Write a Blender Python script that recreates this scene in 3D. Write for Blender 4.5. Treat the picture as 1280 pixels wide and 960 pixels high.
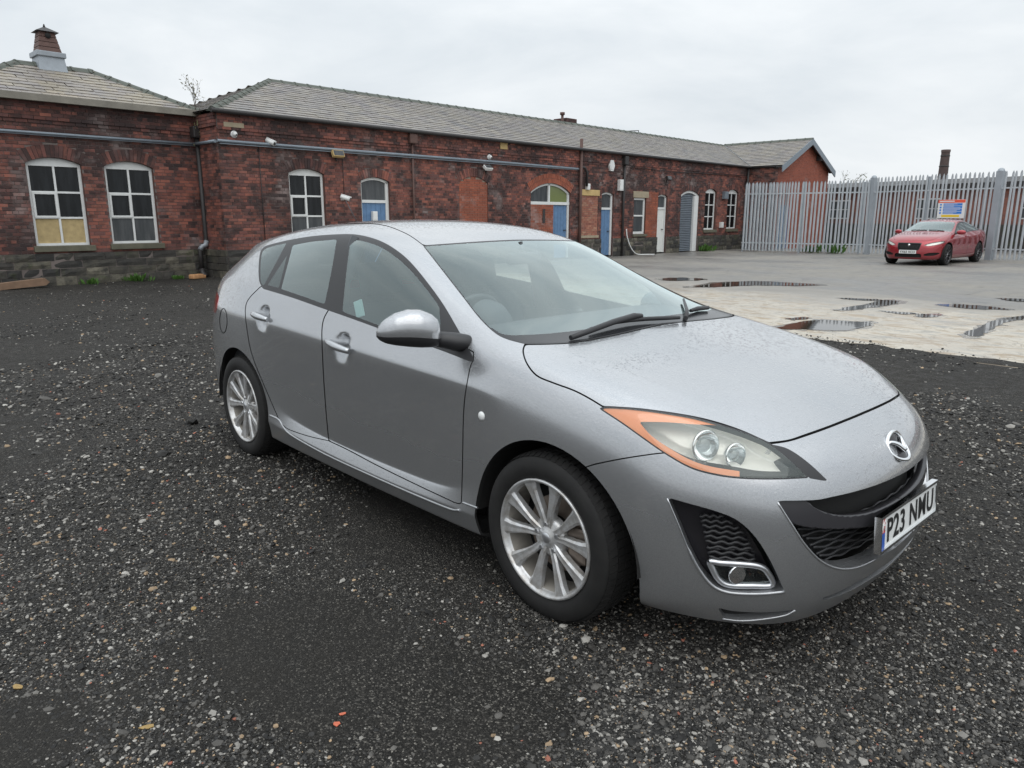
import bpy, bmesh, math, random
import numpy as np
from mathutils import Vector, Matrix

for _o in list(bpy.data.objects):
    bpy.data.objects.remove(_o, do_unlink=True)
SC = bpy.context.scene
COL = SC.collection
random.seed(7)
RNG = np.random.default_rng(7)

# ------------------------------------------------------------------ camera
CAM_F, CAM_YAW, CAM_PITCH, CAM_ROLL = 913.53, 2.392244, 0.223073, 0.001137   # f in px of a 1280 px wide picture
CAM_C = np.array([1.74218, -2.63497, 1.46503])
_cp, _sp = math.cos(CAM_PITCH), math.sin(CAM_PITCH)
CF = np.array([math.cos(CAM_YAW) * _cp, math.sin(CAM_YAW) * _cp, -_sp])
CR = np.array([math.sin(CAM_YAW), -math.cos(CAM_YAW), 0.0])
CU = np.cross(CR, CF)
_c, _s = math.cos(CAM_ROLL), math.sin(CAM_ROLL)
CR, CU = _c * CR + _s * CU, -_s * CR + _c * CU
cam_data = bpy.data.cameras.new('camera')
cam_data.sensor_fit = 'HORIZONTAL'
cam_data.sensor_width = 36.0
cam_data.lens = CAM_F / 1280.0 * 36.0
cam_data.clip_start = 0.05
cam_data.clip_end = 2000.0
cam = bpy.data.objects.new('camera', cam_data)
COL.objects.link(cam)
cam.matrix_world = Matrix(((CR[0], CU[0], -CF[0], CAM_C[0]), (CR[1], CU[1], -CF[1], CAM_C[1]),
                           (CR[2], CU[2], -CF[2], CAM_C[2]), (0, 0, 0, 1)))
SC.camera = cam
SC.render.resolution_x, SC.render.resolution_y = 1024, 768


def px_of(P):
    """3-D points (n,3) to photo pixels (1280 x 960)."""
    d = np.asarray(P, float) - CAM_C
    w = d @ CF
    w = np.where(np.abs(w) < 1e-6, 1e-6, w)
    return np.stack([640 + CAM_F * (d @ CR) / w, 480 - CAM_F * (d @ CU) / w], -1)


def ray(px):
    return CF + CR * (px[0] - 640) / CAM_F - CU * (px[1] - 480) / CAM_F


def on_z(px, z=0.0):
    d = ray(px)
    return CAM_C + d * ((z - CAM_C[2]) / d[2])


def on_y(px, y):
    d = ray(px)
    return CAM_C + d * ((y - CAM_C[1]) / d[1])


# ------------------------------------------------------------------ sky and light (flat overcast day)
SUN_EL, SUN_AZ = math.radians(55), math.radians(-35)      # azimuth measured from +X towards +Y
world = bpy.data.worlds.new('World')
SC.world = world
world.use_nodes = True
wn, wl = world.node_tree.nodes, world.node_tree.links
wn.clear()
_sky = wn.new('ShaderNodeTexSky')
_sky.sky_type = 'NISHITA'
_sky.sun_disc = False
_sky.sun_elevation = SUN_EL
_sky.sun_rotation = math.pi / 2 - SUN_AZ
_sky.air_density = 1.0
_sky.dust_density = 3.0
_hs = wn.new('ShaderNodeHueSaturation')
_hs.inputs['Saturation'].default_value = 0.22
_hs.inputs['Value'].default_value = 1.0
wl.new(_sky.outputs[0], _hs.inputs['Color'])
_tc = wn.new('ShaderNodeTexCoord')
_mp = wn.new('ShaderNodeMapping')
_mp.inputs['Scale'].default_value = (1.0, 1.0, 3.2)
wl.new(_tc.outputs['Generated'], _mp.inputs['Vector'])
_nz = wn.new('ShaderNodeTexNoise')
_nz.inputs['Scale'].default_value = 2.8
_nz.inputs['Detail'].default_value = 6.0
_nz.inputs['Roughness'].default_value = 0.55
_nz.inputs['Distortion'].default_value = 0.35
wl.new(_mp.outputs[0], _nz.inputs['Vector'])
_rp = wn.new('ShaderNodeValToRGB')
_rp.color_ramp.elements[0].position = 0.30
_rp.color_ramp.elements[0].color = (6.6, 7.2, 7.7, 1)
_rp.color_ramp.elements[1].position = 0.70
_rp.color_ramp.elements[1].color = (8.9, 9.25, 9.5, 1)
wl.new(_nz.outputs[0], _rp.inputs[0])
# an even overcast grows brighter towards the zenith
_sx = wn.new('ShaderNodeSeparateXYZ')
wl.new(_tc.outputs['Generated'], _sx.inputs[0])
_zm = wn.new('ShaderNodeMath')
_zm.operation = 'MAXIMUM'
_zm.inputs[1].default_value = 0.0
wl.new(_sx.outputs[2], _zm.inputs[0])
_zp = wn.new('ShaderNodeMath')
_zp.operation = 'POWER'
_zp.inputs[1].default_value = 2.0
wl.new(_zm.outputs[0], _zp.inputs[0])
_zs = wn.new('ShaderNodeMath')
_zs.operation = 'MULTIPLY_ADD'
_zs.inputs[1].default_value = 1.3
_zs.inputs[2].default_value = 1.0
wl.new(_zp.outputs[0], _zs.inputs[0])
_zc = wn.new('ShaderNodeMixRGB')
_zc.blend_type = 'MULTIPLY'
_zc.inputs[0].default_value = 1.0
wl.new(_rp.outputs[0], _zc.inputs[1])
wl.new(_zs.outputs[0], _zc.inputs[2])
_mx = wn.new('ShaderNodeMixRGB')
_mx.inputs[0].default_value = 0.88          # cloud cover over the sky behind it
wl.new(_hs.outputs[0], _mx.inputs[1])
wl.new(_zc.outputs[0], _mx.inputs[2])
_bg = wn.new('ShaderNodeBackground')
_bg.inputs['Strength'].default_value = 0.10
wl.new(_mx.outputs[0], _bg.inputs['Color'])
_wo = wn.new('ShaderNodeOutputWorld')
wl.new(_bg.outputs[0], _wo.inputs['Surface'])

sun_data = bpy.data.lights.new('sun', 'SUN')
sun_data.energy = 0.8
sun_data.angle = math.radians(70)
sun_data.color = (1.0, 0.97, 0.93)
sun = bpy.data.objects.new('sun', sun_data)
COL.objects.link(sun)
_sd = Vector((math.cos(SUN_EL) * math.cos(SUN_AZ), math.cos(SUN_EL) * math.sin(SUN_AZ), math.sin(SUN_EL)))
sun.rotation_euler = _sd.to_track_quat('Z', 'Y').to_euler()
sun.location = (0, 0, 30)

SC.view_settings.view_transform = 'Standard'
SC.view_settings.look = 'None'
SC.view_settings.gamma = 1.0
SC.view_settings.exposure = 0.12
SC.view_settings.use_curve_mapping = False
SC.render.engine = 'CYCLES'
SC.cycles.use_denoising = True
SC.cycles.max_bounces = 8
SC.cycles.transparent_max_bounces = 12
SC.cycles.sample_clamp_indirect = 6.0


# ------------------------------------------------------------------ material helpers
class NT:
    """small wrapper round a node tree"""
    def __init__(self, name):
        self.m = bpy.data.materials.new(name)
        self.m.use_nodes = True
        self.n, self.l = self.m.node_tree.nodes, self.m.node_tree.links
        self.p = self.n['Principled BSDF']
        self.out = self.n['Material Output']

    def new(self, t, **kw):
        o = self.n.new(t)
        for k, v in kw.items():
            setattr(o, k, v)
        return o

    def put(self, sock, v):
        if hasattr(v, 'is_output') or isinstance(v, bpy.types.NodeSocket):
            self.l.new(v, sock)
        else:
            if isinstance(v, (tuple, list)) and len(v) == 3 and sock.type == 'RGBA':
                v = (*v, 1)
            sock.default_value = v

    def set(self, **kw):
        names = dict(color='Base Color', rough='Roughness', metal='Metallic', spec='Specular IOR Level', normal='Normal',
                     coat='Coat Weight', coat_rough='Coat Roughness', trans='Transmission Weight', ior='IOR', alpha='Alpha',
                     coat_normal='Coat Normal')
        for k, v in kw.items():
            self.put(self.p.inputs[names[k]], v)
        return self

    def pos(self, scale=None, obj=False):
        if obj:
            o = self.new('ShaderNodeTexCoord').outputs['Object']
        else:
            o = self.new('ShaderNodeNewGeometry').outputs['Position']
        if scale is not None:
            m = self.new('ShaderNodeMapping')
            m.inputs['Scale'].default_value = scale if isinstance(scale, (tuple, list)) else (scale,) * 3
            self.l.new(o, m.inputs['Vector'])
            o = m.outputs[0]
        return o

    def noise(self, vec, scale=5, detail=4, rough=0.55, dist=0.0, col=False):
        t = self.new('ShaderNodeTexNoise')
        self.l.new(vec, t.inputs['Vector'])
        t.inputs['Scale'].default_value = scale
        t.inputs['Detail'].default_value = detail
        t.inputs['Roughness'].default_value = rough
        t.inputs['Distortion'].default_value = dist
        return t.outputs['Color' if col else 0]

    def vor(self, vec, scale=5, feature='F1', out='Distance', rand=1.0):
        t = self.new('ShaderNodeTexVoronoi', feature=feature)
        self.l.new(vec, t.inputs['Vector'])
        t.inputs['Scale'].default_value = scale
        t.inputs['Randomness'].default_value = rand
        return t.outputs[out]

    def ramp(self, f, stops, interp='LINEAR'):
        r = self.new('ShaderNodeValToRGB')
        r.color_ramp.interpolation = interp
        e = r.color_ramp.elements
        while len(e) < len(stops):
            e.new(0.5)
        for k, (p_, c_) in enumerate(stops):
            e[k].position = p_
            if not isinstance(c_, (tuple, list)):
                c_ = (c_, c_, c_)
            e[k].color = (*c_[:3], 1)
        self.put(r.inputs[0], f)
        return r.outputs[0]

    def mix(self, f, a, b, mode='MIX'):
        m = self.new('ShaderNodeMixRGB', blend_type=mode)
        self.put(m.inputs[0], f)
        self.put(m.inputs[1], a)
        self.put(m.inputs[2], b)
        return m.outputs[0]

    def math(self, op, a, b=0.0, c=None):
        m = self.new('ShaderNodeMath', operation=op)
        self.put(m.inputs[0], a)
        self.put(m.inputs[1], b)
        if c is not None:
            self.put(m.inputs[2], c)
        return m.outputs[0]

    def bump(self, h, strength=0.3, dist=0.01, normal=None):
        b = self.new('ShaderNodeBump')
        b.inputs['Strength'].default_value = strength
        b.inputs['Distance'].default_value = dist
        self.l.new(h, b.inputs['Height'])
        if normal is not None:
            self.l.new(normal, b.inputs['Normal'])
        return b.outputs[0]

    def rnd(self):
        """random number of a piece: face attribute of joined pieces + random of single pieces"""
        a = self.new('ShaderNodeAttribute', attribute_name='rnd')
        o = self.new('ShaderNodeObjectInfo')
        s = self.math('ADD', a.outputs['Fac'], o.outputs['Random'])
        return self.math('FRACT', s)

    def attr(self, name, out='Fac'):
        return self.new('ShaderNodeAttribute', attribute_name=name).outputs[out]


def simple_mat(name, color, rough=0.5, metal=0.0, spec=0.5, bump=0.0, bscale=40, vary=0.0, vscale=3.0):
    t = NT(name)
    t.set(rough=rough, metal=metal, spec=spec)
    if vary > 0:
        n = t.noise(t.pos(), vscale, 5)
        t.set(color=t.mix(n, tuple(c * (1 - vary) for c in color), tuple(min(1, c * (1 + vary)) for c in color)))
    else:
        t.set(color=color)
    if bump > 0:
        t.set(normal=t.bump(t.noise(t.pos(), bscale, 4), bump, 0.005))
    return t.m


# ------------------------------------------------------------------ object helpers
def tag(o, label=None, cat=None, group=None, kind=None):
    if label:
        o['label'] = label
    if cat:
        o['category'] = cat
    if group:
        o['group'] = group
    if kind:
        o['kind'] = kind
    return o


def empty(name, loc=(0, 0, 0), rz=0.0, parent=None):
    o = bpy.data.objects.new(name, None)
    o.empty_display_size = 0.2
    COL.objects.link(o)
    o.location = loc
    o.rotation_euler = (0, 0, rz)
    if parent:
        o.parent = parent
    return o


def link(name, me, mats=None, parent=None):
    o = bpy.data.objects.new(name, me)
    COL.objects.link(o)
    if parent:
        o.parent = parent
    if mats is not None and len(me.materials) == 0:
        for m in (mats if isinstance(mats, (list, tuple)) else [mats]):
            me.materials.append(m)
    return o


def mesh_from(name, V, F, smooth=False, rnd=None, mi=None):
    me = bpy.data.meshes.new(name)
    me.from_pydata([tuple(map(float, v)) for v in V], [], [tuple(int(i) for i in f) for f in F])
    if rnd is not None:
        a = me.attributes.new('rnd', 'FLOAT', 'FACE')
        a.data.foreach_set('value', np.asarray(rnd, np.float32))
    if mi is not None:
        me.polygons.foreach_set('material_index', np.asarray(mi, np.int32))
    if smooth:
        me.polygons.foreach_set('use_smooth', np.ones(len(me.polygons), bool))
    me.update()
    return me


class MB:
    """collects simple solids and links them as one mesh"""
    def __init__(self):
        self.V, self.F, self.R, self.S, self.I = [], [], [], [], []
        self.mi = 0

    def add(self, V, F, r=0.0, smooth=False):
        b = len(self.V)
        self.V.extend([tuple(v) for v in V])
        for f in F:
            self.F.append(tuple(b + i for i in f))
            self.R.append(r)
            self.S.append(smooth)
            self.I.append(self.mi)
        return self

    def box(self, x0, x1, y0, y1, z0, z1, r=0.0, skip=()):
        V = [(x0, y0, z0), (x1, y0, z0), (x1, y1, z0), (x0, y1, z0), (x0, y0, z1), (x1, y0, z1), (x1, y1, z1), (x0, y1, z1)]
        F = {'b': (3, 2, 1, 0), 't': (4, 5, 6, 7), 'f': (0, 1, 5, 4), 'r': (1, 2, 6, 5), 'k': (2, 3, 7, 6), 'l': (3, 0, 4, 7)}
        return self.add(V, [F[k] for k in F if k not in skip], r)

    def bbox(self, x0, x1, y0, y1, z0, z1, b=0.01, r=0.0):
        """bevelled box"""
        V, F = [], []
        bm = bmesh.new()
        bmesh.ops.create_cube(bm, size=1.0, matrix=Matrix.Translation(((x0 + x1) / 2, (y0 + y1) / 2, (z0 + z1) / 2)) @ Matrix.Diagonal((x1 - x0, y1 - y0, z1 - z0, 1)))
        bmesh.ops.bevel(bm, geom=bm.edges[:], offset=b, segments=2, affect='EDGES', profile=0.6)
        bm.verts.index_update()
        V = [v.co[:] for v in bm.verts]
        F = [[v.index for v in f.verts] for f in bm.faces]
        bm.free()
        return self.add(V, F, r)

    def prism(self, poly, axis, a, b, r=0.0):
        """closed prism: 2-D polygon in the two other axes, from a to b along axis"""
        n = len(poly)
        def P(p, t):
            if axis == 'y':
                return (p[0], t, p[1])
            if axis == 'x':
                return (t, p[0], p[1])
            return (p[0], p[1], t)
        V = [P(p, a) for p in poly] + [P(p, b) for p in poly]
        F = [tuple(range(n)), tuple(range(2 * n - 1, n - 1, -1))]
        F += [(i, i + n, (i + 1) % n + n, (i + 1) % n) for i in range(n)]
        return self.add(V, F, r)

    def tube(self, pts, rad, n=8, cap=True, r=0.0, smooth=True):
        pts = [np.array(p_, float) for p_ in pts]
        rads = rad if isinstance(rad, (list, tuple, np.ndarray)) else [rad] * len(pts)
        V, F = [], []
        prev = None
        for i, p_ in enumerate(pts):
            t = pts[min(i + 1, len(pts) - 1)] - pts[max(i - 1, 0)]
            t = t / (np.linalg.norm(t) + 1e-9)
            if prev is None:
                a = np.array([0, 0, 1.0]) if abs(t[2]) < 0.9 else np.array([1.0, 0, 0])
            else:
                a = prev
            u = np.cross(t, a)
            u /= np.linalg.norm(u) + 1e-9
            w = np.cross(u, t)
            prev = w
            for k in range(n):
                an = 2 * math.pi * k / n
                V.append(p_ + rads[i] * (math.cos(an) * u + math.sin(an) * w))
        for i in range(len(pts) - 1):
            for k in range(n):
                F.append((i * n + k, i * n + (k + 1) % n, (i + 1) * n + (k + 1) % n, (i + 1) * n + k))
        self.add(V, F, r, smooth)
        if cap:
            b = len(self.V) - len(V)
            self.F.append(tuple(b + k for k in range(n - 1, -1, -1)))
            self.F.append(tuple(b + (len(pts) - 1) * n + k for k in range(n)))
            self.R += [r, r]
            self.S += [False, False]
            self.I += [self.mi, self.mi]
        return self

    def lathe(self, prof, n=48, axis='y', c=(0, 0, 0), r=0.0, smooth=True, closed=False):
        """profile list of (radius, along) turned round an axis through c"""
        V, F = [], []
        m = len(prof)
        for k in range(n):
            a = 2 * math.pi * k / n
            for (q, h) in prof:
                if axis == 'y':
                    V.append((c[0] + q * math.cos(a), c[1] + h, c[2] + q * math.sin(a)))
                elif axis == 'x':
                    V.append((c[0] + h, c[1] + q * math.cos(a), c[2] + q * math.sin(a)))
                else:
                    V.append((c[0] + q * math.cos(a), c[1] + q * math.sin(a), c[2] + h))
        for k in range(n):
            for i in range(m - 1 + (1 if closed else 0)):
                j = (i + 1) % m
                F.append((k * m + i, ((k + 1) % n) * m + i, ((k + 1) % n) * m + j, k * m + j))
        return self.add(V, F, r, smooth)

    def build(self, name, mats, parent=None, fix=True):
        me = mesh_from(name, self.V, self.F, rnd=self.R, mi=self.I)
        me.polygons.foreach_set('use_smooth', np.array(self.S, bool))
        if fix:
            bm = bmesh.new()
            bm.from_mesh(me)
            bmesh.ops.recalc_face_normals(bm, faces=bm.faces[:])
            bm.to_mesh(me)
            bm.free()
        return link(name, me, mats, parent)


def cat_rom(P, n=8, closed=False):
    P = np.asarray(P, float)
    if len(P) < 3 and not closed:
        return P
    out = []
    N = len(P)
    segs = N if closed else N - 1
    for i in range(segs):
        if closed:
            a, b, c, d = P[(i - 1) % N], P[i], P[(i + 1) % N], P[(i + 2) % N]
        else:
            a, b, c, d = P[max(i - 1, 0)], P[i], P[i + 1], P[min(i + 2, N - 1)]
            if i == 0:
                a = 2 * b - c
            if i == N - 2:
                d = 2 * c - b
        for t in np.arange(n) / n:
            out.append(0.5 * ((2 * b) + (c - a) * t + (2 * a - 5 * b + 4 * c - d) * t * t + (-a + 3 * b - 3 * c + d) * t ** 3))
    if not closed:
        out.append(P[-1])
    return np.array(out)


def outline(*segs, n=6):
    """closed outline from smooth runs that meet at corners"""
    out = []
    for s in segs:
        c = cat_rom(s, n) if len(s) > 2 else np.asarray(s, float)
        out.extend(list(c))
    res = [out[0]]
    for p_ in out[1:]:
        if np.linalg.norm(p_ - res[-1]) > 1e-6:
            res.append(p_)
    if np.linalg.norm(res[0] - res[-1]) < 1e-6:
        res.pop()
    return np.array(res)


def sdf(poly, Q):
    """signed distance (negative inside) of 2-D points Q to a closed polygon"""
    Q = np.asarray(Q, float)
    poly = np.asarray(poly, float)
    out = np.full(len(Q), 1e9)
    inside = np.zeros(len(Q), bool)
    A, B = poly, np.roll(poly, -1, 0)
    for a, b in zip(A, B):
        ab = b - a
        L2 = ab @ ab + 1e-12
        t = np.clip(((Q - a) @ ab) / L2, 0, 1)
        d = np.hypot(Q[:, 0] - a[0] - t * ab[0], Q[:, 1] - a[1] - t * ab[1])
        out = np.minimum(out, d)
        cond = (a[1] > Q[:, 1]) != (b[1] > Q[:, 1])
        with np.errstate(divide='ignore', invalid='ignore'):
            xi = a[0] + (Q[:, 1] - a[1]) * (ab[0]) / (ab[1] if abs(ab[1]) > 1e-12 else 1e-12)
        inside ^= cond & (Q[:, 0] < xi)
    return np.where(inside, -out, out)


def copy_obj(o, parent=None):
    c = o.copy()
    COL.objects.link(c)
    c.parent = parent
    for ch in [x for x in bpy.data.objects if x.parent == o]:
        copy_obj(ch, c)
    return c
M = {}
# ------------------------------------------------------------------ car materials
def drops_height(t, scale=150.0, amount=0.55):
    """small rain beads as a height field"""
    v = t.new('ShaderNodeTexVoronoi', feature='F1')
    t.l.new(t.pos(obj=True), v.inputs['Vector'])
    v.inputs['Scale'].default_value = scale
    sep = t.new('ShaderNodeSeparateColor')
    t.l.new(v.outputs['Color'], sep.inputs[0])
    lim = t.math('MULTIPLY', sep.outputs[0], amount)             # every cell its own bead size
    h = t.math('SUBTRACT', lim, v.outputs['Distance'])
    h = t.math('MAXIMUM', h, 0.0)
    return t.math('SQRT', h)


def paint_mat(name, c0, c1, metal=0.78, rough=0.25, drops=True):
    t = NT(name)
    fl = t.vor(t.pos(scale=900, obj=True), 1.0, out='Color')
    sp = t.new('ShaderNodeSeparateColor')
    t.l.new(fl, sp.inputs[0])
    col = t.mix(sp.outputs[0], c0, c1)
    dirt = t.noise(t.pos(obj=True), 2.5, 3, 0.5)
    dm = t.ramp(dirt, [(0.45, 0.0), (0.75, 0.25)])
    # road film low down on the sides
    z = t.new('ShaderNodeSeparateXYZ')
    t.l.new(t.pos(obj=True), z.inputs[0])
    film = t.ramp(t.math('ADD', z.outputs[2], t.math('MULTIPLY', t.math('SUBTRACT', dirt, 0.5), 0.25)), [(0.18, 0.5), (0.60, 0.0)])
    dirtf = t.math('MAXIMUM', t.math('MULTIPLY', dm, 0.35), film)
    col = t.mix(t.math('MULTIPLY', dirtf, 0.5), col, (0.10, 0.095, 0.09))
    t.set(color=col, metal=metal, coat=1.0)
    t.set(rough=t.math('ADD', rough, t.math('MULTIPLY', dirtf, 0.25)))
    t.set(coat_rough=t.math('ADD', 0.045, t.math('MULTIPLY', dirtf, 0.35)))
    if drops:
        g = t.new('ShaderNodeNewGeometry')
        s = t.new('ShaderNodeSeparateXYZ')
        t.l.new(g.outputs['Normal'], s.inputs[0])
        up = t.ramp(s.outputs[2], [(0.15, 0.0), (0.7, 1.0)])
        h = t.math('MULTIPLY', drops_height(t, 95.0, 0.60), up)
        nb = t.bump(h, 1.0, 0.009)
        t.set(coat_normal=nb)
    return t.m


def glass_mat(name, tint, body=0.0, body_col=(0.02, 0.02, 0.02), drops=60.0, rough=0.0, gain=1.3):
    """thin pane: clear layer + mirror layer by angle; body > 0 adds a solid tint"""
    t = NT(name)
    t.n.remove(t.p)
    tr = t.new('ShaderNodeBsdfTransparent')
    tr.inputs[0].default_value = (*tint, 1)
    gl = t.new('ShaderNodeBsdfGlossy')
    gl.inputs['Color'].default_value = (0.90, 1.0, 0.99, 1)
    gl.inputs['Roughness'].default_value = rough
    base = tr.outputs[0]
    if body > 0:
        df = t.new('ShaderNodeBsdfDiffuse')
        df.inputs[0].default_value = (*body_col, 1)
        m0 = t.new('ShaderNodeMixShader')
        m0.inputs[0].default_value = body
        t.l.new(tr.outputs[0], m0.inputs[1])
        t.l.new(df.outputs[0], m0.inputs[2])
        base = m0.outputs[0]
    geo = t.new('ShaderNodeNewGeometry')
    dt = t.new('ShaderNodeVectorMath', operation='DOT_PRODUCT')
    t.l.new(geo.outputs['Incoming'], dt.inputs[0])
    t.l.new(geo.outputs['Normal'], dt.inputs[1])
    c = t.math('SUBTRACT', 1.0, t.math('ABSOLUTE', dt.outputs['Value']))
    fr = t.math('MULTIPLY_ADD', t.math('POWER', c, 4.5), 0.94, 0.06)
    if drops:
        h = drops_height(t, drops, 0.5)
        n = t.bump(h, 0.25, 0.003)
        t.l.new(n, gl.inputs['Normal'])
        t.l.new(n, dt.inputs[1])
    f = t.math('MINIMUM', t.math('MULTIPLY', fr, gain), 1.0)
    mx = t.new('ShaderNodeMixShader')
    t.l.new(f, mx.inputs[0])
    t.l.new(base, mx.inputs[1])
    t.l.new(gl.outputs[0], mx.inputs[2])
    t.l.new(mx.outputs[0], t.out.inputs['Surface'])
    return t.m



M['grey_paint'] = paint_mat('grey_metallic_paint', (0.36, 0.37, 0.385), (0.50, 0.51, 0.525))
M['red_paint'] = paint_mat('red_metallic_paint', (0.25, 0.006, 0.014), (0.36, 0.011, 0.022), metal=0.40, drops=False)
M['screen'] = glass_mat('windscreen_glass', (0.88, 0.95, 0.945), 0.05, (0.40, 0.50, 0.50), 0, gain=1.75)
M['side_glass'] = glass_mat('side_glass', (0.72, 0.80, 0.79), 0.06, (0.22, 0.30, 0.30), 0, gain=2.2)
M['dark_glass'] = glass_mat('dark_glass', (0.10, 0.11, 0.12), 0.35, (0.015, 0.016, 0.018), 160.0)
M['lens'] = glass_mat('lamp_lens', (0.97, 0.97, 0.94), 0.03, (0.5, 0.48, 0.42), 0)
M['trim'] = simple_mat('black_plastic', (0.022, 0.022, 0.024), 0.42, bump=0.08, bscale=300)
M['gloss_trim'] = simple_mat('black_gloss_trim', (0.018, 0.017, 0.020), 0.16)
M['void'] = simple_mat('black_liner', (0.010, 0.010, 0.010), 0.85)
M['chrome'] = simple_mat('chrome', (0.82, 0.83, 0.84), 0.10, 1.0)
M['satin'] = simple_mat('satin_silver', (0.60, 0.61, 0.63), 0.30, 0.9)
M['amber'] = NT('amber_lens').set(color=(0.72, 0.22, 0.06), rough=0.12, spec=0.6, coat=0.6).m
M['red_lens'] = NT('red_lens').set(color=(0.45, 0.015, 0.02), rough=0.08, spec=0.6, coat=1.0).m
M['plate'] = simple_mat('plate_white', (0.74, 0.75, 0.74), 0.35)
M['ink'] = simple_mat('plate_black', (0.012, 0.012, 0.012), 0.5)
M['blue_ink'] = simple_mat('plate_blue', (0.03, 0.10, 0.42), 0.45)
M['red_ink'] = simple_mat('plate_red', (0.55, 0.05, 0.05), 0.45)
M['cloth'] = simple_mat('seat_cloth', (0.035, 0.036, 0.040), 0.9, bump=0.3, bscale=220)
M['dash'] = simple_mat('dashboard_plastic', (0.05, 0.055, 0.06), 0.6, bump=0.2, bscale=260)
M['pale_lining'] = simple_mat('headlining', (0.30, 0.31, 0.31), 0.9)
M['sticker'] = simple_mat('paper_sticker', (0.55, 0.78, 0.76), 0.6)

_t = NT('tyre_rubber')
_n = _t.noise(_t.pos(obj=True), 18, 5)
_t.set(color=_t.mix(_n, (0.007, 0.007, 0.0075), (0.022, 0.021, 0.020)), rough=0.72, spec=0.35)
_t.set(normal=_t.bump(_t.noise(_t.pos(obj=True), 160, 3), 0.15, 0.003))
M['tyre'] = _t.m
_t = NT('alloy_paint')
_n = _t.noise(_t.pos(obj=True), 22, 6, 0.7)
_t.set(color=_t.mix(_t.ramp(_n, [(0.42, 0.0), (0.72, 0.85)]), (0.56, 0.565, 0.57), (0.28, 0.25, 0.21)), rough=0.30, metal=0.55, spec=0.5)
M['alloy'] = _t.m
_t = NT('brake_disc')
_t.set(color=(0.24, 0.20, 0.17), rough=0.45, metal=0.8)
M['disc'] = _t.m
# ------------------------------------------------------------------ ground: gravel yard, pale concrete pad, worn asphalt
def ground_material():
    t = NT('worn_asphalt')
    P = t.pos()
    n1 = t.noise(P, 0.35, 6, 0.6)
    n2 = t.noise(P, 3.0, 6, 0.65)
    n3 = t.noise(P, 60, 3)
    a = t.mix(t.ramp(n1, [(0.38, 0), (0.62, 1)]), (0.135, 0.128, 0.118), (0.23, 0.212, 0.182))
    a = t.mix(t.ramp(n2, [(0.45, 0), (0.75, 0.7)]), a, (0.085, 0.082, 0.078))
    a = t.mix(t.math('MULTIPLY', n3, 0.35), a, (0.26, 0.25, 0.235))
    cr = t.vor(P, 0.55, 'DISTANCE_TO_EDGE')
    a = t.mix(t.math('MULTIPLY', t.ramp(cr, [(0.0, 0.7), (0.012, 0.0)]), t.ramp(n2, [(0.45, 0.0), (0.6, 1.0)])), a, (0.04, 0.04, 0.04))
    t.set(color=a, rough=t.ramp(n1, [(0.40, 0.34), (0.58, 0.72)]), spec=0.5)
    t.set(normal=t.bump(t.math('ADD', n3, t.math('MULTIPLY', n2, 1.5)), 0.35, 0.012))
    return t.m


def gravel_base_material():
    t = NT('dark_planings')
    P = t.pos()
    n1 = t.noise(P, 0.55, 5, 0.6)
    n2 = t.noise(P, 9.0, 5, 0.65)
    v = t.new('ShaderNodeTexVoronoi', feature='F1')
    t.l.new(P, v.inputs['Vector'])
    v.inputs['Scale'].default_value = 190.0
    sp = t.new('ShaderNodeSeparateColor')
    t.l.new(v.outputs['Color'], sp.inputs[0])
    stone = t.ramp(sp.outputs[0], [(0.0, (0.007, 0.0068, 0.0062)), (0.55, (0.022, 0.0208, 0.019)), (0.82, (0.056, 0.052, 0.046)), (0.95, (0.15, 0.14, 0.125)), (1.0, (0.32, 0.30, 0.26))])
    mud = t.mix(n2, (0.016, 0.0152, 0.014), (0.042, 0.039, 0.0345))
    fine = t.ramp(n1, [(0.40, 0.75), (0.62, 0.15)])
    t.set(color=t.mix(fine, stone, mud), rough=t.ramp(n2, [(0.35, 0.60), (0.65, 0.90)]), spec=0.18)
    h = t.math('SUBTRACT', t.math('MULTIPLY', n2, 0.8), v.outputs['Distance'])
    t.set(normal=t.bump(h, 0.8, 0.010))
    return t.m


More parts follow.
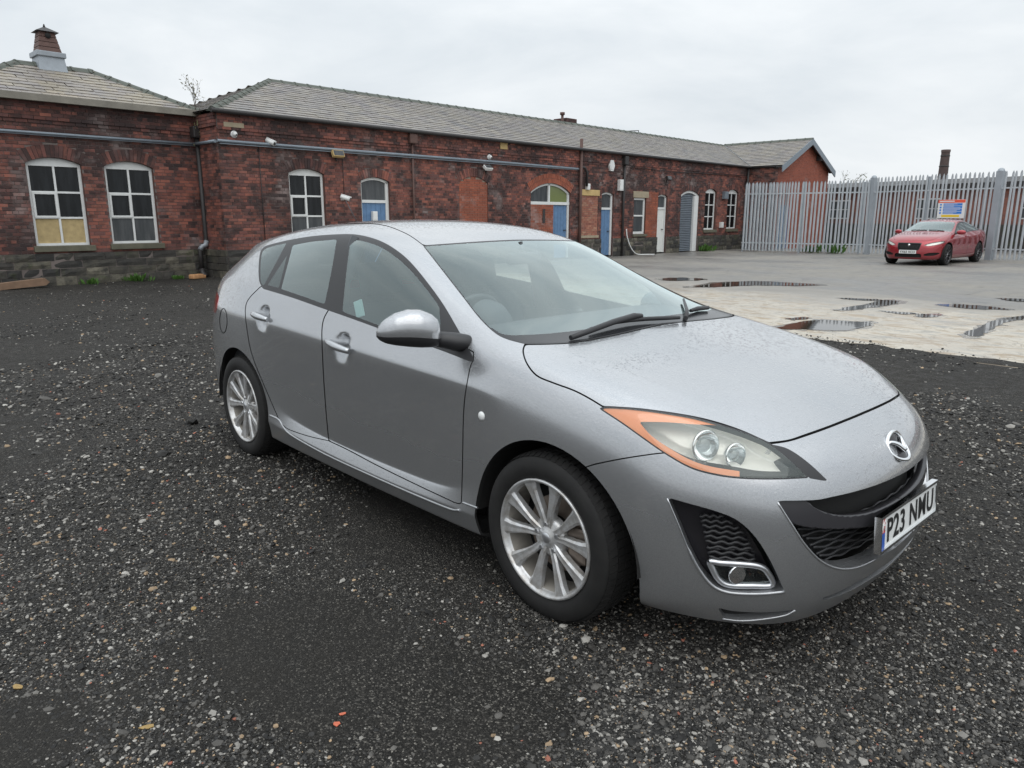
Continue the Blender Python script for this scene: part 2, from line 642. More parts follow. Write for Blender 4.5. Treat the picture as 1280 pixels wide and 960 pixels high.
def concrete_material(wet=0.0):
    t = NT('pale_concrete' if not wet else 'wet_concrete')
    P = t.pos()
    n1 = t.noise(P, 0.5, 6, 0.6, 0.6)
    n2 = t.noise(t.pos(scale=(1.0, 2.6, 1.0)), 2.0, 7, 0.65, 0.8)
    n3 = t.noise(P, 45, 4)
    a = t.mix(t.ramp(n1, [(0.35, 0), (0.65, 1)]), (0.36, 0.318, 0.255), (0.47, 0.432, 0.365))
    a = t.mix(t.ramp(n2, [(0.51, 0.0), (0.60, 0.9)]), a, (0.26, 0.185, 0.105))
    a = t.mix(t.ramp(n2, [(0.36, 0.9), (0.46, 0.0)]), a, (0.23, 0.222, 0.205))
    n4 = t.noise(t.pos(scale=(1.6, 1.0, 1.0)), 1.1, 8, 0.62, 1.4)
    line = t.math('ABSOLUTE', t.math('SUBTRACT', n4, 0.5))
    a = t.mix(t.ramp(line, [(0.0, 0.75), (0.014, 0.0)]), a, (0.14, 0.11, 0.075))
    a = t.mix(t.math('MULTIPLY', n3, 0.25), a, (0.55, 0.52, 0.46))
    # the pad is worn away to grey tarmac towards the fence
    sp = t.new('ShaderNodeSeparateXYZ')
    t.l.new(P, sp.inputs[0])
    n5 = t.noise(P, 0.7, 7, 0.65)
    edge = t.math('ADD', sp.outputs[1], t.math('MULTIPLY', t.math('SUBTRACT', n5, 0.5), 5.0))
    a = t.mix(t.ramp(t.math('MULTIPLY', edge, 0.05), [(0.47, 0.0), (0.60, 1.0)]), a, (0.22, 0.205, 0.182))
    t.set(color=t.mix(wet, a, t.mix(0.55, a, (0.05, 0.042, 0.032))) if wet else a)
    t.set(rough=0.14 if wet else t.ramp(n1, [(0.35, 0.30), (0.62, 0.62)]), spec=0.5)
    t.set(normal=t.bump(t.math('ADD', n3, t.math('MULTIPLY', n2, 3.0)), 0.06 if wet else 0.22, 0.012))
    return t.m


M['asphalt'] = ground_material()
M['gravel_base'] = gravel_base_material()
M['concrete'] = concrete_material()
M['wet_concrete'] = concrete_material(0.8)
_t = NT('puddle_water')
_n = _t.noise(_t.pos(), 7.0, 3)
_t.set(color=(0.045, 0.038, 0.030), rough=0.03, spec=0.9, ior=1.33, normal=_t.bump(_n, 0.02, 0.01))
M['puddle'] = _t.m


def sheet(name, poly, z, mat, res=None, amp=0.0, parent=None):
    """flat sheet over an outline"""
    bm = bmesh.new()
    f = bm.faces.new([bm.verts.new((x, y, z)) for x, y in poly])
    bmesh.ops.triangulate(bm, faces=[f])
    me = bpy.data.meshes.new(name)
    bm.to_mesh(me)
    bm.free()
    return link(name, me, mat, parent)


def wob(pts, amp, step, seed):
    r = np.random.default_rng(seed)
    out = []
    for a, b in zip(pts, pts[1:]):
        a, b = np.array(a, float), np.array(b, float)
        n = max(1, int(np.linalg.norm(b - a) / step))
        for k in range(n):
            out.append(a + (b - a) * k / n + r.normal(0, amp, 2))
    out.append(np.array(pts[-1], float))
    return out


gnd = sheet('ground', [(-400, -400), (400, -400), (400, 400), (-400, 400)], 0.0, M['asphalt'])
tag(gnd, kind='structure')
# the gravel reaches the left-hand wall and stops at the concrete
EDGE = wob([(26, 6.5), (8, 6.4), (3, 6.35), (0.0, 6.3), (-2.2, 6.25), (-5, 6.2), (-9, 6.3), (-13, 6.0), (-16.4, 6.2)], 0.05, 0.22, 3)
# gently uneven gravel sheet, flat under the car
def gravel_sheet():
    gx = np.concatenate([np.arange(-17.5, -6, .5), np.arange(-6, 3, .12), np.arange(3, 27, 1.0)])
    gy = np.concatenate([np.arange(-30, -5, 1.0), np.arange(-5, 3.2, .12), np.arange(3.2, 6.01, .35)])
    V, F = [], []
    def hz(x, y):
        h = .012 * math.sin(x * 1.7 + 1.3 * math.sin(y * .9)) + .010 * math.sin(y * 2.3 + x * .6) + .006 * math.sin(5 * x + 2 * y)
        # ruts in front of the near wheel
        h -= .020 * math.exp(-(((x + .45) / .35) ** 2 + ((y + 1.6) / .22) ** 2))
        near = min(1.0, max(0.0, min(math.hypot(x - wx, y - wy) for wx, wy in ((0, -.77), (-2.64, -.77), (0, .77), (-2.64, .77))) - .25) / .5)
        return .010 + (h * near if near < 1 else h) - .004 * (1 - near)
    for y in gy:
        for x in gx:
            V.append((x, y, max(.004, hz(x, y))))
    n = len(gx)
    for j in range(len(gy) - 1):
        for i in range(n - 1):
            F.append((j * n + i, j * n + i + 1, (j + 1) * n + i + 1, (j + 1) * n + i))
    # ragged strip up to the concrete edge
    base = len(V)
    e = sorted([tuple(p_) for p_ in EDGE], key=lambda p_: p_[0])
    ex, ey = [p_[0] for p_ in e], [p_[1] for p_ in e]
    last = (len(gy) - 1) * n
    xs2 = np.concatenate([np.arange(-17.4, 27, .12)])
    for x in xs2:
        V.append((x, gy[-1], .008))
        V.append((x, float(np.interp(x, ex, ey)) + random.uniform(-.04, .06), .012))
    for i in range(len(xs2) - 1):
        F.append((base + 2 * i, base + 2 * i + 2, base + 2 * i + 3, base + 2 * i + 1))
    me = mesh_from('gravel_yard', V, F, smooth=True)
    o = link('gravel_yard', me, M['gravel_base'])
    tag(o, kind='structure')
    return hz, (ex, ey)


GRAVEL_Z, GRAVEL_EDGE = gravel_sheet()
# pale concrete pad
pad = wob([(30, 6.2), (-13.5, 5.9)], .02, 2.0, 4) + wob([(-13.5, 5.9), (-14.5, 9.0), (-12.4, 11.6), (-9.6, 12.9), (-6.5, 13.0), (-4.2, 12.8), (-2.6, 11.9), (-1.2, 11.6), (3, 11.5), (12, 11.8), (30, 11.8)], .08, .35, 5)
pd = sheet('concrete_pad', [tuple(p_) for p_ in pad], 0.005, M['concrete'])
tag(pd, kind='structure')


def puddle(px_pts, z=0.0100, seed=0, wobble=0.05):
    """irregular water sheet whose rim is read off the photograph on the ground plane"""
    P = [on_z(q, 0.0)[:2] for q in px_pts]
    C = cat_rom(P, 6, True)
    r = np.random.default_rng(seed)
    C = C + r.normal(0, wobble * .3, C.shape)
    ctr = C.mean(0)
    D = ctr + (C - ctr) * 1.16 + r.normal(0, .045, C.shape)
    w = sheet('damp_patch', [tuple(c) for c in D], 0.0068 + 0.0001 * seed, M['wet_concrete'])
    tag(w, kind='structure')
    o = sheet('puddle', [tuple(c) for c in C], z, M['puddle'])
    tag(o, kind='structure')


PUDDLES = [
    [(868, 359), (900, 354), (945, 352), (985, 354), (1020, 356.5), (985, 357.5), (940, 357), (905, 359)],
    [(824, 349), (850, 347.5), (880, 349), (865, 351), (835, 351)],
    [(972, 411), (1000, 403), (1030, 400.5), (1060, 402.5), (1088, 403.5), (1080, 409.5), (1050, 414), (1010, 412.5)],
    [(1048, 387), (1080, 381.5), (1100, 376.5), (1122, 376.5), (1118, 380.5), (1090, 385), (1065, 388)],
    [(1050, 373), (1090, 374.5), (1110, 376.2), (1085, 376.2), (1062, 375)],
    [(1172, 381), (1205, 381.2), (1240, 384), (1262, 387.5), (1225, 386.8), (1190, 384.5)],
    [(1100, 389.5), (1130, 391), (1150, 393), (1125, 393)],
    [(1145, 394.5), (1165, 392.8), (1178, 394), (1168, 397), (1150, 397)],
    [(1208, 418), (1225, 409), (1245, 401), (1275, 396), (1290, 397), (1255, 404), (1238, 413), (1222, 421)],
    [(1252, 373.5), (1285, 374.5), (1290, 377), (1265, 376.5)],
    [(985, 399), (1005, 397), (1012, 398.5), (995, 400.5)],
]
for _k, _p in enumerate(PUDDLES):
    puddle(_p, seed=_k)


# ------------------------------------------------------------------ loose stones
def stone_meshes():
    out = []
    for k in range(7):
        bm = bmesh.new()
        bmesh.ops.create_icosphere(bm, subdivisions=1, radius=1.0)
        r = random.Random(k)
        sc = (r.uniform(.7, 1.3), r.uniform(.6, 1.0), r.uniform(.35, .65))
        for v in bm.verts:
            q = r.uniform(.72, 1.15)
            v.co = Vector((v.co.x * sc[0] * q, v.co.y * sc[1] * q, v.co.z * sc[2] * q))
        me = bpy.data.meshes.new('stone')
        bm.to_mesh(me)
        bm.free()
        out.append(me)
    return out


def stone_material():
    t = NT('loose_stone')
    c = t.new('ShaderNodeAttribute', attribute_name='tone', attribute_type='INSTANCER').outputs['Color']
    n = t.noise(t.pos(), 150, 3)
    t.set(color=t.mix(t.math('MULTIPLY', n, 0.35), c, (0.03, 0.03, 0.03)), rough=0.6, spec=0.25)
    return t.m


M['stone'] = stone_material()


def scatter_gravel():
    """stones as one joined-up cover: points with size, turn and tone, stones set on them by geometry nodes"""
    pts, size, tone, rot, pick = [], [], [], [], []
    r = np.random.default_rng(11)
    # stones thin out with distance from the standing point
    N = 640000
    th = CAM_YAW + r.uniform(-math.radians(62), math.radians(62), N)
    rad = 1.0 / r.uniform(1 / 21.0, 1 / 1.25, N)
    G = np.stack([CAM_C[0] + rad * np.cos(th), CAM_C[1] + rad * np.sin(th)], 1)
    t = np.ones(N)
    x, y = G[:, 0], G[:, 1]
    ex, ey = GRAVEL_EDGE
    e = np.interp(x, ex, ey)
    ok = (y < e + r.exponential(.10, N)) & (x > -16.9) & (x < 14) & (y > -14) & (t > 0)
    x, y = x[ok], y[ok]
    # clear, muddy patches with few stones
    mud = np.exp(-(((x + .35) / .55) ** 2 + ((y + 1.72) / .20) ** 2)) + .8 * np.exp(-(((x + .52) / .30) ** 2 + ((y + 1.38) / .10) ** 2))
    mud += .6 * (np.sin(x * .9 + 2 * np.sin(y * .6)) * np.sin(y * .8 + x * .3) > .55) * (np.hypot(x, y) < 12)
    keep = r.uniform(0, 1, len(x)) > mud * .85
    x, y = x[keep], y[keep]
    dist = np.hypot(x - CAM_C[0], y - CAM_C[1])
    s = np.exp(r.normal(math.log(.0040), .46, len(x)))
    s *= np.clip(dist / 3.2, .9, 2.3)
    s = np.clip(s, .002, .022)
    big = r.uniform(0, 1, len(x)) < .007
    s[big] *= r.uniform(1.5, 2.6, big.sum())
    z = np.array([GRAVEL_Z(a, b) for a, b in zip(x, y)]) + s * .12
    k = r.uniform(0, 1, len(x))
    dark = np.stack([r.uniform(.008, .034, len(x))] * 3, 1) * np.array([1.0, .96, .90])
    mid = np.stack([r.uniform(.04, .14, len(x))] * 3, 1) * np.array([1.0, .94, .85])
    pale = np.stack([r.uniform(.18, .46, len(x))] * 3, 1) * np.array([1.0, .95, .86])
    tan = np.stack([r.uniform(.25, .45, len(x))] * 3, 1) * np.array([1.0, .72, .45])
    red = np.stack([r.uniform(.25, .45, len(x))] * 3, 1) * np.array([1.0, .38, .25])
    c = np.where((k < .52)[:, None], dark, np.where((k < .86)[:, None], mid, np.where((k < .968)[:, None], pale, np.where((k < .9965)[:, None], tan, red))))
    me = bpy.data.meshes.new('gravel_stones')
    me.from_pydata(np.stack([x, y, z], 1).tolist(), [], [])
    a = me.attributes.new('size', 'FLOAT', 'POINT')
    a.data.foreach_set('value', s.astype(np.float32))
    a = me.attributes.new('turn', 'FLOAT_VECTOR', 'POINT')
    a.data.foreach_set('vector', np.stack([r.uniform(-.5, .5, len(x)), r.uniform(-.5, .5, len(x)), r.uniform(0, 6.28, len(x))], 1).astype(np.float32).ravel())
    a = me.attributes.new('tone', 'FLOAT_COLOR', 'POINT')
    a.data.foreach_set('color', np.concatenate([c, np.ones((len(x), 1))], 1).astype(np.float32).ravel())
    o = link('gravel_stones', me)
    tag(o, 'loose dark gravel with pale stones spread over the yard', 'gravel', kind='stuff')
    tc = bpy.data.collections.new('stone_kinds')
    for m_ in stone_meshes():
        m_.materials.append(M['stone'])
        so = bpy.data.objects.new('stone_kind', m_)
        tc.objects.link(so)
    ng = bpy.data.node_groups.new('set_stones', 'GeometryNodeTree')
    ng.interface.new_socket('Geometry', in_out='INPUT', socket_type='NodeSocketGeometry')
    ng.interface.new_socket('Geometry', in_out='OUTPUT', socket_type='NodeSocketGeometry')
    n, l = ng.nodes, ng.links
    gi, go = n.new('NodeGroupInput'), n.new('NodeGroupOutput')
    iop = n.new('GeometryNodeInstanceOnPoints')
    ci = n.new('GeometryNodeCollectionInfo')
    ci.inputs['Collection'].default_value = tc
    ci.inputs['Separate Children'].default_value = True
    ci.inputs['Reset Children'].default_value = True
    l.new(gi.outputs[0], iop.inputs['Points'])
    l.new(ci.outputs[0], iop.inputs['Instance'])
    iop.inputs['Pick Instance'].default_value = True
    def na(nm, ty):
        q = n.new('GeometryNodeInputNamedAttribute')
        q.data_type = ty
        q.inputs['Name'].default_value = nm
        return q.outputs['Attribute']
    l.new(na('size', 'FLOAT'), iop.inputs['Scale'])
    l.new(na('turn', 'FLOAT_VECTOR'), iop.inputs['Rotation'])
    l.new(iop.outputs[0], go.inputs[0])
    md = o.modifiers.new('stones', 'NODES')
    md.node_group = ng
    return len(x)


_NST = scatter_gravel()
print('stones', _NST)
# ------------------------------------------------------------------ masonry materials
def brick_material(name, cols, soot=0.6, wear=0.0):
    t = NT(name)
    r = t.rnd()
    base = t.ramp(r, [(i / (len(cols) - 1), c) for i, c in enumerate(cols)])
    P = t.pos()
    big = t.noise(P, 0.55, 5, 0.62)
    mid = t.noise(P, 2.3, 6, 0.7)
    s = t.math('ADD', t.math('MULTIPLY', big, 0.6), t.math('MULTIPLY', mid, 0.5))
    s = t.math('ADD', s, t.math('MULTIPLY', t.math('FRACT', t.math('MULTIPLY', r, 7.31)), 0.16))
    sm = t.ramp(s, [(0.52, 0.0), (0.70, soot)])
    c = t.mix(sm, base, (0.022, 0.019, 0.020))
    # pale bloom of lime on some bricks
    w = t.noise(P, 1.1, 4, 0.6)
    wf = t.math('MULTIPLY', t.ramp(w, [(0.54, 0.0), (0.70, 0.7)]), t.math('FRACT', t.math('MULTIPLY', r, 13.7)))
    c = t.mix(wf, c, (0.42, 0.34, 0.32))
    g = t.noise(P, 90, 3)
    c = t.mix(t.math('MULTIPLY', g, 0.35), c, (0.05, 0.03, 0.028))
    t.set(color=c, rough=0.78, spec=0.35, normal=t.bump(g, 0.4, 0.004))
    return t.m


def stone_block_material():
    t = NT('sooty_sandstone')
    r = t.rnd()
    P = t.pos()
    c = t.ramp(r, [(0.0, (0.028, 0.027, 0.025)), (0.45, (0.055, 0.050, 0.043)), (0.75, (0.085, 0.078, 0.058)), (1.0, (0.16, 0.145, 0.11))])
    n = t.noise(P, 5.0, 6, 0.7)
    c = t.mix(t.ramp(n, [(0.40, 0.0), (0.65, 0.8)]), c, (0.022, 0.022, 0.021))
    moss = t.noise(P, 2.2, 5, 0.65)
    c = t.mix(t.ramp(moss, [(0.57, 0.0), (0.70, 0.6)]), c, (0.055, 0.068, 0.024))
    t.set(color=c, rough=0.8, normal=t.bump(t.noise(P, 28, 5), 0.7, 0.012))
    return t.m


def slate_material(name, cols, lichen):
    t = NT(name)
    r = t.rnd()
    P = t.pos()
    c = t.ramp(r, [(i / (len(cols) - 1), q) for i, q in enumerate(cols)])
    n = t.noise(P, 1.6, 6, 0.65)
    c = t.mix(t.ramp(n, [(0.42, 0.0), (0.68, lichen)]), c, (0.27, 0.235, 0.165))
    m = t.noise(P, 11, 5, 0.7)
    c = t.mix(t.ramp(m, [(0.50, 0.0), (0.72, 0.55)]), c, (0.075, 0.075, 0.075))
    t.set(color=c, rough=0.48, spec=0.5, normal=t.bump(t.noise(P, 30, 4), 0.3, 0.005))
    return t.m


M['brick'] = brick_material('old_red_brick', [(0.21, 0.080, 0.063), (0.31, 0.108, 0.078), (0.36, 0.132, 0.092), (0.25, 0.097, 0.080), (0.14, 0.068, 0.062), (0.29, 0.118, 0.090)], 0.88)
M['brick_new'] = brick_material('orange_infill_brick', [(0.37, 0.108, 0.060), (0.42, 0.130, 0.074), (0.33, 0.098, 0.058)], 0.35)
M['brick_gable'] = brick_material('clean_gable_brick', [(0.34, 0.098, 0.060), (0.39, 0.118, 0.072), (0.30, 0.088, 0.056)], 0.2)
M['brick_pink'] = brick_material('mottled_pink_brick', [(0.46, 0.21, 0.14), (0.38, 0.15, 0.10), (0.30, 0.11, 0.08), (0.50, 0.27, 0.18)], 0.15)
M['mortar'] = simple_mat('sooty_mortar', (0.15, 0.125, 0.115), 0.9, bump=0.4, bscale=60, vary=0.5, vscale=1.5)
M['mortar_pale'] = simple_mat('pale_mortar', (0.27, 0.22, 0.18), 0.9, bump=0.3, bscale=60, vary=0.2)
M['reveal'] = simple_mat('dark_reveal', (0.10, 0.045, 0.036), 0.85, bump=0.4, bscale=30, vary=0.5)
M['stone_block'] = stone_block_material()
M['sill_stone'] = simple_mat('sill_stone', (0.11, 0.105, 0.075), 0.8, bump=0.5, bscale=25, vary=0.45, vscale=6)
M['lintel'] = simple_mat('yellow_lintel', (0.50, 0.36, 0.16), 0.8, bump=0.4, bscale=20, vary=0.3, vscale=5)
M['lintel_grey'] = simple_mat('buff_lintel', (0.32, 0.27, 0.19), 0.8, bump=0.4, bscale=20, vary=0.3, vscale=5)
M['slate'] = slate_material('grey_slate', [(0.145, 0.133, 0.128), (0.20, 0.186, 0.174), (0.17, 0.152, 0.150), (0.24, 0.222, 0.20), (0.13, 0.126, 0.128)], 0.5)
M['slate_tan'] = slate_material('lichened_slate', [(0.18, 0.162, 0.145), (0.25, 0.222, 0.186), (0.20, 0.182, 0.176), (0.29, 0.25, 0.195)], 0.75)
M['ridge'] = simple_mat('mossy_ridge_tile', (0.085, 0.095, 0.080), 0.75, bump=0.4, bscale=18, vary=0.45, vscale=4)
M['white_paint'] = simple_mat('flaking_white_paint', (0.66, 0.67, 0.66), 0.5, bump=0.15, bscale=30, vary=0.14, vscale=9)
M['blue_paint'] = simple_mat('faded_blue_paint', (0.10, 0.19, 0.33), 0.55, bump=0.15, bscale=20, vary=0.35, vscale=7)
M['white_door'] = simple_mat('white_door_paint', (0.68, 0.69, 0.66), 0.5, vary=0.10, vscale=5)
M['shutter_metal'] = simple_mat('blue_grey_shutter', (0.155, 0.18, 0.21), 0.45, 0.2, vary=0.2)
M['iron'] = simple_mat('black_iron', (0.028, 0.026, 0.026), 0.55, bump=0.3, bscale=40, vary=0.4)
M['lead'] = simple_mat('lead_flashing', (0.30, 0.33, 0.36), 0.5, 0.3, vary=0.25, vscale=7)
M['gutter_stone'] = simple_mat('stone_gutter', (0.21, 0.195, 0.165), 0.8, bump=0.4, bscale=25, vary=0.4, vscale=4)
M['conduit'] = simple_mat('grey_conduit', (0.20, 0.235, 0.27), 0.45, 0.3, vary=0.2, vscale=5)
M['rust_pipe'] = simple_mat('rusty_pipe', (0.10, 0.055, 0.045), 0.65, bump=0.3, bscale=40, vary=0.5, vscale=5)
M['cast_white'] = simple_mat('white_casing', (0.70, 0.71, 0.70), 0.4)
M['chipboard'] = simple_mat('weathered_board', (0.42, 0.32, 0.16), 0.8, bump=0.3, bscale=60, vary=0.4, vscale=9)
M['vent_wood'] = simple_mat('brown_vent_timber', (0.10, 0.055, 0.045), 0.7, bump=0.3, bscale=30, vary=0.4, vscale=12)
M['green_glass'] = NT('painted_green_pane').set(color=(0.16, 0.19, 0.07), rough=0.15, spec=0.6).m
def pane_mat(name, c0, c1):
    t = NT(name)
    n = t.noise(t.pos(scale=(6, 6, 0.8)), 1.6, 4, 0.6)
    t.set(color=t.mix(t.ramp(n, [(0.40, 0), (0.65, 1)]), c0, c1), rough=0.07, spec=0.30)
    t.set(normal=t.bump(t.noise(t.pos(), 2.5, 2), 0.06, 0.02))
    return t.m
M['pane'] = pane_mat('dark_pane', (0.004, 0.005, 0.006), (0.014, 0.016, 0.018))
M['pane_grey'] = pane_mat('grey_film_pane', (0.055, 0.060, 0.064), (0.085, 0.090, 0.094))

FA = 1.6250012                                  # bearing of the long front (local x runs along the wall)
FU = np.array([math.cos(FA), math.sin(FA), 0.0])
FN = np.array([-math.sin(FA), math.cos(FA), 0.0])
OFF_MAIN, OFF_LEFT = 15.8105, 16.9397
EAVE = 3.86
PLINTH = 0.70


def frame_at(name, s0, off):
    p_ = FU * s0 + FN * off
    return empty(name, (p_[0], p_[1], 0.0), FA)


def to_world(s, y, z, off):
    return FU * s + FN * (off + y) + np.array([0, 0, z])


class Opening:
    def __init__(self, s0, s1, z0, zs, zt, ring=0.0, frame=0.0):
        self.s0, self.s1, self.z0, self.zs, self.zt, self.ring = s0, s1, z0, zs, zt, ring
        w = (s1 - s0) / 2
        h = max(zt - zs, 1e-3)
        self.c = (s0 + s1) / 2
        self.R = (w * w + h * h) / (2 * h)
        self.cz = zt - self.R
        self.half = math.asin(min(1.0, w / self.R))

    def arc(self, n=10, grow=0.0):
        return [(self.c + (self.R + grow) * math.sin(a), self.cz + (self.R + grow) * math.cos(a)) for a in np.linspace(-self.half, self.half, n + 1)]

    def blocked(self, z):
        """s interval that bricks must keep clear of at height z"""
        if z < self.z0:
            return None
        if self.ring <= 0:
            if z > self.zt:
                return None
            if z <= self.zs:
                return (self.s0, self.s1)
            w = math.sqrt(max(0, self.R ** 2 - (z - self.cz) ** 2))
            return (self.c - w, self.c + w)
        if z <= self.zs + .02:
            return (self.s0, self.s1)
        Ro = self.R + self.ring
        if z - self.cz > Ro:
            return None
        w = math.sqrt(max(0, Ro ** 2 - (z - self.cz) ** 2))
        # flanks of the fan of arch bricks
        k = math.tan(self.half) * (z - self.cz)
        w = min(w, k)
        return (self.c - w, self.c + w)


def brick_wall(bld, s0, s1, off, openings, shift, z0=PLINTH, z1=EAVE, mat='brick', singles=300, corbel=True, infill=()):
    """mortar backing + every brick as a solid of its own; the nearest ones are single objects"""
    wall = MB()
    X = lambda s: s - shift
    ops = sorted(openings, key=lambda o: o.s0)
    cur = s0
    yb = .010
    def quad(a, b, c, d):
        wall.add([(X(a), yb, c), (X(b), yb, c), (X(b), yb, d), (X(a), yb, d)], [(0, 1, 2, 3)])
    for o in ops:
        if o.s0 > cur:
            quad(cur, o.s0, z0, z1)
        if o.z0 > z0:
            quad(o.s0, o.s1, z0, o.z0)
        arc = o.arc(12)
        V = [(X(s), yb, z) for s, z in arc] + [(X(s), yb, z1) for s, z in arc]
        n = len(arc)
        wall.add(V, [(i, i + 1, n + i + 1, n + i) for i in range(n - 1)])
        cur = o.s1
    quad(cur, s1, z0, z1)
    wo = wall.build('wall', M['mortar'], bld, fix=False)
    # reveals
    rv = MB()
    for o in ops:
        d = .14
        rv.add([(X(o.s0), 0, o.z0), (X(o.s0), d, o.z0), (X(o.s0), d, o.zs), (X(o.s0), 0, o.zs)], [(0, 1, 2, 3)])
        rv.add([(X(o.s1), 0, o.z0), (X(o.s1), d, o.z0), (X(o.s1), d, o.zs), (X(o.s1), 0, o.zs)], [(3, 2, 1, 0)])
        arc = o.arc(12)
        V = [(X(s), 0, z) for s, z in arc] + [(X(s), d, z) for s, z in arc]
        n = len(arc)
        rv.add(V, [(i, n + i, n + i + 1, i + 1) for i in range(n - 1)])
    r_o = rv.build('reveals', M['reveal'], wo)
    r_o['kind'] = 'stuff'
    # bricks
    r = random.Random(int(off * 100))
    pieces = []
    nc = int(round((z1 - z0) / .075))
    ch = (z1 - z0) / nc
    for j in range(nc):
        za, zb = z0 + j * ch + .005, z0 + (j + 1) * ch - .005
        zm = (za + zb) / 2
        out = 0.0
        if corbel:
            if zm > z1 - .34:
                out = .045
            elif zm > z1 - .42:
                out = .022
        block = sorted([b for b in (o.blocked(zm) for o in ops) if b] + [(a, b) for (a, b, c, d) in infill if c < zm < d])
        header = (j % 4 == 3)
        pitch = .1125 if header else .225
        st = s0 - (pitch / 2 if j % 2 else 0)
        s = st
        while s < s1:
            segs = [(max(s, s0) + .005, min(s + pitch, s1) - .005)]
            for (a, b) in block:
                nx = []
                for (p_, q) in segs:
                    if q <= a or p_ >= b:
                        nx.append((p_, q))
                    else:
                        if p_ < a - .005:
                            nx.append((p_, a - .004))
                        if q > b + .005:
                            nx.append((b + .004, q))
                segs = nx
            for (p_, q) in segs:
                if q - p_ > .03:
                    full = abs((q - p_) - (pitch - .01)) < 1e-4
                    pieces.append((p_, q, za, zb, out + r.gauss(0, .0022), full, header))
            s += pitch
    def depth(pc):
        w = to_world((pc[0] + pc[1]) / 2, 0, (pc[2] + pc[3]) / 2, off) - CAM_C
        q = px_of(to_world((pc[0] + pc[1]) / 2, 0, (pc[2] + pc[3]) / 2, off)[None, :])[0]
        vis = (-5 < q[0] < 1285) and (q[1] < 300)
        return float(np.linalg.norm(w)) + (0 if vis else 100)
    order = sorted([i for i, pc in enumerate(pieces) if pc[5] and pc[4] < .015], key=lambda i: depth(pieces[i]))
    single = set(order[:singles])
    kinds = {}
    for hd in (False, True):
        L = (.1125 if hd else .225) - .01
        b = MB()
        b.box(0, L, 0, .030, 0, ch - .01, skip=('k',))
        me = mesh_from('brick', b.V, b.F)
        bm = bmesh.new()
        bm.from_mesh(me)
        bmesh.ops.bevel(bm, geom=[e for e in bm.edges if not e.is_boundary], offset=.003, segments=1, affect='EDGES')
        bm.to_mesh(me)
        bm.free()
        me.materials.append(M[mat])
        kinds[hd] = me
    st = MB()
    for i, (p_, q, za, zb, out, full, hd) in enumerate(pieces):
        if i in single:
            o = bpy.data.objects.new('brick', kinds[hd])
            COL.objects.link(o)
            o.parent = wo
            o.location = (X(p_), -out - .001, za)
        else:
            st.box(X(p_), X(q), -out, .012, za, zb, r.random(), skip=('k',))
    so = st.build('brickwork', M[mat], wo, fix=False)
    so['kind'] = 'stuff'
    if corbel:
        MB().box(X(s0), X(s1), -.030, .011, z1 - .345, z1 + .005).build('corbel_backing', M['mortar'], wo)
    # arch bricks
    for o in ops:
        if o.ring <= 0:
            continue
        rows = 1 if o.ring < .3 else 2
        n = max(7, int(round(2 * o.half * (o.R + .1) / .078)))
        m_ = M[getattr(o, 'ring_mat', mat)]
        stf = MB()
        far = np.linalg.norm(to_world(o.c, 0, 2.5, off) - CAM_C) > 26
        for rw in range(rows):
            r0 = o.R + .004 + rw * (o.ring / rows)
            r1 = o.R + (rw + 1) * (o.ring / rows) - .006
            for k in range(n):
                a0 = -o.half + 2 * o.half * (k + .06) / n
                a1 = -o.half + 2 * o.half * (k + .94) / n
                poly = [(X(o.c) + rr * math.sin(a), o.cz + rr * math.cos(a)) for rr, a in ((r0, a0), (r0, a1), (r1, a1), (r1, a0))]
                yy = -.004 + r.gauss(0, .002)
                if far:
                    stf.prism(poly, 'y', yy, .012, r.random())
                else:
                    MB().prism(poly, 'y', yy, .012, r.random()).build('arch_brick', m_, wo)
        if far and stf.V:
            q = stf.build('arch_bricks', m_, wo)
            q['kind'] = 'stuff'
    return wo


def small_bricks(parent, name, s0, s1, z0, z1, y, mat, shift, seed=1, holes=(), arc=None, singles=True):
    """panel of infill bricks set in an opening"""
    r = random.Random(seed)
    X = lambda s: s - shift
    b = MB()
    b.add([(X(s0), y + .012, z0), (X(s1), y + .012, z0), (X(s1), y + .012, z1), (X(s0), y + .012, z1)], [(0, 1, 2, 3)])
    panel = b.build(name, M['mortar_pale'], parent, fix=False)
    st = MB()
    nc = max(1, int(round((z1 - z0) / .075)))
    ch = (z1 - z0) / nc
    for j in range(nc):
        za, zb = z0 + j * ch + .005, z0 + (j + 1) * ch - .005
        s = s0 - (.11 if j % 2 else 0)
        while s < s1:
            p_, q = max(s, s0) + .005, min(s + .225, s1) - .005
            if arc is not None:
                w = math.sqrt(max(0, arc.R ** 2 - (zb - arc.cz) ** 2)) if zb > arc.zs else 9
                p_, q = max(p_, arc.c - w), min(q, arc.c + w)
            if q - p_ > .03:
                st.box(X(p_), X(q), y + r.gauss(0, .002), y + .014, za, zb, r.random(), skip=('k',))
            s += .225
    o = st.build('brickwork', M[mat], panel, fix=False)
    o['kind'] = 'stuff'
    return panel


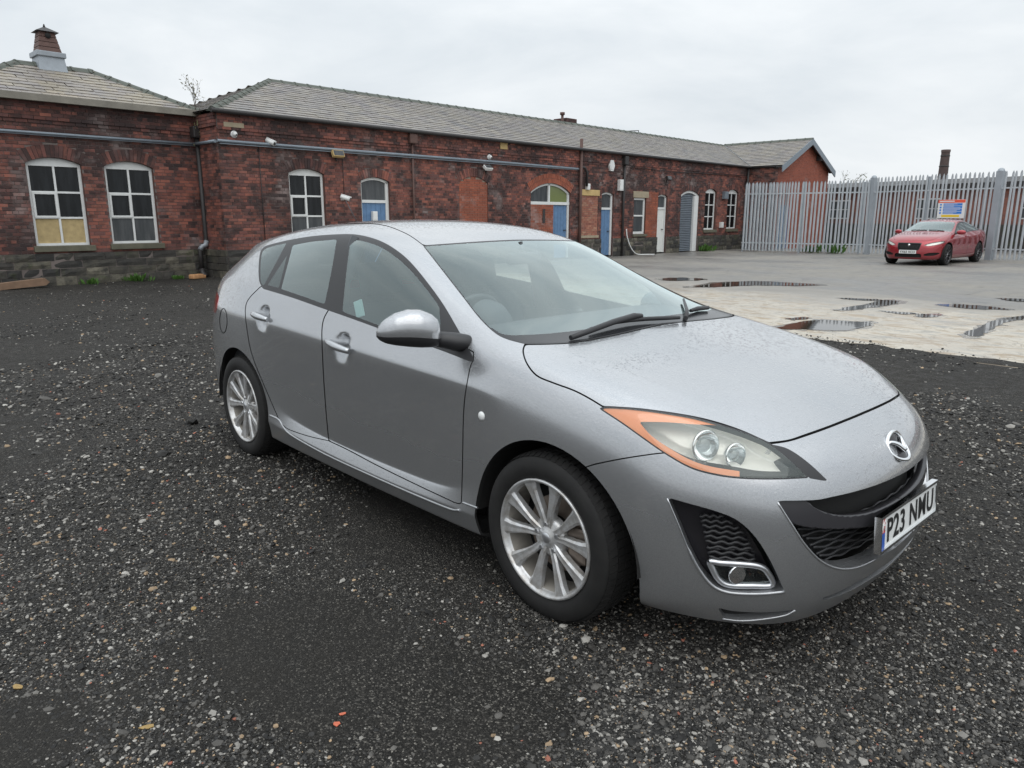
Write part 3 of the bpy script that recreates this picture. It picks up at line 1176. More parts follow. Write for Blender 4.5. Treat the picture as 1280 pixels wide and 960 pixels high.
def plinth(bld, s0, s1, shift, gaps=(), h=PLINTH, seed=3, outset=.05, base=-.05):
    """courses of rough stone blocks, each block an object"""
    r = random.Random(seed)
    X = lambda s: s - shift
    b = MB()
    cur = s0
    runs = []
    for (a, c) in sorted(gaps):
        if a > cur:
            runs.append((cur, a))
        cur = c
    runs.append((cur, s1))
    for (a, c) in runs:
        b.box(X(a), X(c), -outset + .018, .05, base, h - .004)
    pl = b.build('plinth', M['mortar'], bld)
    heights = [.20, .17, .17, .16]
    z = 0.0
    for ci, hh in enumerate(heights):
        for (a, c) in runs:
            s = a - r.uniform(0, .25)
            while s < c:
                L = r.uniform(.28, .72)
                p_, q = max(s, a) + .006, min(s + L, c) - .006
                if q - p_ > .06:
                    m = MB()
                    d = outset + r.uniform(-.008, .014)
                    x0, x1, za, zb = X(p_), X(q), z + .005 + (base if ci == 0 else 0), z + hh - .005
                    nx, nz = 3, 2
                    V = []
                    bev = .012
                    for iz in range(nz + 1):
                        for ix in range(nx + 1):
                            edge = ix in (0, nx) or iz in (0, nz)
                            V.append((x0 + (x1 - x0) * ix / nx, -d + (bev if edge else 0) + r.uniform(-.006, .006), za + (zb - za) * iz / nz))
                    F = [(iz * (nx + 1) + ix, iz * (nx + 1) + ix + 1, (iz + 1) * (nx + 1) + ix + 1, (iz + 1) * (nx + 1) + ix) for iz in range(nz) for ix in range(nx)]
                    n = len(V)
                    V += [(x0, .0, za), (x1, .0, za), (x1, .0, zb), (x0, .0, zb)]
                    F += [tuple([n, n + 1] + list(range(nx, -1, -1)))]
                    top = list(range(nz * (nx + 1), nz * (nx + 1) + nx + 1))
                    F += [tuple(top + [n + 2, n + 3])]
                    F += [tuple([n] + [iz * (nx + 1) for iz in range(nz + 1)] + [n + 3])]
                    F += [tuple([n + 1] + [iz * (nx + 1) + nx for iz in range(nz + 1)] + [n + 2])]
                    m.add(V, F)
                    m.build('stone_block', M['stone_block'], pl)
                s += L
        z += hh
    return pl


def arched_window(bld, o, shift, cols=2, rows=3, boarded=0, y=.085, casement=True, grey_low=False, head=True, fw=.06, panes=None):
    """white timber window with an arched head"""
    X = lambda s: s - shift
    f = MB()
    s0, s1, z0, zs, zt = o.s0 + .003, o.s1 - .003, o.z0, o.zs, o.zt
    y1 = y + .06
    f.box(X(s0), X(s0 + fw), y, y1, z0, zs)
    f.box(X(s1 - fw), X(s1), y, y1, z0, zs)
    f.box(X(s0 + fw), X(s1 - fw), y, y1, z0, z0 + fw * .9)
    arc = o.arc(14)
    poly = [(X(s), z - .003) for s, z in arc]
    poly = poly + [(X(s1), zs - .05), (X(s0), zs - .05)]
    f.prism(poly, 'y', y - .004, y1)
    zt_in = zs - .05
    H = zt_in - (z0 + fw * .9)
    W = (s1 - fw) - (s0 + fw)
    m = .042
    for k in range(1, cols):
        c = s0 + fw + W * k / cols
        f.box(X(c - m / 2), X(c + m / 2), y + .002, y1 - .003, z0 + fw * .9, zt_in)
    for k in range(1, rows):
        c = z0 + fw * .9 + H * k / rows
        f.box(X(s0 + fw), X(s1 - fw), y + .004, y1 - .005, c - m / 2, c + m / 2)
    if casement:
        a, b = s0 + fw, s0 + fw + W / cols
        c, d = z0 + fw * .9 + H / rows, z0 + fw * .9 + 2 * H / rows
        e = .045
        for (p_, q, u, v) in ((a, b, c, c + e), (a, b, d - e, d), (a, a + e, c + e, d - e), (b - e, b, c + e, d - e)):
            f.box(X(p_), X(q), y - .014, y1 - .01, u, v)
    root = f.build('window', M['white_paint'], bld)
    for k in range(cols):
        for j in range(rows):
            a, b = s0 + fw + W * k / cols, s0 + fw + W * (k + 1) / cols
            c, d = z0 + fw * .9 + H * j / rows, z0 + fw * .9 + H * (j + 1) / rows
            mat = M['pane']
            nm = 'pane'
            if boarded and j < boarded:
                mat = M['chipboard']
                nm = 'boarded_pane'
            elif grey_low and j == 0:
                mat = M['pane_grey']
            if panes:
                mat = panes
            MB().box(X(a), X(b), y + .03, y + .036, c, d).build(nm, mat, root)
    return root


def sill(bld, s0, s1, z, shift, h=.13):
    m = MB()
    m.bbox(s0 - shift - .06, s1 - shift + .08, -.075, .09, z - h, z - .004, .012)
    return m.build('window_sill', M['sill_stone'], bld)


def plank_door(bld, s0, s1, z0, z1, shift, mat, y=.10, n=5, handle=True, name='door'):
    X = lambda s: s - shift
    d = MB()
    d.box(X(s0), X(s1), y + .012, y + .05, z0, z1)
    root = d.build(name, M[mat], bld)
    w = (s1 - s0) / n
    for k in range(n):
        MB().bbox(X(s0 + k * w + .003), X(s0 + (k + 1) * w - .003), y, y + .014, z0 + .005, z1 - .005, .004).build('plank', M[mat], root)
    if handle:
        h = MB()
        h.box(X(s1 - .16), X(s1 - .04), y - .035, y, z0 + (z1 - z0) * .52, z0 + (z1 - z0) * .52 + .03)
        h.build('handle', M['iron'], root)
    return root


def door_frame(bld, o, shift, y=.07, fw=.085, transom=None, left=True):
    X = lambda s: s - shift
    f = MB()
    if left:
        f.box(X(o.s0 + .003), X(o.s0 + fw * .6), y, y + .08, o.z0, o.zs)
    f.box(X(o.s1 - fw), X(o.s1 - .003), y, y + .08, o.z0, o.zs)
    arc = o.arc(12)
    inn = o.arc(12, -fw * .7)
    V = [(X(s), y, z - .003) for s, z in arc] + [(X(s), y, z) for s, z in inn] + [(X(s), y + .08, z) for s, z in inn]
    n = len(arc)
    f.add(V, [(i, i + 1, n + i + 1, n + i) for i in range(n - 1)] + [(n + i, n + i + 1, 2 * n + i + 1, 2 * n + i) for i in range(n - 1)])
    if transom:
        f.box(X(o.s0 + .003), X(o.s1 - fw), y, y + .08, transom - .04, transom + .04)
    return f.build('door_frame', M['white_paint'], bld, fix=False)


def fan_light(bld, o, shift, zb, mat, y=.11, s0=None, s1=None):
    """pane filling the arched head above zb"""
    a, b = (o.s0 if s0 is None else s0), (o.s1 if s1 is None else s1)
    pts = [(s, z - .02) for s, z in o.arc(16) if a <= s <= b]
    poly = [(a - shift, zb)] + [(s - shift, z) for s, z in pts] + [(b - shift, zb)]
    # keep the straight sides inside the arch
    m = MB()
    n = len(poly)
    m.add([(x, y, z) for x, z in poly], [tuple(range(n - 1, -1, -1))])
    return m.build('pane', mat, bld, fix=False)


# ------------------------------------------------------------------ roofs
def roof_plane(roof, P0, U, Vv, region, mat, off, shift, singles=0, sw=.30, gauge=.215, seed=5):
    """slates laid in courses on the plane P0 + a U + b Vv (building coordinates), kept inside the region polygon (a, b)"""
    U = np.array(U, float)
    Vv = np.array(Vv, float)
    W = np.cross(U, Vv)
    if W[2] < 0:
        W = -W
    P0 = np.array(P0, float)
    reg = np.array(region, float)
    n = len(reg)
    base = MB()
    base.add([tuple(P0 + U * a + Vv * b - W * .012 - np.array([shift, 0, 0])) for a, b in reg], [tuple(range(n))])
    plane = base.build('roof_slope', M['mortar'], roof, fix=False)
    r = random.Random(seed)
    bmax = reg[:, 1].max()
    amin, amax = reg[:, 0].min(), reg[:, 0].max()
    items = []
    j = 0
    b = 0.0
    while b < bmax:
        a = amin - (sw / 2 if j % 2 else 0) - r.uniform(0, .02)
        while a < amax:
            w = sw * r.uniform(.93, 1.04)
            c = np.array([[a + w / 2, b + gauge / 2]])
            d = sdf(reg, c)[0]
            if d < .16:
                # keep each course within the verges and hips
                bb = min(b + gauge * .5, bmax - 1e-3)
                xs = []
                for (p_, q) in zip(reg, np.roll(reg, -1, 0)):
                    if (p_[1] - bb) * (q[1] - bb) < 0:
                        xs.append(p_[0] + (q[0] - p_[0]) * (bb - p_[1]) / (q[1] - p_[1]))
                if len(xs) >= 2:
                    a0_, a1_ = max(a, min(xs)), min(a + w - .006, max(xs))
                    if a1_ - a0_ > .03:
                        items.append((a0_, a1_, b, d))
            a += w
        b += gauge
        j += 1
    def dist(it):
        q = P0 + U * it[0] + Vv * it[2]
        return float(np.linalg.norm(to_world(q[0], q[1], q[2], off) - CAM_C))
    order = sorted([i for i, it in enumerate(items) if it[3] < -.12], key=lambda i: dist(items[i]))
    single = set(order[:singles])
    hl = gauge + .06
    me = None
    if singles:
        bx = MB()
        bx.box(0, sw - .008, 0, hl, 0, .009, skip=('b',))
        me = mesh_from('slate', bx.V, bx.F)
        me.materials.append(M[mat])
    st = MB()
    tilt = .016 / hl
    Rm = Matrix((U, Vv, W)).transposed()
    for i, (a0, a1, b0, d) in enumerate(items):
        lift = r.uniform(0, .006)
        # keep the outer slates within the hips
        if i in single:
            o = bpy.data.objects.new('slate', me)
            COL.objects.link(o)
            o.parent = plane
            p_ = P0 + U * a0 + Vv * b0 + W * (.012 + lift) - np.array([shift, 0, 0])
            o.matrix_local = Matrix.Translation(p_) @ (Rm @ Matrix.Rotation(-tilt, 3, 'X') @ Matrix.Rotation(r.uniform(-.012, .012) + (r.uniform(-.09, .09) if r.random() < .05 else 0), 3, 'Z')).to_4x4()
        else:
            q = []
            sk = r.uniform(-.006, .006) + (r.uniform(-.025, .025) if r.random() < .05 else 0)
            for (aa, bb, ww) in ((a0, b0 + sk, .012 + lift), (a1, b0 - sk, .012 + lift), (a1, b0 + hl, -.004), (a0, b0 + hl, -.004)):
                bb = min(bb, bmax + .03)
                q.append(P0 + U * aa + Vv * bb + W * ww - np.array([shift, 0, 0]))
            V = [tuple(p_) for p_ in q] + [tuple(p_ + W * .010) for p_ in q]
            st.add(V, [(4, 5, 6, 7), (0, 1, 5, 4), (1, 2, 6, 5), (3, 0, 4, 7)], r.random())
    o = st.build('slates', M[mat], plane, fix=False)
    o['kind'] = 'stuff'
    return plane


def ridge_run(roof, A, B, shift, L=.42, w=.15, drop=.07, mat='ridge'):
    A, B = np.array(A, float), np.array(B, float)
    d = B - A
    n = max(1, int(round(np.linalg.norm(d) / L)))
    seg = np.linalg.norm(d) / n
    me = None
    u = d / np.linalg.norm(d)
    side = np.cross(np.array([0, 0, 1.0]), u)
    side /= np.linalg.norm(side)
    up = np.cross(u, side)
    V = []
    prof = [(-w, -drop), (-w * .45, .012), (0, .045), (w * .45, .012), (w, -drop)]
    for x, k in ((0, 1.0), (seg * .86, 1.0), (seg * .86, 1.14), (seg * 1.0, 1.14)):
        for (a, b) in prof:
            V.append((x, a * k, b + (.012 if k > 1 else 0)))
    F = [(r_ * 5 + c, (r_ + 1) * 5 + c, (r_ + 1) * 5 + c + 1, r_ * 5 + c + 1) for r_ in range(3) for c in range(4)]
    F += [(0, 1, 2, 3, 4), (19, 18, 17, 16, 15)]
    me = mesh_from('ridge_tile', V, F)
    me.materials.append(M[mat])
    R3 = Matrix((u, side, up)).transposed()
    for k in range(n):
        o = bpy.data.objects.new('ridge_tile', me)
        COL.objects.link(o)
        o.parent = roof
        p_ = A + u * seg * k - np.array([shift, 0, 0])
        o.matrix_local = Matrix.Translation(p_) @ (R3 @ Matrix.Rotation(random.uniform(-.02, .02), 3, 'Z')).to_4x4()


def pipe(name, pts, rad, mat, parent, n=10):
    return MB().tube(pts, rad, n).build(name, mat, parent)


# ------------------------------------------------------------------ left-hand building with the hipped roof
def left_building():
    s0, s1 = 0.5, 5.46
    B = frame_at('brick_building', s0, OFF_LEFT)
    tag(B, 'small sooty brick building with hipped slate roof, roof vent and two tall arched windows', 'building')
    wa = Opening(1.70, 2.77, .865, 2.60, 2.73, .27)
    wb = Opening(3.23, 4.29, .880, 2.60, 2.73, .27)
    brick_wall(B, s0, s1, OFF_LEFT, [wa, wb], s0, singles=290)
    plinth(B, s0, s1, s0, seed=3)
    arched_window(B, wa, s0, boarded=1)
    arched_window(B, wb, s0, grey_low=True)
    sill(B, wa.s0, wa.s1, wa.z0, s0)
    sill(B, wb.s0, wb.s1, wb.z0, s0)
    # end and back walls
    m = MB()
    m.box(0, .2, .02, 3.4, 0, EAVE)
    m.box(.2, s1 - s0, 3.2, 3.4, 0, EAVE)
    m.build('side_wall', M['brick'], B)
    m = MB()
    m.box(.2, s1 - s0, .16, 3.2, 3.70, 3.80)
    m.build('ceiling_slab', M['mortar'], B)
    # roof
    roof = empty('roof', (0, 0, 0), 0, B)
    e, D, zr = EAVE + .10, 1.7, 4.86
    r0, r1 = 2.2, 3.72
    ov = .14
    run = D + ov
    Ls = math.hypot(run, zr - e)
    Vv = (0, run / Ls, (zr - e) / Ls)
    roof_plane(roof, (0, -ov, e), (1, 0, 0), Vv, [(s0 - .15, 0), (s1 + .05, 0), (r1, Ls), (r0, Ls)], 'slate_tan', OFF_LEFT, s0, singles=260, sw=.36, gauge=.19)
    for (xc, xe) in ((r0, s0 - .15), (r1, s1 + .05)):
        d = abs(xc - xe)
        L2 = math.hypot(d, zr - e)
        V2 = ((xc - xe) / L2, 0, (zr - e) / L2)
        roof_plane(roof, (xe, -ov, e), (0, 1, 0), V2, [(0, 0), (2 * run, 0), (run, L2)], 'slate_tan', OFF_LEFT, s0)
    roof_plane(roof, (0, 2 * D + ov, e), (1, 0, 0), (0, -run / Ls, (zr - e) / Ls), [(s0 - .15, 0), (s1 + .05, 0), (r1, Ls), (r0, Ls)], 'slate_tan', OFF_LEFT, s0)
    ridge_run(roof, (r0, D, zr + .02), (r1, D, zr + .02), s0)
    ridge_run(roof, (s1 + .05, -ov, e + .02), (r1, D, zr + .02), s0)
    ridge_run(roof, (s0 - .15, -ov, e + .02), (r0, D, zr + .02), s0)
    g = MB()
    g.prism([(-ov - .10, e - .12), (-ov - .10, e + .02), (-ov + .06, e + .02), (-ov + .06, e - .12)], 'x', -.25, s1 - s0 + .05)
    g.build('stone_gutter', M['gutter_stone'], B)
    sf = MB()
    sf.box(0, s1 - s0, -.10, .1, EAVE, EAVE + .04)
    sf.build('soffit', M['mortar'], B)
    # timber roof vent on its lead base
    v = empty('roof_vent', (2.86 - s0, D, 4.70), 0, B)
    m = MB()
    m.add([(-.30, -.32, -.04), (.30, -.32, -.04), (.30, .32, -.04), (-.30, .32, -.04), (-.26, -.26, .34), (.26, -.26, .34), (.26, .26, .34), (-.26, .26, .34)], [(0, 1, 5, 4), (1, 2, 6, 5), (2, 3, 7, 6), (3, 0, 4, 7), (4, 5, 6, 7)])
    m.bbox(-.30, .30, -.30, .30, .34, .45, .015)
    m.build('lead_base', M['lead'], v)
    m = MB()
    for k in range(4):
        w0, w1 = .235 - .02 * k, .235 - .02 * (k + 1)
        z0_, z1_ = .45 + .11 * k, .45 + .11 * (k + 1) - .012
        m.add([(-w0, -w0, z0_), (w0, -w0, z0_), (w0, w0, z0_), (-w0, w0, z0_), (-w1, -w1, z1_), (w1, -w1, z1_), (w1, w1, z1_), (-w1, w1, z1_)], [(0, 1, 5, 4), (1, 2, 6, 5), (2, 3, 7, 6), (3, 0, 4, 7), (4, 5, 6, 7), (0, 3, 2, 1)])
    m.build('vent_box', M['vent_wood'], v)
    m = MB()
    m.add([(-.23, -.23, .885), (.23, -.23, .885), (.23, .23, .885), (-.23, .23, .885), (0, 0, 1.02)], [(0, 1, 4), (1, 2, 4), (2, 3, 4), (3, 0, 4), (3, 2, 1, 0)])
    m.tube([(0, 0, 1.0), (0, 0, 1.07)], [.03, .012], 8)
    m.build('vent_cap', M['iron'], v)
    m = MB()
    m.lathe([(.001, -.012), (.055, -.012), (.06, .0)], 16, 'y', (0, -.20, .80))
    m.build('vent_hole', M['void'], v)
    # long cable conduit and downpipe
    pipe('conduit', [(s0 - s0 - .2, -.07, 3.21), (s1 - s0 + .0, -.07, 3.21)], .035, M['conduit'], B, 6)
    MB().box(-.2, s1 - s0, -.075, -.02, 3.165, 3.18).build('conduit_tray', M['conduit'], B)
    dp = empty('downpipe', (5.36 - s0, -.12, 0), 0, B)
    pipe('pipe', [(0, 0, 3.55), (0, 0, .98), (.0, 0, .86), (-.05, -.03, .79), (-.17, -.06, .76), (-.20, -.06, .68), (-.20, -.06, .20)], .055, M['iron'], dp, 12)
    pipe('pipe_bend', [(.0, 0, .90), (-.04, -.025, .80), (-.16, -.06, .765), (-.20, -.06, .69)], .060, M['lead'], dp, 12)
    MB().bbox(-.13, .13, -.13, .11, 3.35, 3.62, .03).build('hopper', M['iron'], dp)
    pipe('shoe', [(-.20, -.06, .22), (-.20, -.10, .10), (-.16, -.20, .03)], .065, M['iron'], dp, 12)
    return B


# ------------------------------------------------------------------ long range
def main_building():
    s0, s1 = 5.40, 31.88
    B = frame_at('brick_building', s0, OFF_MAIN)
    tag(B, 'long single storey sooty brick range with blue doors, white windows and grey slate roof', 'building')
    C_ = Opening(7.17, 8.20, .95, 2.58, 2.70, .27)
    D_ = Opening(9.34, 10.31, 0.05, 2.46, 2.57, .24)
    E_ = Opening(12.96, 14.20, .70, 2.55, 2.74, .26)
    F_ = Opening(16.24, 18.36, .70, 2.34, 2.66, .33)
    F_.ring_mat = 'brick_new'
    G_ = Opening(18.97, 20.00, .84, 2.28, 2.281)
    H_ = Opening(20.22, 20.99, 0.05, 2.36, 2.44, .22)
    I_ = Opening(22.35, 23.20, .84, 2.27, 2.271)
    J_ = Opening(24.08, 24.80, 0.05, 2.36, 2.44, .22)
    K_ = Opening(25.86, 27.40, 0.02, 2.46, 2.66, .24)
    L_ = Opening(27.93, 28.95, .96, 2.64, 2.79, .24)
    M_ = Opening(30.02, 31.05, .98, 2.66, 2.81, .24)
    ops = [C_, D_, E_, F_, G_, H_, I_, J_, K_, L_, M_]
    inf = [(23.21, 24.08, .70, 2.52), (22.28, 23.36, 2.275, 2.53), (18.90, 20.08, 2.285, 2.51)]
    brick_wall(B, s0, s1, OFF_MAIN, ops, s0, singles=290, infill=inf)
    plinth(B, s0, s1, s0, gaps=[(9.34, 10.31), (17.44, 18.36), (20.22, 20.99), (24.08, 24.80), (25.86, 27.40)], seed=9)
    # windows and doors
    arched_window(B, C_, s0, grey_low=True)
    sill(B, C_.s0, C_.s1, C_.z0, s0)
    for o in (L_, M_):
        arched_window(B, o, s0, casement=False, fw=.075)
        sill(B, o.s0, o.s1, o.z0, s0)
    door_frame(B, D_, s0, transom=1.92, fw=.10)
    fan_light(B, D_, s0, 1.94, M['pane_grey'], s0=D_.s0 + .02, s1=D_.s1 - .08)
    d = plank_door(B, D_.s0 + .05, D_.s1 - .10, .06, 1.90, s0, 'blue_paint')
    small_bricks(B, 'blocked_arch', E_.s0, E_.s1, .70, E_.zt, .02, 'brick_new', s0, 2, arc=E_)
    # wide arch: twin fanlight, new brick below, blue door
    tr = MB()
    tr.box(F_.s0 - s0, F_.s1 - s0, .05, .14, 1.93, 2.03)
    tr.box(17.22 - s0, 17.30 - s0, .06, .13, 2.03, F_.zt - .02)
    tr.box(18.27 - s0, F_.s1 - .004 - s0, .06, .14, .05, 1.93)
    tr.box(18.27 - s0, F_.s1 - .004 - s0, .06, .14, 2.03, F_.zs)
    n_ = 14
    arc, inn = F_.arc(n_), F_.arc(n_, -.07)
    V = [(s - s0, .06, z - .003) for s, z in arc] + [(s - s0, .06, z) for s, z in inn] + [(s - s0, .13, z) for s, z in inn]
    tr.add(V, [(i, i + 1, n_ + 2 + i, n_ + 1 + i) for i in range(n_)] + [(n_ + 1 + i, n_ + 2 + i, 2 * n_ + 3 + i, 2 * n_ + 2 + i) for i in range(n_)])
    fr = tr.build('fanlight_frame', M['white_paint'], B)
    fan_light(fr, F_, s0, 2.03, M['pane_grey'], s0=F_.s0 + .03, s1=17.23)
    fan_light(fr, F_, s0, 2.03, M['green_glass'], s0=17.29, s1=F_.s1 - .06)
    small_bricks(B, 'infill_panel', F_.s0, 17.44, .70, 1.93, .01, 'brick_new', s0, 4)
    MB().box(16.86 - s0, 16.98 - s0, -.008, .02, 1.30, 1.78).build('letter_slot', M['iron'], B)
    plank_door(B, 17.46, 18.26, .06, 1.92, s0, 'blue_paint')
    # blocked opening in mottled brick under a yellow lintel
    small_bricks(B, 'blocked_opening', G_.s0, G_.s1, .84, 2.28, .005, 'brick_pink', s0, 6)
    MB().bbox(18.92 - s0, 20.06 - s0, -.03, .08, 2.286, 2.50, .012).build('lintel', M['lintel'], B)
    MB().bbox(18.92 - s0, 20.06 - s0, -.03, .08, .74, .835, .012).build('stone_sill', M['lintel_grey'], B)
    door_frame(B, H_, s0, transom=1.83, fw=.10, left=False)
    fan_light(B, H_, s0, 1.86, M['pane_grey'], s0=H_.s0 + .01, s1=H_.s1 - .08)
    plank_door(B, H_.s0 + .01, H_.s1 - .10, .06, 1.80, s0, 'blue_paint', n=4)
    # sash window under a stone lintel
    w = MB()
    for (a, b, c, d_) in ((22.355, 22.43, .845, 2.27), (23.10, 23.195, .845, 2.27), (22.43, 23.10, .845, .94), (22.43, 23.10, 2.19, 2.27), (22.43, 23.10, 1.54, 1.60)):
        w.box(a - s0, b - s0, .06, .13, c, d_)
    wf = w.build('window', M['white_paint'], B)
    for (c, d_) in ((.94, 1.54), (1.60, 2.19)):
        MB().box(22.43 - s0, 23.10 - s0, .09, .096, c, d_).build('pane', M['pane_grey'], wf)
    MB().bbox(22.28 - s0, 23.36 - s0, -.02, .08, 2.275, 2.525, .012).build('lintel', M['lintel_grey'], B)
    sill(B, I_.s0, I_.s1, I_.z0, s0, .10)
    small_bricks(B, 'infill_panel', 23.21, 24.08, .70, 2.52, -.002, 'brick_new', s0, 8)
    door_frame(B, J_, s0, transom=1.88, fw=.09, left=False)
    fan_light(B, J_, s0, 1.91, M['pane_grey'], s0=J_.s0 + .01, s1=J_.s1 - .07)
    plank_door(B, J_.s0 + .01, J_.s1 - .09, .06, 1.86, s0, 'white_door', n=5)
    # roller shutter
    kf = MB()
    kf.box(27.04 - s0, 27.39 - s0, .03, .16, .02, K_.zs - .02)
    inn = K_.arc(14, -.10)
    arc = K_.arc(14)
    V = [(s - s0, .05, z - .003) for s, z in arc] + [(s - s0, .05, z) for s, z in inn] + [(s - s0, .15, z) for s, z in inn]
    kf.add(V, [(i, i + 1, 16 + i, 15 + i) for i in range(14)] + [(15 + i, 16 + i, 31 + i, 30 + i) for i in range(14)])
    kf.build('shutter_frame', M['white_paint'], B)
    shd = MB()
    shd.add([(25.87 - s0, .15, .03), (27.38 - s0, .15, .03), (27.38 - s0, .15, 2.60), (25.87 - s0, .15, 2.60)], [(0, 1, 2, 3)])
    sh_ = shd.build('roller_shutter', M['shutter_metal'], B, fix=False)
    me = None
    for k in range(34):
        if me is None:
            m = MB()
            m.prism([(.145, 0), (.118, .016), (.112, .038), (.118, .060), (.145, .076)], 'x', 25.87 - s0, 27.03 - s0)
            o = m.build('slat', M['shutter_metal'], sh_)
            me = o.data
        else:
            o = link('slat', me, None, sh_)
        o.location = (0, 0, .03 + .0765 * k)
    # left return wall, hidden ends
    rw = MB()
    rw.box(-.002, .02, .012, 1.15, 0, EAVE)
    rw.build('return_wall', M['mortar'], B)
    rb = MB()
    r = random.Random(4)
    nc = int(round((EAVE - PLINTH) / .075))
    ch = (EAVE - PLINTH) / nc
    for j in range(nc):
        y = -.11 if j % 2 else 0.0
        while y < 1.13:
            a, b = max(y, 0) + .005, min(y + .225, 1.13) - .005
            if b - a > .03:
                o_ = .045 if j >= nc - 4 else 0
                rb.box(-.012 - o_ + r.gauss(0, .002), .0, a, b, PLINTH + j * ch + .005, PLINTH + (j + 1) * ch - .005, r.random())
            y += .225
    o = rb.build('return_brickwork', M['brick'], B, fix=False)
    o['kind'] = 'stuff'
    for k, (z0_, z1_) in enumerate(((-.05, .20), (.20, .37), (.37, .54), (.54, .70))):
        y = 0.0
        while y < 1.1:
            L = r.uniform(.3, .5)
            MB().bbox(-.055 + r.uniform(-.01, .01), -.001, y - (.04 if y == 0 else 0) + .005, min(1.12, y + L) - .005, z0_ + .005, z1_ - .005, .012, r.random()).build('quoin_stone', M['stone_block'], B)
            y += L
    bk = MB()
    bk.box(.03, s1 - s0, 5.8, 6.0, 0, EAVE)
    bk.box(.0, .03, 1.2, 5.8, 0, EAVE)
    bk.box(.1, s1 - s0, .30, .36, 0, EAVE)
    bk.build('rear_wall', M['mortar'], B)
    # roof
    roof = empty('roof', (0, 0, 0), 0, B)
    e, D, zr, ov = EAVE + .05, 3.0, 5.27, .14
    run = D + ov
    Ls = math.hypot(run, zr - e)
    Vv = (0, run / Ls, (zr - e) / Ls)
    r0, r1 = 8.45, 34.95
    roof_plane(roof, (0, -ov, e), (1, 0, 0), Vv, [(s0 - .14, 0), (s1, 0), (r1, Ls), (r0, Ls)], 'slate', OFF_MAIN, s0, singles=290, sw=.31, gauge=.20)
    roof_plane(roof, (0, 2 * D + ov, e), (1, 0, 0), (0, -run / Ls, (zr - e) / Ls), [(s0 - .14, 0), (s1 + 6, 0), (s1 + 6, Ls), (r0, Ls)], 'slate', OFF_MAIN, s0)
    d = r0 - (s0 - .14)
    L2 = math.hypot(d, zr - e)
    roof_plane(roof, (s0 - .14, -ov, e), (0, 1, 0), (d / L2, 0, (zr - e) / L2), [(0, 0), (2 * run, 0), (run, L2)], 'slate', OFF_MAIN, s0, seed=8)
    ridge_run(roof, (r0, D, zr + .02), (r1, D, zr + .02), s0)
    ridge_run(roof, (s0 - .14, -ov, e + .02), (r0, D, zr + .02), s0, L=.36)
    fl = MB()
    A_, B_ = np.array([s1 - s0, -ov, e + .045]), np.array([r1 - s0, D, zr + .03])
    sd = np.array([.11, 0, .0])
    fl.add([tuple(A_ - sd), tuple(A_ + sd), tuple(B_ + sd), tuple(B_ - sd)], [(0, 1, 2, 3)])
    fl.build('valley_flashing', M['lead'], roof, fix=False)
    g = MB()
    g.tube([(-.18, -ov - .03, e - .03), (s1 - s0, -ov - .03, e - .03)], .055, 8)
    g.build('gutter', M['iron'], B)
    MB().box(0, s1 - s0, -.12, .1, EAVE, EAVE + .03).build('soffit', M['mortar'], B)
    # chimney stub and flue behind the ridge
    cm = MB()
    cm.bbox(21.75 - s0, 22.45 - s0, 3.1, 3.8, 4.9, 5.52, .02)
    cm.build('chimney_stub', M['brick'], B)
    fp_ = MB()
    fp_.tube([(21.50 - s0, 3.1, 5.1), (21.50 - s0, 3.1, 5.62)], .055, 10)
    fp_.tube([(21.50 - s0, 3.1, 5.60), (21.50 - s0, 3.1, 5.70)], .10, 10)
    fp_.build('flue_pipe', M['rust_pipe'], B)
    MB().tube([(26.0 - s0, 3.1, 5.33), (26.9 - s0, 3.05, 5.42), (26.9 - s0, 3.05, 5.18)], .02, 6).build('roof_bracket', M['iron'], B)
    # pipes and cables on the front
    pipe('conduit', [(-.05, -.085, 3.22), (9.2, -.085, 3.225), (13.15, -.085, 3.20), (13.28, -.085, 3.20)], .042, M['conduit'], B, 6)
    pipe('conduit', [(-.085, 1.10, 3.21), (-.085, -.05, 3.21)], .040, M['conduit'], B, 6)
    MB().box(0, 13.2, -.10, -.02, 3.155, 3.172).build('conduit_tray', M['conduit'], B)
    dp = empty('downpipe', (11.12 - s0, -.06, 0), 0, B)
    pipe('pipe', [(0, 0, 3.66), (0, 0, .10)], .030, M['rust_pipe'], dp, 8)
    MB().bbox(-.14, .14, -.10, .08, 3.55, 3.82, .03).build('hopper', M['rust_pipe'], dp)
    dp = empty('soil_pipe', (18.82 - s0, -.09, 0), 0, B)
    pipe('pipe', [(0, 0, 4.25), (0, 0, .05)], .058, M['rust_pipe'], dp, 10)
    pipe('branch_pipe', [(.0, 0, 3.28), (.22, 0, 3.26), (.36, 0, 3.10), (.36, 0, 2.62)], .045, M['iron'], dp, 8)
    dp = empty('downpipe', (21.52 - s0, -.08, 0), 0, B)
    pipe('pipe', [(0, 0, 3.75), (0, 0, .02)], .050, M['iron'], dp, 10)
    MB().bbox(-.12, .12, -.12, .08, 3.48, 3.80, .03).build('hopper', M['iron'], dp)
    dp = empty('downpipe', (31.70 - s0, -.10, 0), 0, B)
    pipe('pipe', [(0, 0, 3.85), (0, 0, .02)], .055, M['iron'], dp, 10)
    MB().bbox(5.55 - s0, 6.05 - s0, -.055, .02, 3.55, 3.66, .008).build('stone_patch', M['lintel_grey'], B)
    MB().bbox(14.72 - s0, 15.05 - s0, -.060, .02, 3.64, 3.84, .008).build('air_brick', M['lintel'], B)
    pipe('cable', [(8.78 - s0, -.02, 3.18), (8.78 - s0, -.02, 2.0)], .008, M['iron'], B, 5)
    pipe('cable', [(6.40 - s0, -.02, 3.2), (6.40 - s0, -.02, .72)], .010, M['iron'], B, 5)
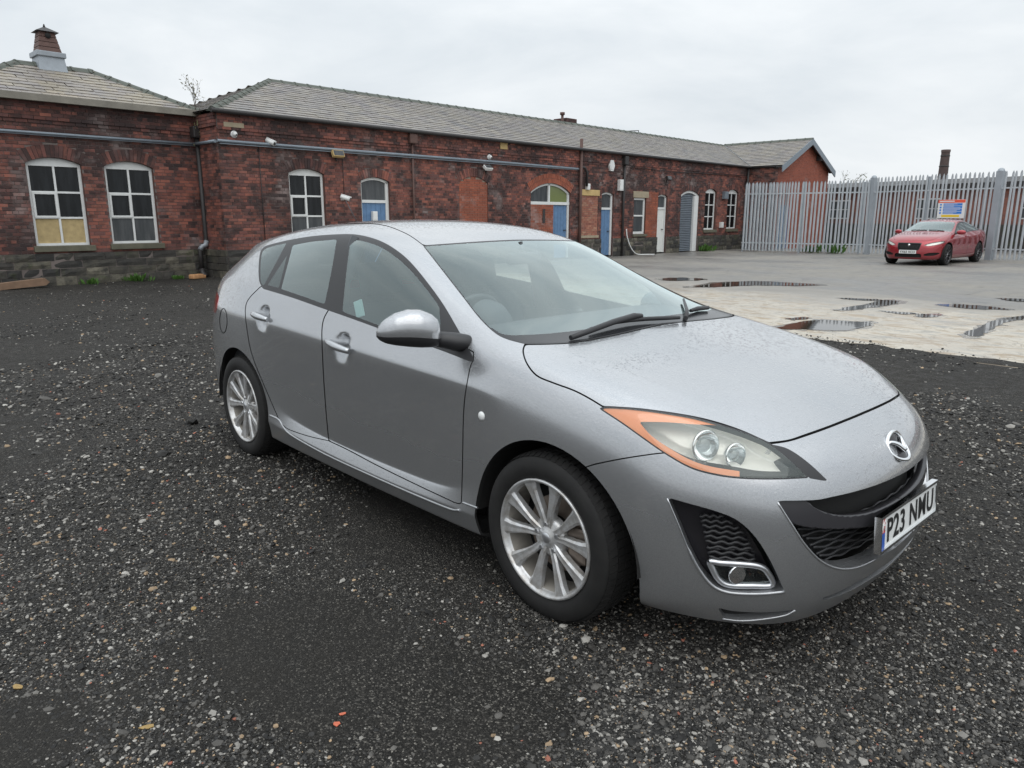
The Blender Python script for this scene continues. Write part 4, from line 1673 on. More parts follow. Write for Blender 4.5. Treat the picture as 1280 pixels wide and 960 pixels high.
    pipe('cable', [(22.0 - s0, -.06, 3.45), (23.2 - s0, -.06, 3.42), (25.0 - s0, -.06, 3.36), (27.0 - s0, -.06, 3.42), (31.0 - s0, -.06, 3.46)], .012, M['iron'], B, 5)
    return B


def gable_wing():
    """wing with a clean brick gable at the far end of the long range"""
    s0, s1 = 31.90, 38.0
    B = frame_at('brick_wing', s0, OFF_MAIN)
    tag(B, 'clean orange brick gable wing with grey bargeboards behind the palisade fence', 'building')
    y0 = -1.5
    zr, sc = 5.30, 34.95
    m = MB()
    m.box(.002, .04, y0 + .02, 0, 0, EAVE)
    m.box(s1 - s0 - .04, s1 - s0, y0 + .02, 4, 0, EAVE)
    m.prism([(0, 0), (s1 - s0, 0), (s1 - s0, EAVE), (sc - s0, zr - .10), (0, EAVE)], 'y', y0 + .015, y0 + .2)
    w = m.build('wall', M['mortar_pale'], B)
    st = MB()
    r = random.Random(2)
    z = .0
    j = 0
    while z < zr:
        s = s0 - (.11 if j % 2 else 0)
        half = 3.05 if z < EAVE else 3.05 * (zr - .10 - z) / (zr - .10 - EAVE)
        while s < s1:
            a, b = max(s, sc - half) + .005, min(s + .225, sc + half) - .005
            if b - a > .03:
                st.box(a - s0, b - s0, y0 + r.gauss(0, .002), y0 + .016, z + .005, z + .07, r.random(), skip=('k',))
            s += .225
        z += .075
        j += 1
    o = st.build('brickwork', M['brick_gable'], w, fix=False)
    o['kind'] = 'stuff'
    st = MB()
    z, j = 0.0, 0
    while z < EAVE - .05:
        y = y0 - (.11 if j % 2 else 0)
        while y < 0:
            a, b = max(y, y0) + .005, min(y + .225, 0) - .005
            if b - a > .03:
                st.box(-.012 + r.gauss(0, .002), .004, a, b, z + .005, z + .07, r.random())
            y += .225
        z += .075
        j += 1
    o = st.build('side_brickwork', M['brick'], w, fix=False)
    o['kind'] = 'stuff'
    roof = empty('roof', (0, 0, 0), 0, B)
    e = EAVE + .05
    L = math.hypot(sc - s0 + .14, zr - e)
    cs, sn = (sc - s0 + .14) / L, (zr - e) / L
    yov = y0 - .28
    # left slope up to the valley, right slope
    roof_plane(roof, (s0 - .14, yov, e), (0, 1, 0), (cs, 0, sn), [(0, 0), (-yov - .14, 0), (3.0 - yov, L), (0, L)], 'slate', OFF_MAIN, s0, seed=21)
    roof_plane(roof, (s1 + .14, yov, e), (0, 1, 0), (-cs, 0, sn), [(0, 0), (6, 0), (6, L), (0, L)], 'slate', OFF_MAIN, s0, seed=22)
    ridge_run(roof, (sc, yov, zr + .03), (sc, 3.0, zr + .03), s0)
    for sg in (-1, 1):
        xe = (s0 - .16) if sg < 0 else (s1 + .16)
        b = MB()
        b.prism([(sc - s0, zr + .02), (sc - s0, zr - .26), (xe - s0, e - .30), (xe - s0, e - .0)], 'y', yov - .02, yov + .03)
        b.build('bargeboard', M['conduit'], roof)
        f = MB()
        f.prism([(sc - s0, zr - .02), (sc - s0, zr - .08), (xe - s0, e - .10), (xe - s0, e - .04)], 'y', yov + .03, y0 + .05)
        f.build('verge_soffit', M['iron'], roof)
    MB().bbox(36.2 - s0, 36.5 - s0, y0 - .25, y0, 4.35, 4.60, .02).build('purlin_end', M['iron'], roof)
    MB().tube([(-.08, yov, e - .03), (-.08, -.1, e - .03)], .055, 8).build('gutter', M['iron'], B)
    plank_door(B, 32.3, 33.3, .02, 2.1, s0, 'blue_paint', y=y0 - .05, n=5)
    return B


LEFT = left_building()
MAIN = main_building()
WING = gable_wing()
# ------------------------------------------------------------------ palisade fence
M['galv'] = simple_mat('galvanised_steel', (0.50, 0.53, 0.555), 0.55, 0.25, vary=0.16, vscale=3)
M['galv_post'] = simple_mat('galvanised_post', (0.33, 0.36, 0.39), 0.55, 0.25, vary=0.18, vscale=3)


def pale_mesh(h):
    """corrugated W-shaped pale with a splayed pointed head"""
    prof = [(-.041, .0), (-.036, .012), (-.014, -.010), (0, .004), (.014, -.010), (.036, .012), (.041, .0)]
    V = []
    for z, k in ((0, 1.0), (h - .11, 1.0), (h - .05, .72), (h, .10)):
        for (x, y) in prof:
            V.append((x * k, y, z))
    n = len(prof)
    F = [(r * n + c, r * n + c + 1, (r + 1) * n + c + 1, (r + 1) * n + c) for r in range(3) for c in range(n - 1)]
    return mesh_from('pale', V, F)


def fence_run(name, label, A, B, h, pitch, posts, rails=(.42, 2.55), double=0.0, gate=False, jitter=.012, ground=.06):
    A, B = np.array(A, float), np.array(B, float)
    d = B - A
    L = np.linalg.norm(d)
    ang = math.atan2(d[1], d[0])
    F = empty(name, (A[0], A[1], 0), ang)
    tag(F, label, 'fence' if not gate else 'gate')
    me = pale_mesh(h - ground)
    me.materials.append(M['galv'])
    sd = 1 if True else -1
    n = int(L / pitch)
    r = random.Random(int(L * 100))
    for k in range(n + 1):
        o = bpy.data.objects.new('pale', me)
        COL.objects.link(o)
        o.parent = F
        o.location = ((k + .5) * L / (n + 1) + r.uniform(-jitter, jitter), -.045, ground + r.uniform(-.012, .012))
        o.rotation_euler = (r.uniform(-.008, .008), r.gauss(0, .006) + (r.uniform(-.03, .03) if r.random() < .08 else 0), r.uniform(-.06, .06))
        if double and (k + .5) * L / (n + 1) < double:
            o2 = bpy.data.objects.new('pale', me)
            COL.objects.link(o2)
            o2.parent = F
            o2.location = (o.location[0] + pitch * .5, .10, ground - .01)
    for z in rails:
        m = MB()
        m.box(0, L, -.022, .022, z - .005, z + .005)
        m.box(0, L, -.028, -.022, z - .045, z + .005)
        m.build('rail', M['galv'], F)
    for (x, w, hh) in posts:
        m = MB()
        m.bbox(x - w / 2, x + w / 2, .03 - w / 2, .03 + w / 2, -.05, hh, .008)
        o = m.build('post', M['galv_post'], F)
        if w > .13:
            MB().lathe([(w * .55, 0), (w * .45, w * .3), (w * .2, w * .48), (.001, w * .5)], 16, 'z', (x, .03, hh)).build('post_cap', M['galv_post'], F)
    return F


P_FL, P_2, P_3 = (-15.9, 28.0), (-10.94, 29.43), (-6.19, 28.42)
_l1 = math.hypot(P_2[0] - P_FL[0], P_2[1] - P_FL[1])
fence_run('palisade_gate', 'grey palisade gate leaf closest to the brick building, pales doubled at one end', P_FL, P_2, 3.03, .150, [(.05, .07, 2.95), (_l1 * .48, .09, 3.0), (_l1 - .30, .06, 2.95)], double=1.7, gate=True)
_d2 = (np.array(P_3) - np.array(P_2))
_l2 = np.linalg.norm(_d2)
fence_run('palisade_fence', 'grey steel palisade fence panel behind the red car, between two thick posts', P_2, P_3, 3.12, .158, [(0.0, .20, 3.10), (_l2 * .47, .11, 3.05), (_l2 - .42, .10, 2.95), (_l2, .22, 3.12)])
_u3 = np.array([(-5.03 + 6.19), (28.21 - 28.42)]) / math.hypot(1.16, .21)
_e3 = np.array(P_3) + _u3 * 7.5
fence_run('palisade_fence', 'grey steel palisade fence running on past the thickest post, away from the gate', P_3, tuple(_e3), 3.12, .158, [(3.0, .11, 3.05), (6.0, .11, 3.05)])

# safety notice wired to the fence
def notice():
    mid = np.array([-7.62, 28.68])
    u = _d2 / _l2
    N_ = empty('notice_board', (mid[0] + u[1] * .16, mid[1] - u[0] * .16, 1.48), math.atan2(u[1], u[0]))
    tag(N_, 'white safety notice with red header, blue panels and yellow strip wired to the fence', 'sign')
    MB().bbox(-.50, .50, -.012, .012, 0, .68, .005).build('board', M['plate'], N_)
    MB().box(-.495, .495, -.0145, -.0125, .565, .675).build('header_strip', M['sign_red'], N_)
    for k in range(4):
        MB().box(-.29, .40, -.0145, -.0125, .16 + k * .100, .245 + k * .100).build('blue_panel', M['sign_blue'], N_)
        MB().lathe([(.001, -.0150), (.034, -.0150), (.036, -.0125)], 16, 'y', (-.39, 0, .20 + k * .100)).build('pictogram', M['sign_blue'], N_)
        for j in range(2):
            MB().box(-.27, .10 + .12 * ((k + j) % 3), -.0158, -.0148, .180 + k * .100 + j * .032, .192 + k * .100 + j * .032).build('text_line', M['plate'], N_)
    MB().box(-.33, .33, -.0145, -.0125, .045, .125).build('yellow_strip', M['sign_yellow'], N_)
    MB().box(-.45, .10, -.0158, -.0148, .60, .64).build('header_text', M['plate'], N_)


M['sign_red'] = simple_mat('sign_red', (0.75, 0.10, 0.05), 0.5)
M['sign_blue'] = simple_mat('sign_blue', (0.03, 0.20, 0.62), 0.5)
M['sign_yellow'] = simple_mat('sign_yellow', (0.80, 0.55, 0.03), 0.5)
notice()


# ------------------------------------------------------------------ beyond the fence
def far_brick_mat():
    t = NT('far_brickwork')
    b = t.new('ShaderNodeTexBrick')
    mp = t.new('ShaderNodeMapping')
    mp.inputs['Rotation'].default_value = (math.pi / 2, 0, 0)
    t.l.new(t.pos(obj=True), mp.inputs['Vector'])
    t.l.new(mp.outputs[0], b.inputs['Vector'])
    b.inputs['Scale'].default_value = 1.0
    b.inputs['Brick Width'].default_value = .225
    b.inputs['Row Height'].default_value = .075
    b.inputs['Mortar Size'].default_value = .006
    b.inputs['Color1'].default_value = (0.27, 0.095, 0.062, 1)
    b.inputs['Color2'].default_value = (0.17, 0.065, 0.05, 1)
    b.inputs['Mortar'].default_value = (0.12, 0.10, 0.09, 1)
    n = t.noise(t.pos(), .7, 5)
    t.set(color=t.mix(t.ramp(n, [(.45, 0), (.7, .7)]), b.outputs[0], (0.05, 0.04, 0.04)), rough=.8)
    return t.m


M['far_brick'] = far_brick_mat()


def far_shed():
    """long brick shed behind the fence, roof edge just clear of the pales"""
    A, B_ = np.array([-19.5, 39.5]), np.array([12.0, 34.2])
    d = B_ - A
    L = np.linalg.norm(d)
    R_ = empty('brick_shed', (A[0], A[1], 0), math.atan2(d[1], d[0]))
    tag(R_, 'long low brick shed with dark eaves seen through the bars of the fence', 'building')
    m = MB()
    m.box(0, L, 0, .3, 1.2, 2.88)
    m.box(0, .3, .3, 7, 0, 2.88)
    m.box(L - .3, L, .3, 7, 0, 2.88)
    m.build('wall', M['far_brick'], R_)
    MB().box(0, L, -.06, .25, 0, 1.2).build('stone_base', M['stone_block'], R_)
    m = MB()
    m.prism([(-.25, 2.86), (-.25, 3.12), (3.5, 3.52), (7.2, 3.12), (7.2, 2.86)], 'x', -.2, L + .2)
    m.build('roof', M['iron'], R_)
    for k, x in enumerate((2.6, 7.4, 12.2, 17.5, 22.5, 27.0)):
        w = MB()
        w.box(x, x + 1.2, -.03, .05, 1.45, 2.45)
        wo = w.build('window', M['white_paint'], R_)
        for i in range(2):
            for j in range(2):
                MB().box(x + .06 + i * .56, x + .58 + i * .56, -.045, -.031, 1.51 + j * .46, 1.93 + j * .46).build('pane', M['pane_grey'], wo)


far_shed()


M['chimney_brick'] = simple_mat('sooty_chimney', (0.075, 0.052, 0.048), 0.8, vary=0.4, vscale=3)


def far_chimney():
    p_ = CAM_C + ray((1181, 200)) * 62.0
    C_ = empty('factory_chimney', (p_[0], p_[1], 0))
    tag(C_, 'tall tapering dark brick chimney standing far beyond the fence', 'chimney')
    m = MB()
    m.lathe([(.50, 0), (.33, 6.9), (.33, 7.0)], 16, 'z')
    m.lathe([(.355, 6.95), (.36, 7.15), (.30, 7.16), (.30, 6.6)], 16, 'z')
    m.build('stack', M['chimney_brick'], C_)
    for k in range(5):
        MB().lathe([(.50 - .17 * z / 6.9 + .005, z), (.50 - .17 * z / 6.9 + .03, z + .02), (.50 - .17 * z / 6.9 + .03, z + .09), (.50 - .17 * z / 6.9 + .004, z + .11)], 16, 'z').build('iron_band', M['iron'], C_) if (z := 3.2 + k * .85) else None


far_chimney()

M['bark'] = simple_mat('grey_bark', (0.10, 0.09, 0.075), 0.85, bump=0.4, bscale=20, vary=0.3)
M['leaf_pale'] = simple_mat('sparse_leaf', (0.10, 0.11, 0.045), 0.7, vary=0.4, vscale=20)
M['weed'] = simple_mat('weed_leaf', (0.055, 0.13, 0.020), 0.6, vary=0.4, vscale=14)
M['buddleia'] = simple_mat('dry_plant_leaf', (0.16, 0.145, 0.075), 0.7, vary=0.4, vscale=14)


def branchy(root, h, spread, seed, nb=5, depth=3, rad=.05, leaf=None, leaf_n=0, leaf_s=.05):
    """tapered trunk with forking limbs; leaves as many small faces"""
    r = random.Random(seed)
    tr = MB()
    lf = MB()
    def grow(p_, d, L, q, lev):
        n = 4
        pts = [p_]
        dd = d.copy()
        for k in range(n):
            dd = dd + np.array([r.gauss(0, .12), r.gauss(0, .12), r.gauss(.02, .06)])
            dd /= np.linalg.norm(dd)
            pts.append(pts[-1] + dd * L / n)
        tr.tube(pts, [q * (1 - .55 * i / n) for i in range(n + 1)], 6 if lev == 0 else 4)
        if leaf and lev >= depth - 1:
            for _ in range(leaf_n):
                c = pts[r.randrange(1, n + 1)] + np.array([r.gauss(0, leaf_s * 1.5) for _ in range(3)])
                a = np.array([r.gauss(0, 1) for _ in range(3)])
                a /= np.linalg.norm(a)
                b = np.cross(a, np.array([r.gauss(0, 1) for _ in range(3)]))
                b /= np.linalg.norm(b) + 1e-9
                s = leaf_s * r.uniform(.6, 1.3)
                lf.add([tuple(c - a * s), tuple(c + b * s * .35), tuple(c + a * s), tuple(c - b * s * .35)], [(0, 1, 2, 3)])
        if lev < depth:
            for _ in range(nb if lev == 0 else r.randint(2, 3)):
                k = r.uniform(.35, 1.0)
                i = int(k * n)
                v = dd + np.array([r.gauss(0, spread), r.gauss(0, spread), r.gauss(0, spread * .35)])
                v /= np.linalg.norm(v)
                grow(pts[i], v, L * r.uniform(.5, .75), q * .5, lev + 1)
    grow(np.array([0, 0, 0.0]), np.array([0, 0, 1.0]), h * .5, rad, 0)
    tr.build('trunk' if h > 2 else 'stem', M['bark'], root)
    if lf.V:
        o = lf.build('crown' if h > 2 else 'foliage', leaf, root, fix=False)


for k, (px_, dist, h, lab) in enumerate((((1062, 222), 58, 6.6, 'thin nearly leafless tree beyond the gable wing'), ((1140, 222), 60, 6.9, 'thin nearly leafless tree between the gable wing and the far chimney'), ((1085, 226), 66, 5.9, 'low scrubby bare tree far behind the palisade gate'))):
    p_ = CAM_C + ray(px_) * dist
    T_ = empty('bare_tree', (p_[0], p_[1], 0))
    tag(T_, lab, 'tree', 'bare trees beyond the fence')
    branchy(T_, h, .55, 30 + k, nb=6, depth=3, rad=.09, leaf=M['leaf_pale'], leaf_n=5, leaf_s=.09)
# ------------------------------------------------------------------ car body pipeline
class Shell:
    """one half (y <= 0) of a smooth car body, cut into panels along outlines"""
    def __init__(self, V, F, N, lab='body'):
        self.V = np.asarray(V, float)
        self.N = np.asarray(N, float)
        self.F = [tuple(f) for f in F]
        self.L = [lab] * len(self.F)

    def pad(self):
        n = max(len(f) for f in self.F)
        A = np.full((len(self.F), n), -1, int)
        for i, f in enumerate(self.F):
            A[i, :len(f)] = f
        ok = A >= 0
        return A, ok

    def carve(self, dist, new, gap=0.0, where=('body',), mask=None, keep_gap=None):
        """faces with dist < 0 become `new`; a strip of half-width gap along the outline is taken away"""
        offs = (-gap, gap) if gap > 0 else (0.0,)
        for off in offs:
            A, ok = self.pad()
            lab = np.array([l in where for l in self.L])
            if mask is not None:
                C = (self.V[A] * ok[:, :, None]).sum(1) / ok.sum(1)[:, None]
                lab &= mask(C)
            d = dist(self.V) - off
            D = d[A]
            lo = np.where(ok, D, 1e9).min(1)
            hi = np.where(ok, D, -1e9).max(1)
            cross = np.nonzero(lab & (lo < -1e-9) & (hi > 1e-9))[0]
            self._split(d, cross)
        A, ok = self.pad()
        lab = np.array([l in where for l in self.L])
        if mask is not None:
            C = (self.V[A] * ok[:, :, None]).sum(1) / ok.sum(1)[:, None]
            lab &= mask(C)
        d = dist(self.V)
        m = (d[A] * ok).sum(1) / ok.sum(1)
        L = list(self.L)
        for i in np.nonzero(lab)[0]:
            if m[i] < -gap:
                L[i] = new
            elif gap > 0 and m[i] < gap:
                L[i] = keep_gap
        keep = [i for i, l in enumerate(L) if l is not None]
        self.F = [self.F[i] for i in keep]
        self.L = [L[i] for i in keep]

    def _split(self, d, cross):
        nv0 = len(self.V)
        nV, nN = [], []
        cutv = {}
        V, N = self.V, self.N
        def edge(i, j):
            k = (i, j) if i < j else (j, i)
            if k not in cutv:
                t = d[i] / (d[i] - d[j])
                nV.append(V[i] + (V[j] - V[i]) * t)
                n = N[i] + (N[j] - N[i]) * t
                nN.append(n / (np.linalg.norm(n) + 1e-12))
                cutv[k] = nv0 + len(nV) - 1
            return cutv[k]
        drop = set(int(i) for i in cross)
        add, addl = [], []
        for fi in cross:
            f = self.F[fi]
            pos, neg = [], []
            n = len(f)
            for k in range(n):
                i, j = f[k], f[(k + 1) % n]
                if d[i] >= 0:
                    pos.append(i)
                if d[i] <= 0:
                    neg.append(i)
                if d[i] * d[j] < 0:
                    c = edge(i, j)
                    pos.append(c)
                    neg.append(c)
            for g in (pos, neg):
                if len(g) >= 3:
                    add.append(tuple(g))
                    addl.append(self.L[fi])
        self.F = [f for i, f in enumerate(self.F) if i not in drop] + add
        self.L = [l for i, l in enumerate(self.L) if i not in drop] + addl
        if nV:
            self.V = np.vstack([self.V, np.array(nV)])
            self.N = np.vstack([self.N, np.array(nN)])
        self._px = None

    def part(self, labs, flange=0.014, both=False, mirror=False, inward=None, edge=None):
        """mesh arrays of the faces with these labels, with an inward flange along open edges"""
        fs = [f for f, l in zip(self.F, self.L) if l in labs]
        mi0 = [labs.index(l) for l in self.L if l in labs]
        used = sorted({i for f in fs for i in f})
        ix = {v: k for k, v in enumerate(used)}
        V = [self.V[i].copy() for i in used]
        N = [self.N[i].copy() for i in used]
        F = [tuple(ix[i] for i in f) for f in fs]
        LN = [[N[i] for i in f] for f in F]
        MI = list(mi0)
        if flange > 0:
            cnt = {}
            for fi, f in enumerate(F):
                for k in range(len(f)):
                    a, b = f[k], f[(k + 1) % len(f)]
                    e = (a, b) if a < b else (b, a)
                    cnt.setdefault(e, []).append((a, b, fi))
            inn = {}
            for e, l in cnt.items():
                if len(l) != 1:
                    continue
                a, b, fi = l[0]
                if abs(V[a][1]) < 2e-4 and abs(V[b][1]) < 2e-4:
                    continue
                for v in (a, b):
                    if v not in inn:
                        dv = -N[v] * flange if inward is None else np.asarray(inward) * flange
                        inn[v] = len(V)
                        V.append(V[v] + dv)
                        N.append(N[v])
                fn = np.cross(V[b] - V[a], N[a])
                fn = fn / (np.linalg.norm(fn) + 1e-12)
                F.append((b, a, inn[a], inn[b]))
                LN.append([fn] * 4)
                MI.append(MI[fi] if edge is None else edge)
        V, out = np.array(V), []
        if mirror:
            V = V * np.array([1, -1, 1])
            F = [tuple(reversed(f)) for f in F]
            LN = [[n * np.array([1, -1, 1]) for n in reversed(l)] for l in LN]
        elif both:
            n = len(V)
            V = np.vstack([V, V * np.array([1, -1, 1])])
            F = F + [tuple(n + i for i in reversed(f)) for f in F]
            LN = LN + [[m * np.array([1, -1, 1]) for m in reversed(l)] for l in LN]
            MI = MI + MI
        return V, F, LN, MI

    def obj(self, name, labs, mats, parent, dark=True, **kw):
        if dark and kw.get('flange', 1) > 0:
            mats = (list(mats) if isinstance(mats, (list, tuple)) else [mats]) + [M['void']]
            kw['edge'] = len(mats) - 1
        V, F, LN, MI = self.part(labs, **kw)
        if len(F) == 0:
            print('EMPTY PART', name, labs)
            return None
        me = bpy.data.meshes.new(name)
        me.from_pydata([tuple(v) for v in V], [], F)
        me.polygons.foreach_set('use_smooth', np.ones(len(F), bool))
        me.polygons.foreach_set('material_index', np.array(MI, np.int32))
        me.update()
        ok = len(me.polygons) == len(F)
        if ok:
            me.normals_split_custom_set([tuple(n) for l in LN for n in l])
        return link(name, me, mats, parent)

    def surf_y(self, x, z, labs=None):
        """outward y of the side surface at (x, z) (nearest vertex, y < 0 half)"""
        d = (self.V[:, 0] - x) ** 2 + (self.V[:, 2] - z) ** 2 + np.where(np.abs(self.N[:, 1]) > 0.3, 0, 1)
        i = int(np.argmin(d))
        return self.V[i], self.N[i]

    def at_px(self, px, mask=None, both=False):
        """point where the pixel's ray meets the surface that faces the camera"""
        if getattr(self, '_px', None) is None:
            fl = np.array([1, -1, 1])
            self._VV = np.vstack([self.V, self.V * fl])
            self._NN = np.vstack([self.N, self.N * fl])
            self._px = px_of(self._VV)
        Q = self._px
        n0 = len(self.V)
        d = np.hypot(Q[:, 0] - px[0], Q[:, 1] - px[1])
        if not both:
            d[n0:] = 1e6
        face = ((self._VV - CAM_C) * self._NN).sum(1) < 0
        d = np.where(face, d, 1e6)
        if mask is not None:
            d = np.where(mask(self._VV), d, 1e6)
        i = int(np.argmin(d))
        v, n = self._VV[i], self._NN[i]
        r = ray(px)
        den = r @ n
        if abs(den) > 0.05 * np.linalg.norm(r):
            v = CAM_C + r * (((v - CAM_C) @ n) / den)
        return v.copy(), n.copy()


def shell_from_cage(side, front, rear, crease, levels):
    """side: K columns x 12 points (7 band rows r0..r6 then t1..t5); front / rear: 5 columns x 6 rows (r0..r5)
    points are (x, y outward, z) of the right half"""
    side = np.asarray(side, float)
    K = len(side)
    pts, idx = [], {}
    def add(key, p_):
        idx[key] = len(pts)
        pts.append(np.array([p_[0], -p_[1], p_[2]]))
    for k in range(K):
        for r in range(12):
            add(('s', k, r), side[k][r])
    for j in range(5):
        for r in range(6):
            add(('f', j, r), front[j][r])
            add(('b', j, r), rear[j][r])
    def S(k, r):
        return idx[('s', k, r)]
    def FR(j, r):       # j = 0 is the corner column
        if j == 0:
            return S(K - 1, r)
        return S(K - 1, 6 + j) if r == 6 else idx[('f', j - 1, r)]
    def BK(j, r):
        if j == 0:
            return S(0, r)
        return S(0, 6 + j) if r == 6 else idx[('b', j - 1, r)]
    F = []
    for k in range(K - 1):
        for r in range(11):
            F.append((S(k, r), S(k + 1, r), S(k + 1, r + 1), S(k, r + 1)))
    for j in range(5):
        for r in range(6):
            F.append((FR(j, r), FR(j + 1, r), FR(j + 1, r + 1), FR(j, r + 1)))
            F.append((BK(j + 1, r), BK(j, r), BK(j, r + 1), BK(j + 1, r + 1)))
    pts = np.array(pts)
    # the other half; points of the centre plane are shared
    n = len(pts)
    mir = {}
    allp = list(pts)
    for i in range(n):
        if abs(pts[i][1]) < 1e-6:
            mir[i] = i
        else:
            mir[i] = len(allp)
            allp.append(pts[i] * np.array([1, -1, 1]))
    F = F + [tuple(mir[i] for i in reversed(f)) for f in F]
    me = bpy.data.meshes.new('cage')
    me.from_pydata([tuple(p_) for p_ in allp], [], F)
    me.update()
    if crease:
        at = me.attributes.new('crease_edge', 'FLOAT', 'EDGE')
        cr = {}
        for (a, b, w) in crease(S, FR, BK, K):
            for (i, j) in ((a, b), (mir[a], mir[b])):
                cr[(min(i, j), max(i, j))] = w
        vals = [cr.get((min(e.vertices), max(e.vertices)), 0.0) for e in me.edges]
        at.data.foreach_set('value', np.array(vals, np.float32))
    ob = bpy.data.objects.new('cage', me)
    COL.objects.link(ob)
    md = ob.modifiers.new('s', 'SUBSURF')
    md.levels = md.render_levels = levels
    md.quality = 4
    dg = bpy.context.evaluated_depsgraph_get()
    ev = ob.evaluated_get(dg)
    m2 = ev.to_mesh()
    V = np.empty(len(m2.vertices) * 3)
    m2.vertices.foreach_get('co', V)
    V = V.reshape(-1, 3)
    FF = [tuple(p_.vertices) for p_ in m2.polygons]
    ev.to_mesh_clear()
    bpy.data.objects.remove(ob, do_unlink=True)
    bpy.data.meshes.remove(me)
    # vertex normals of the whole body
    A = np.array(FF)
    fn = np.cross(V[A[:, 2]] - V[A[:, 0]], V[A[:, 3]] - V[A[:, 1]])
    N = np.zeros_like(V)
    for k in range(4):
        np.add.at(N, A[:, k], fn)
    N /= np.linalg.norm(N, axis=1, keepdims=True) + 1e-12
    if (N * (V - V.mean(0))).sum() < 0:
        N = -N
        FF = [tuple(reversed(f)) for f in FF]
    V[np.abs(V[:, 1]) < 1e-5, 1] = 0.0
    cy = V[A].mean(1)[:, 1]
    H = [f for f, c in zip(FF, cy) if c < 0]
    used = sorted({i for f in H for i in f})
    ix = {v: k for k, v in enumerate(used)}
    return Shell(V[used], [tuple(ix[i] for i in f) for f in H], N[used])


def px_cut(poly):
    return lambda V: sdf(poly, px_of(V))


def xz_cut(poly):
    return lambda V: sdf(poly, V[:, [0, 2]])


def yz_cut(poly):
    return lambda V: sdf(poly, V[:, [1, 2]])


def xy_cut(poly):
    return lambda V: sdf(poly, V[:, [0, 1]])


def interp_rows(xs, keys):
    keys = sorted(keys)
    kx = [k[0] for k in keys]
    return [np.interp(xs, kx, [k[c] for k in keys]) for c in range(1, len(keys[0]))]


def rot_pts(P, R, t):
    return [tuple(R @ np.array(p_) + t) for p_ in P]
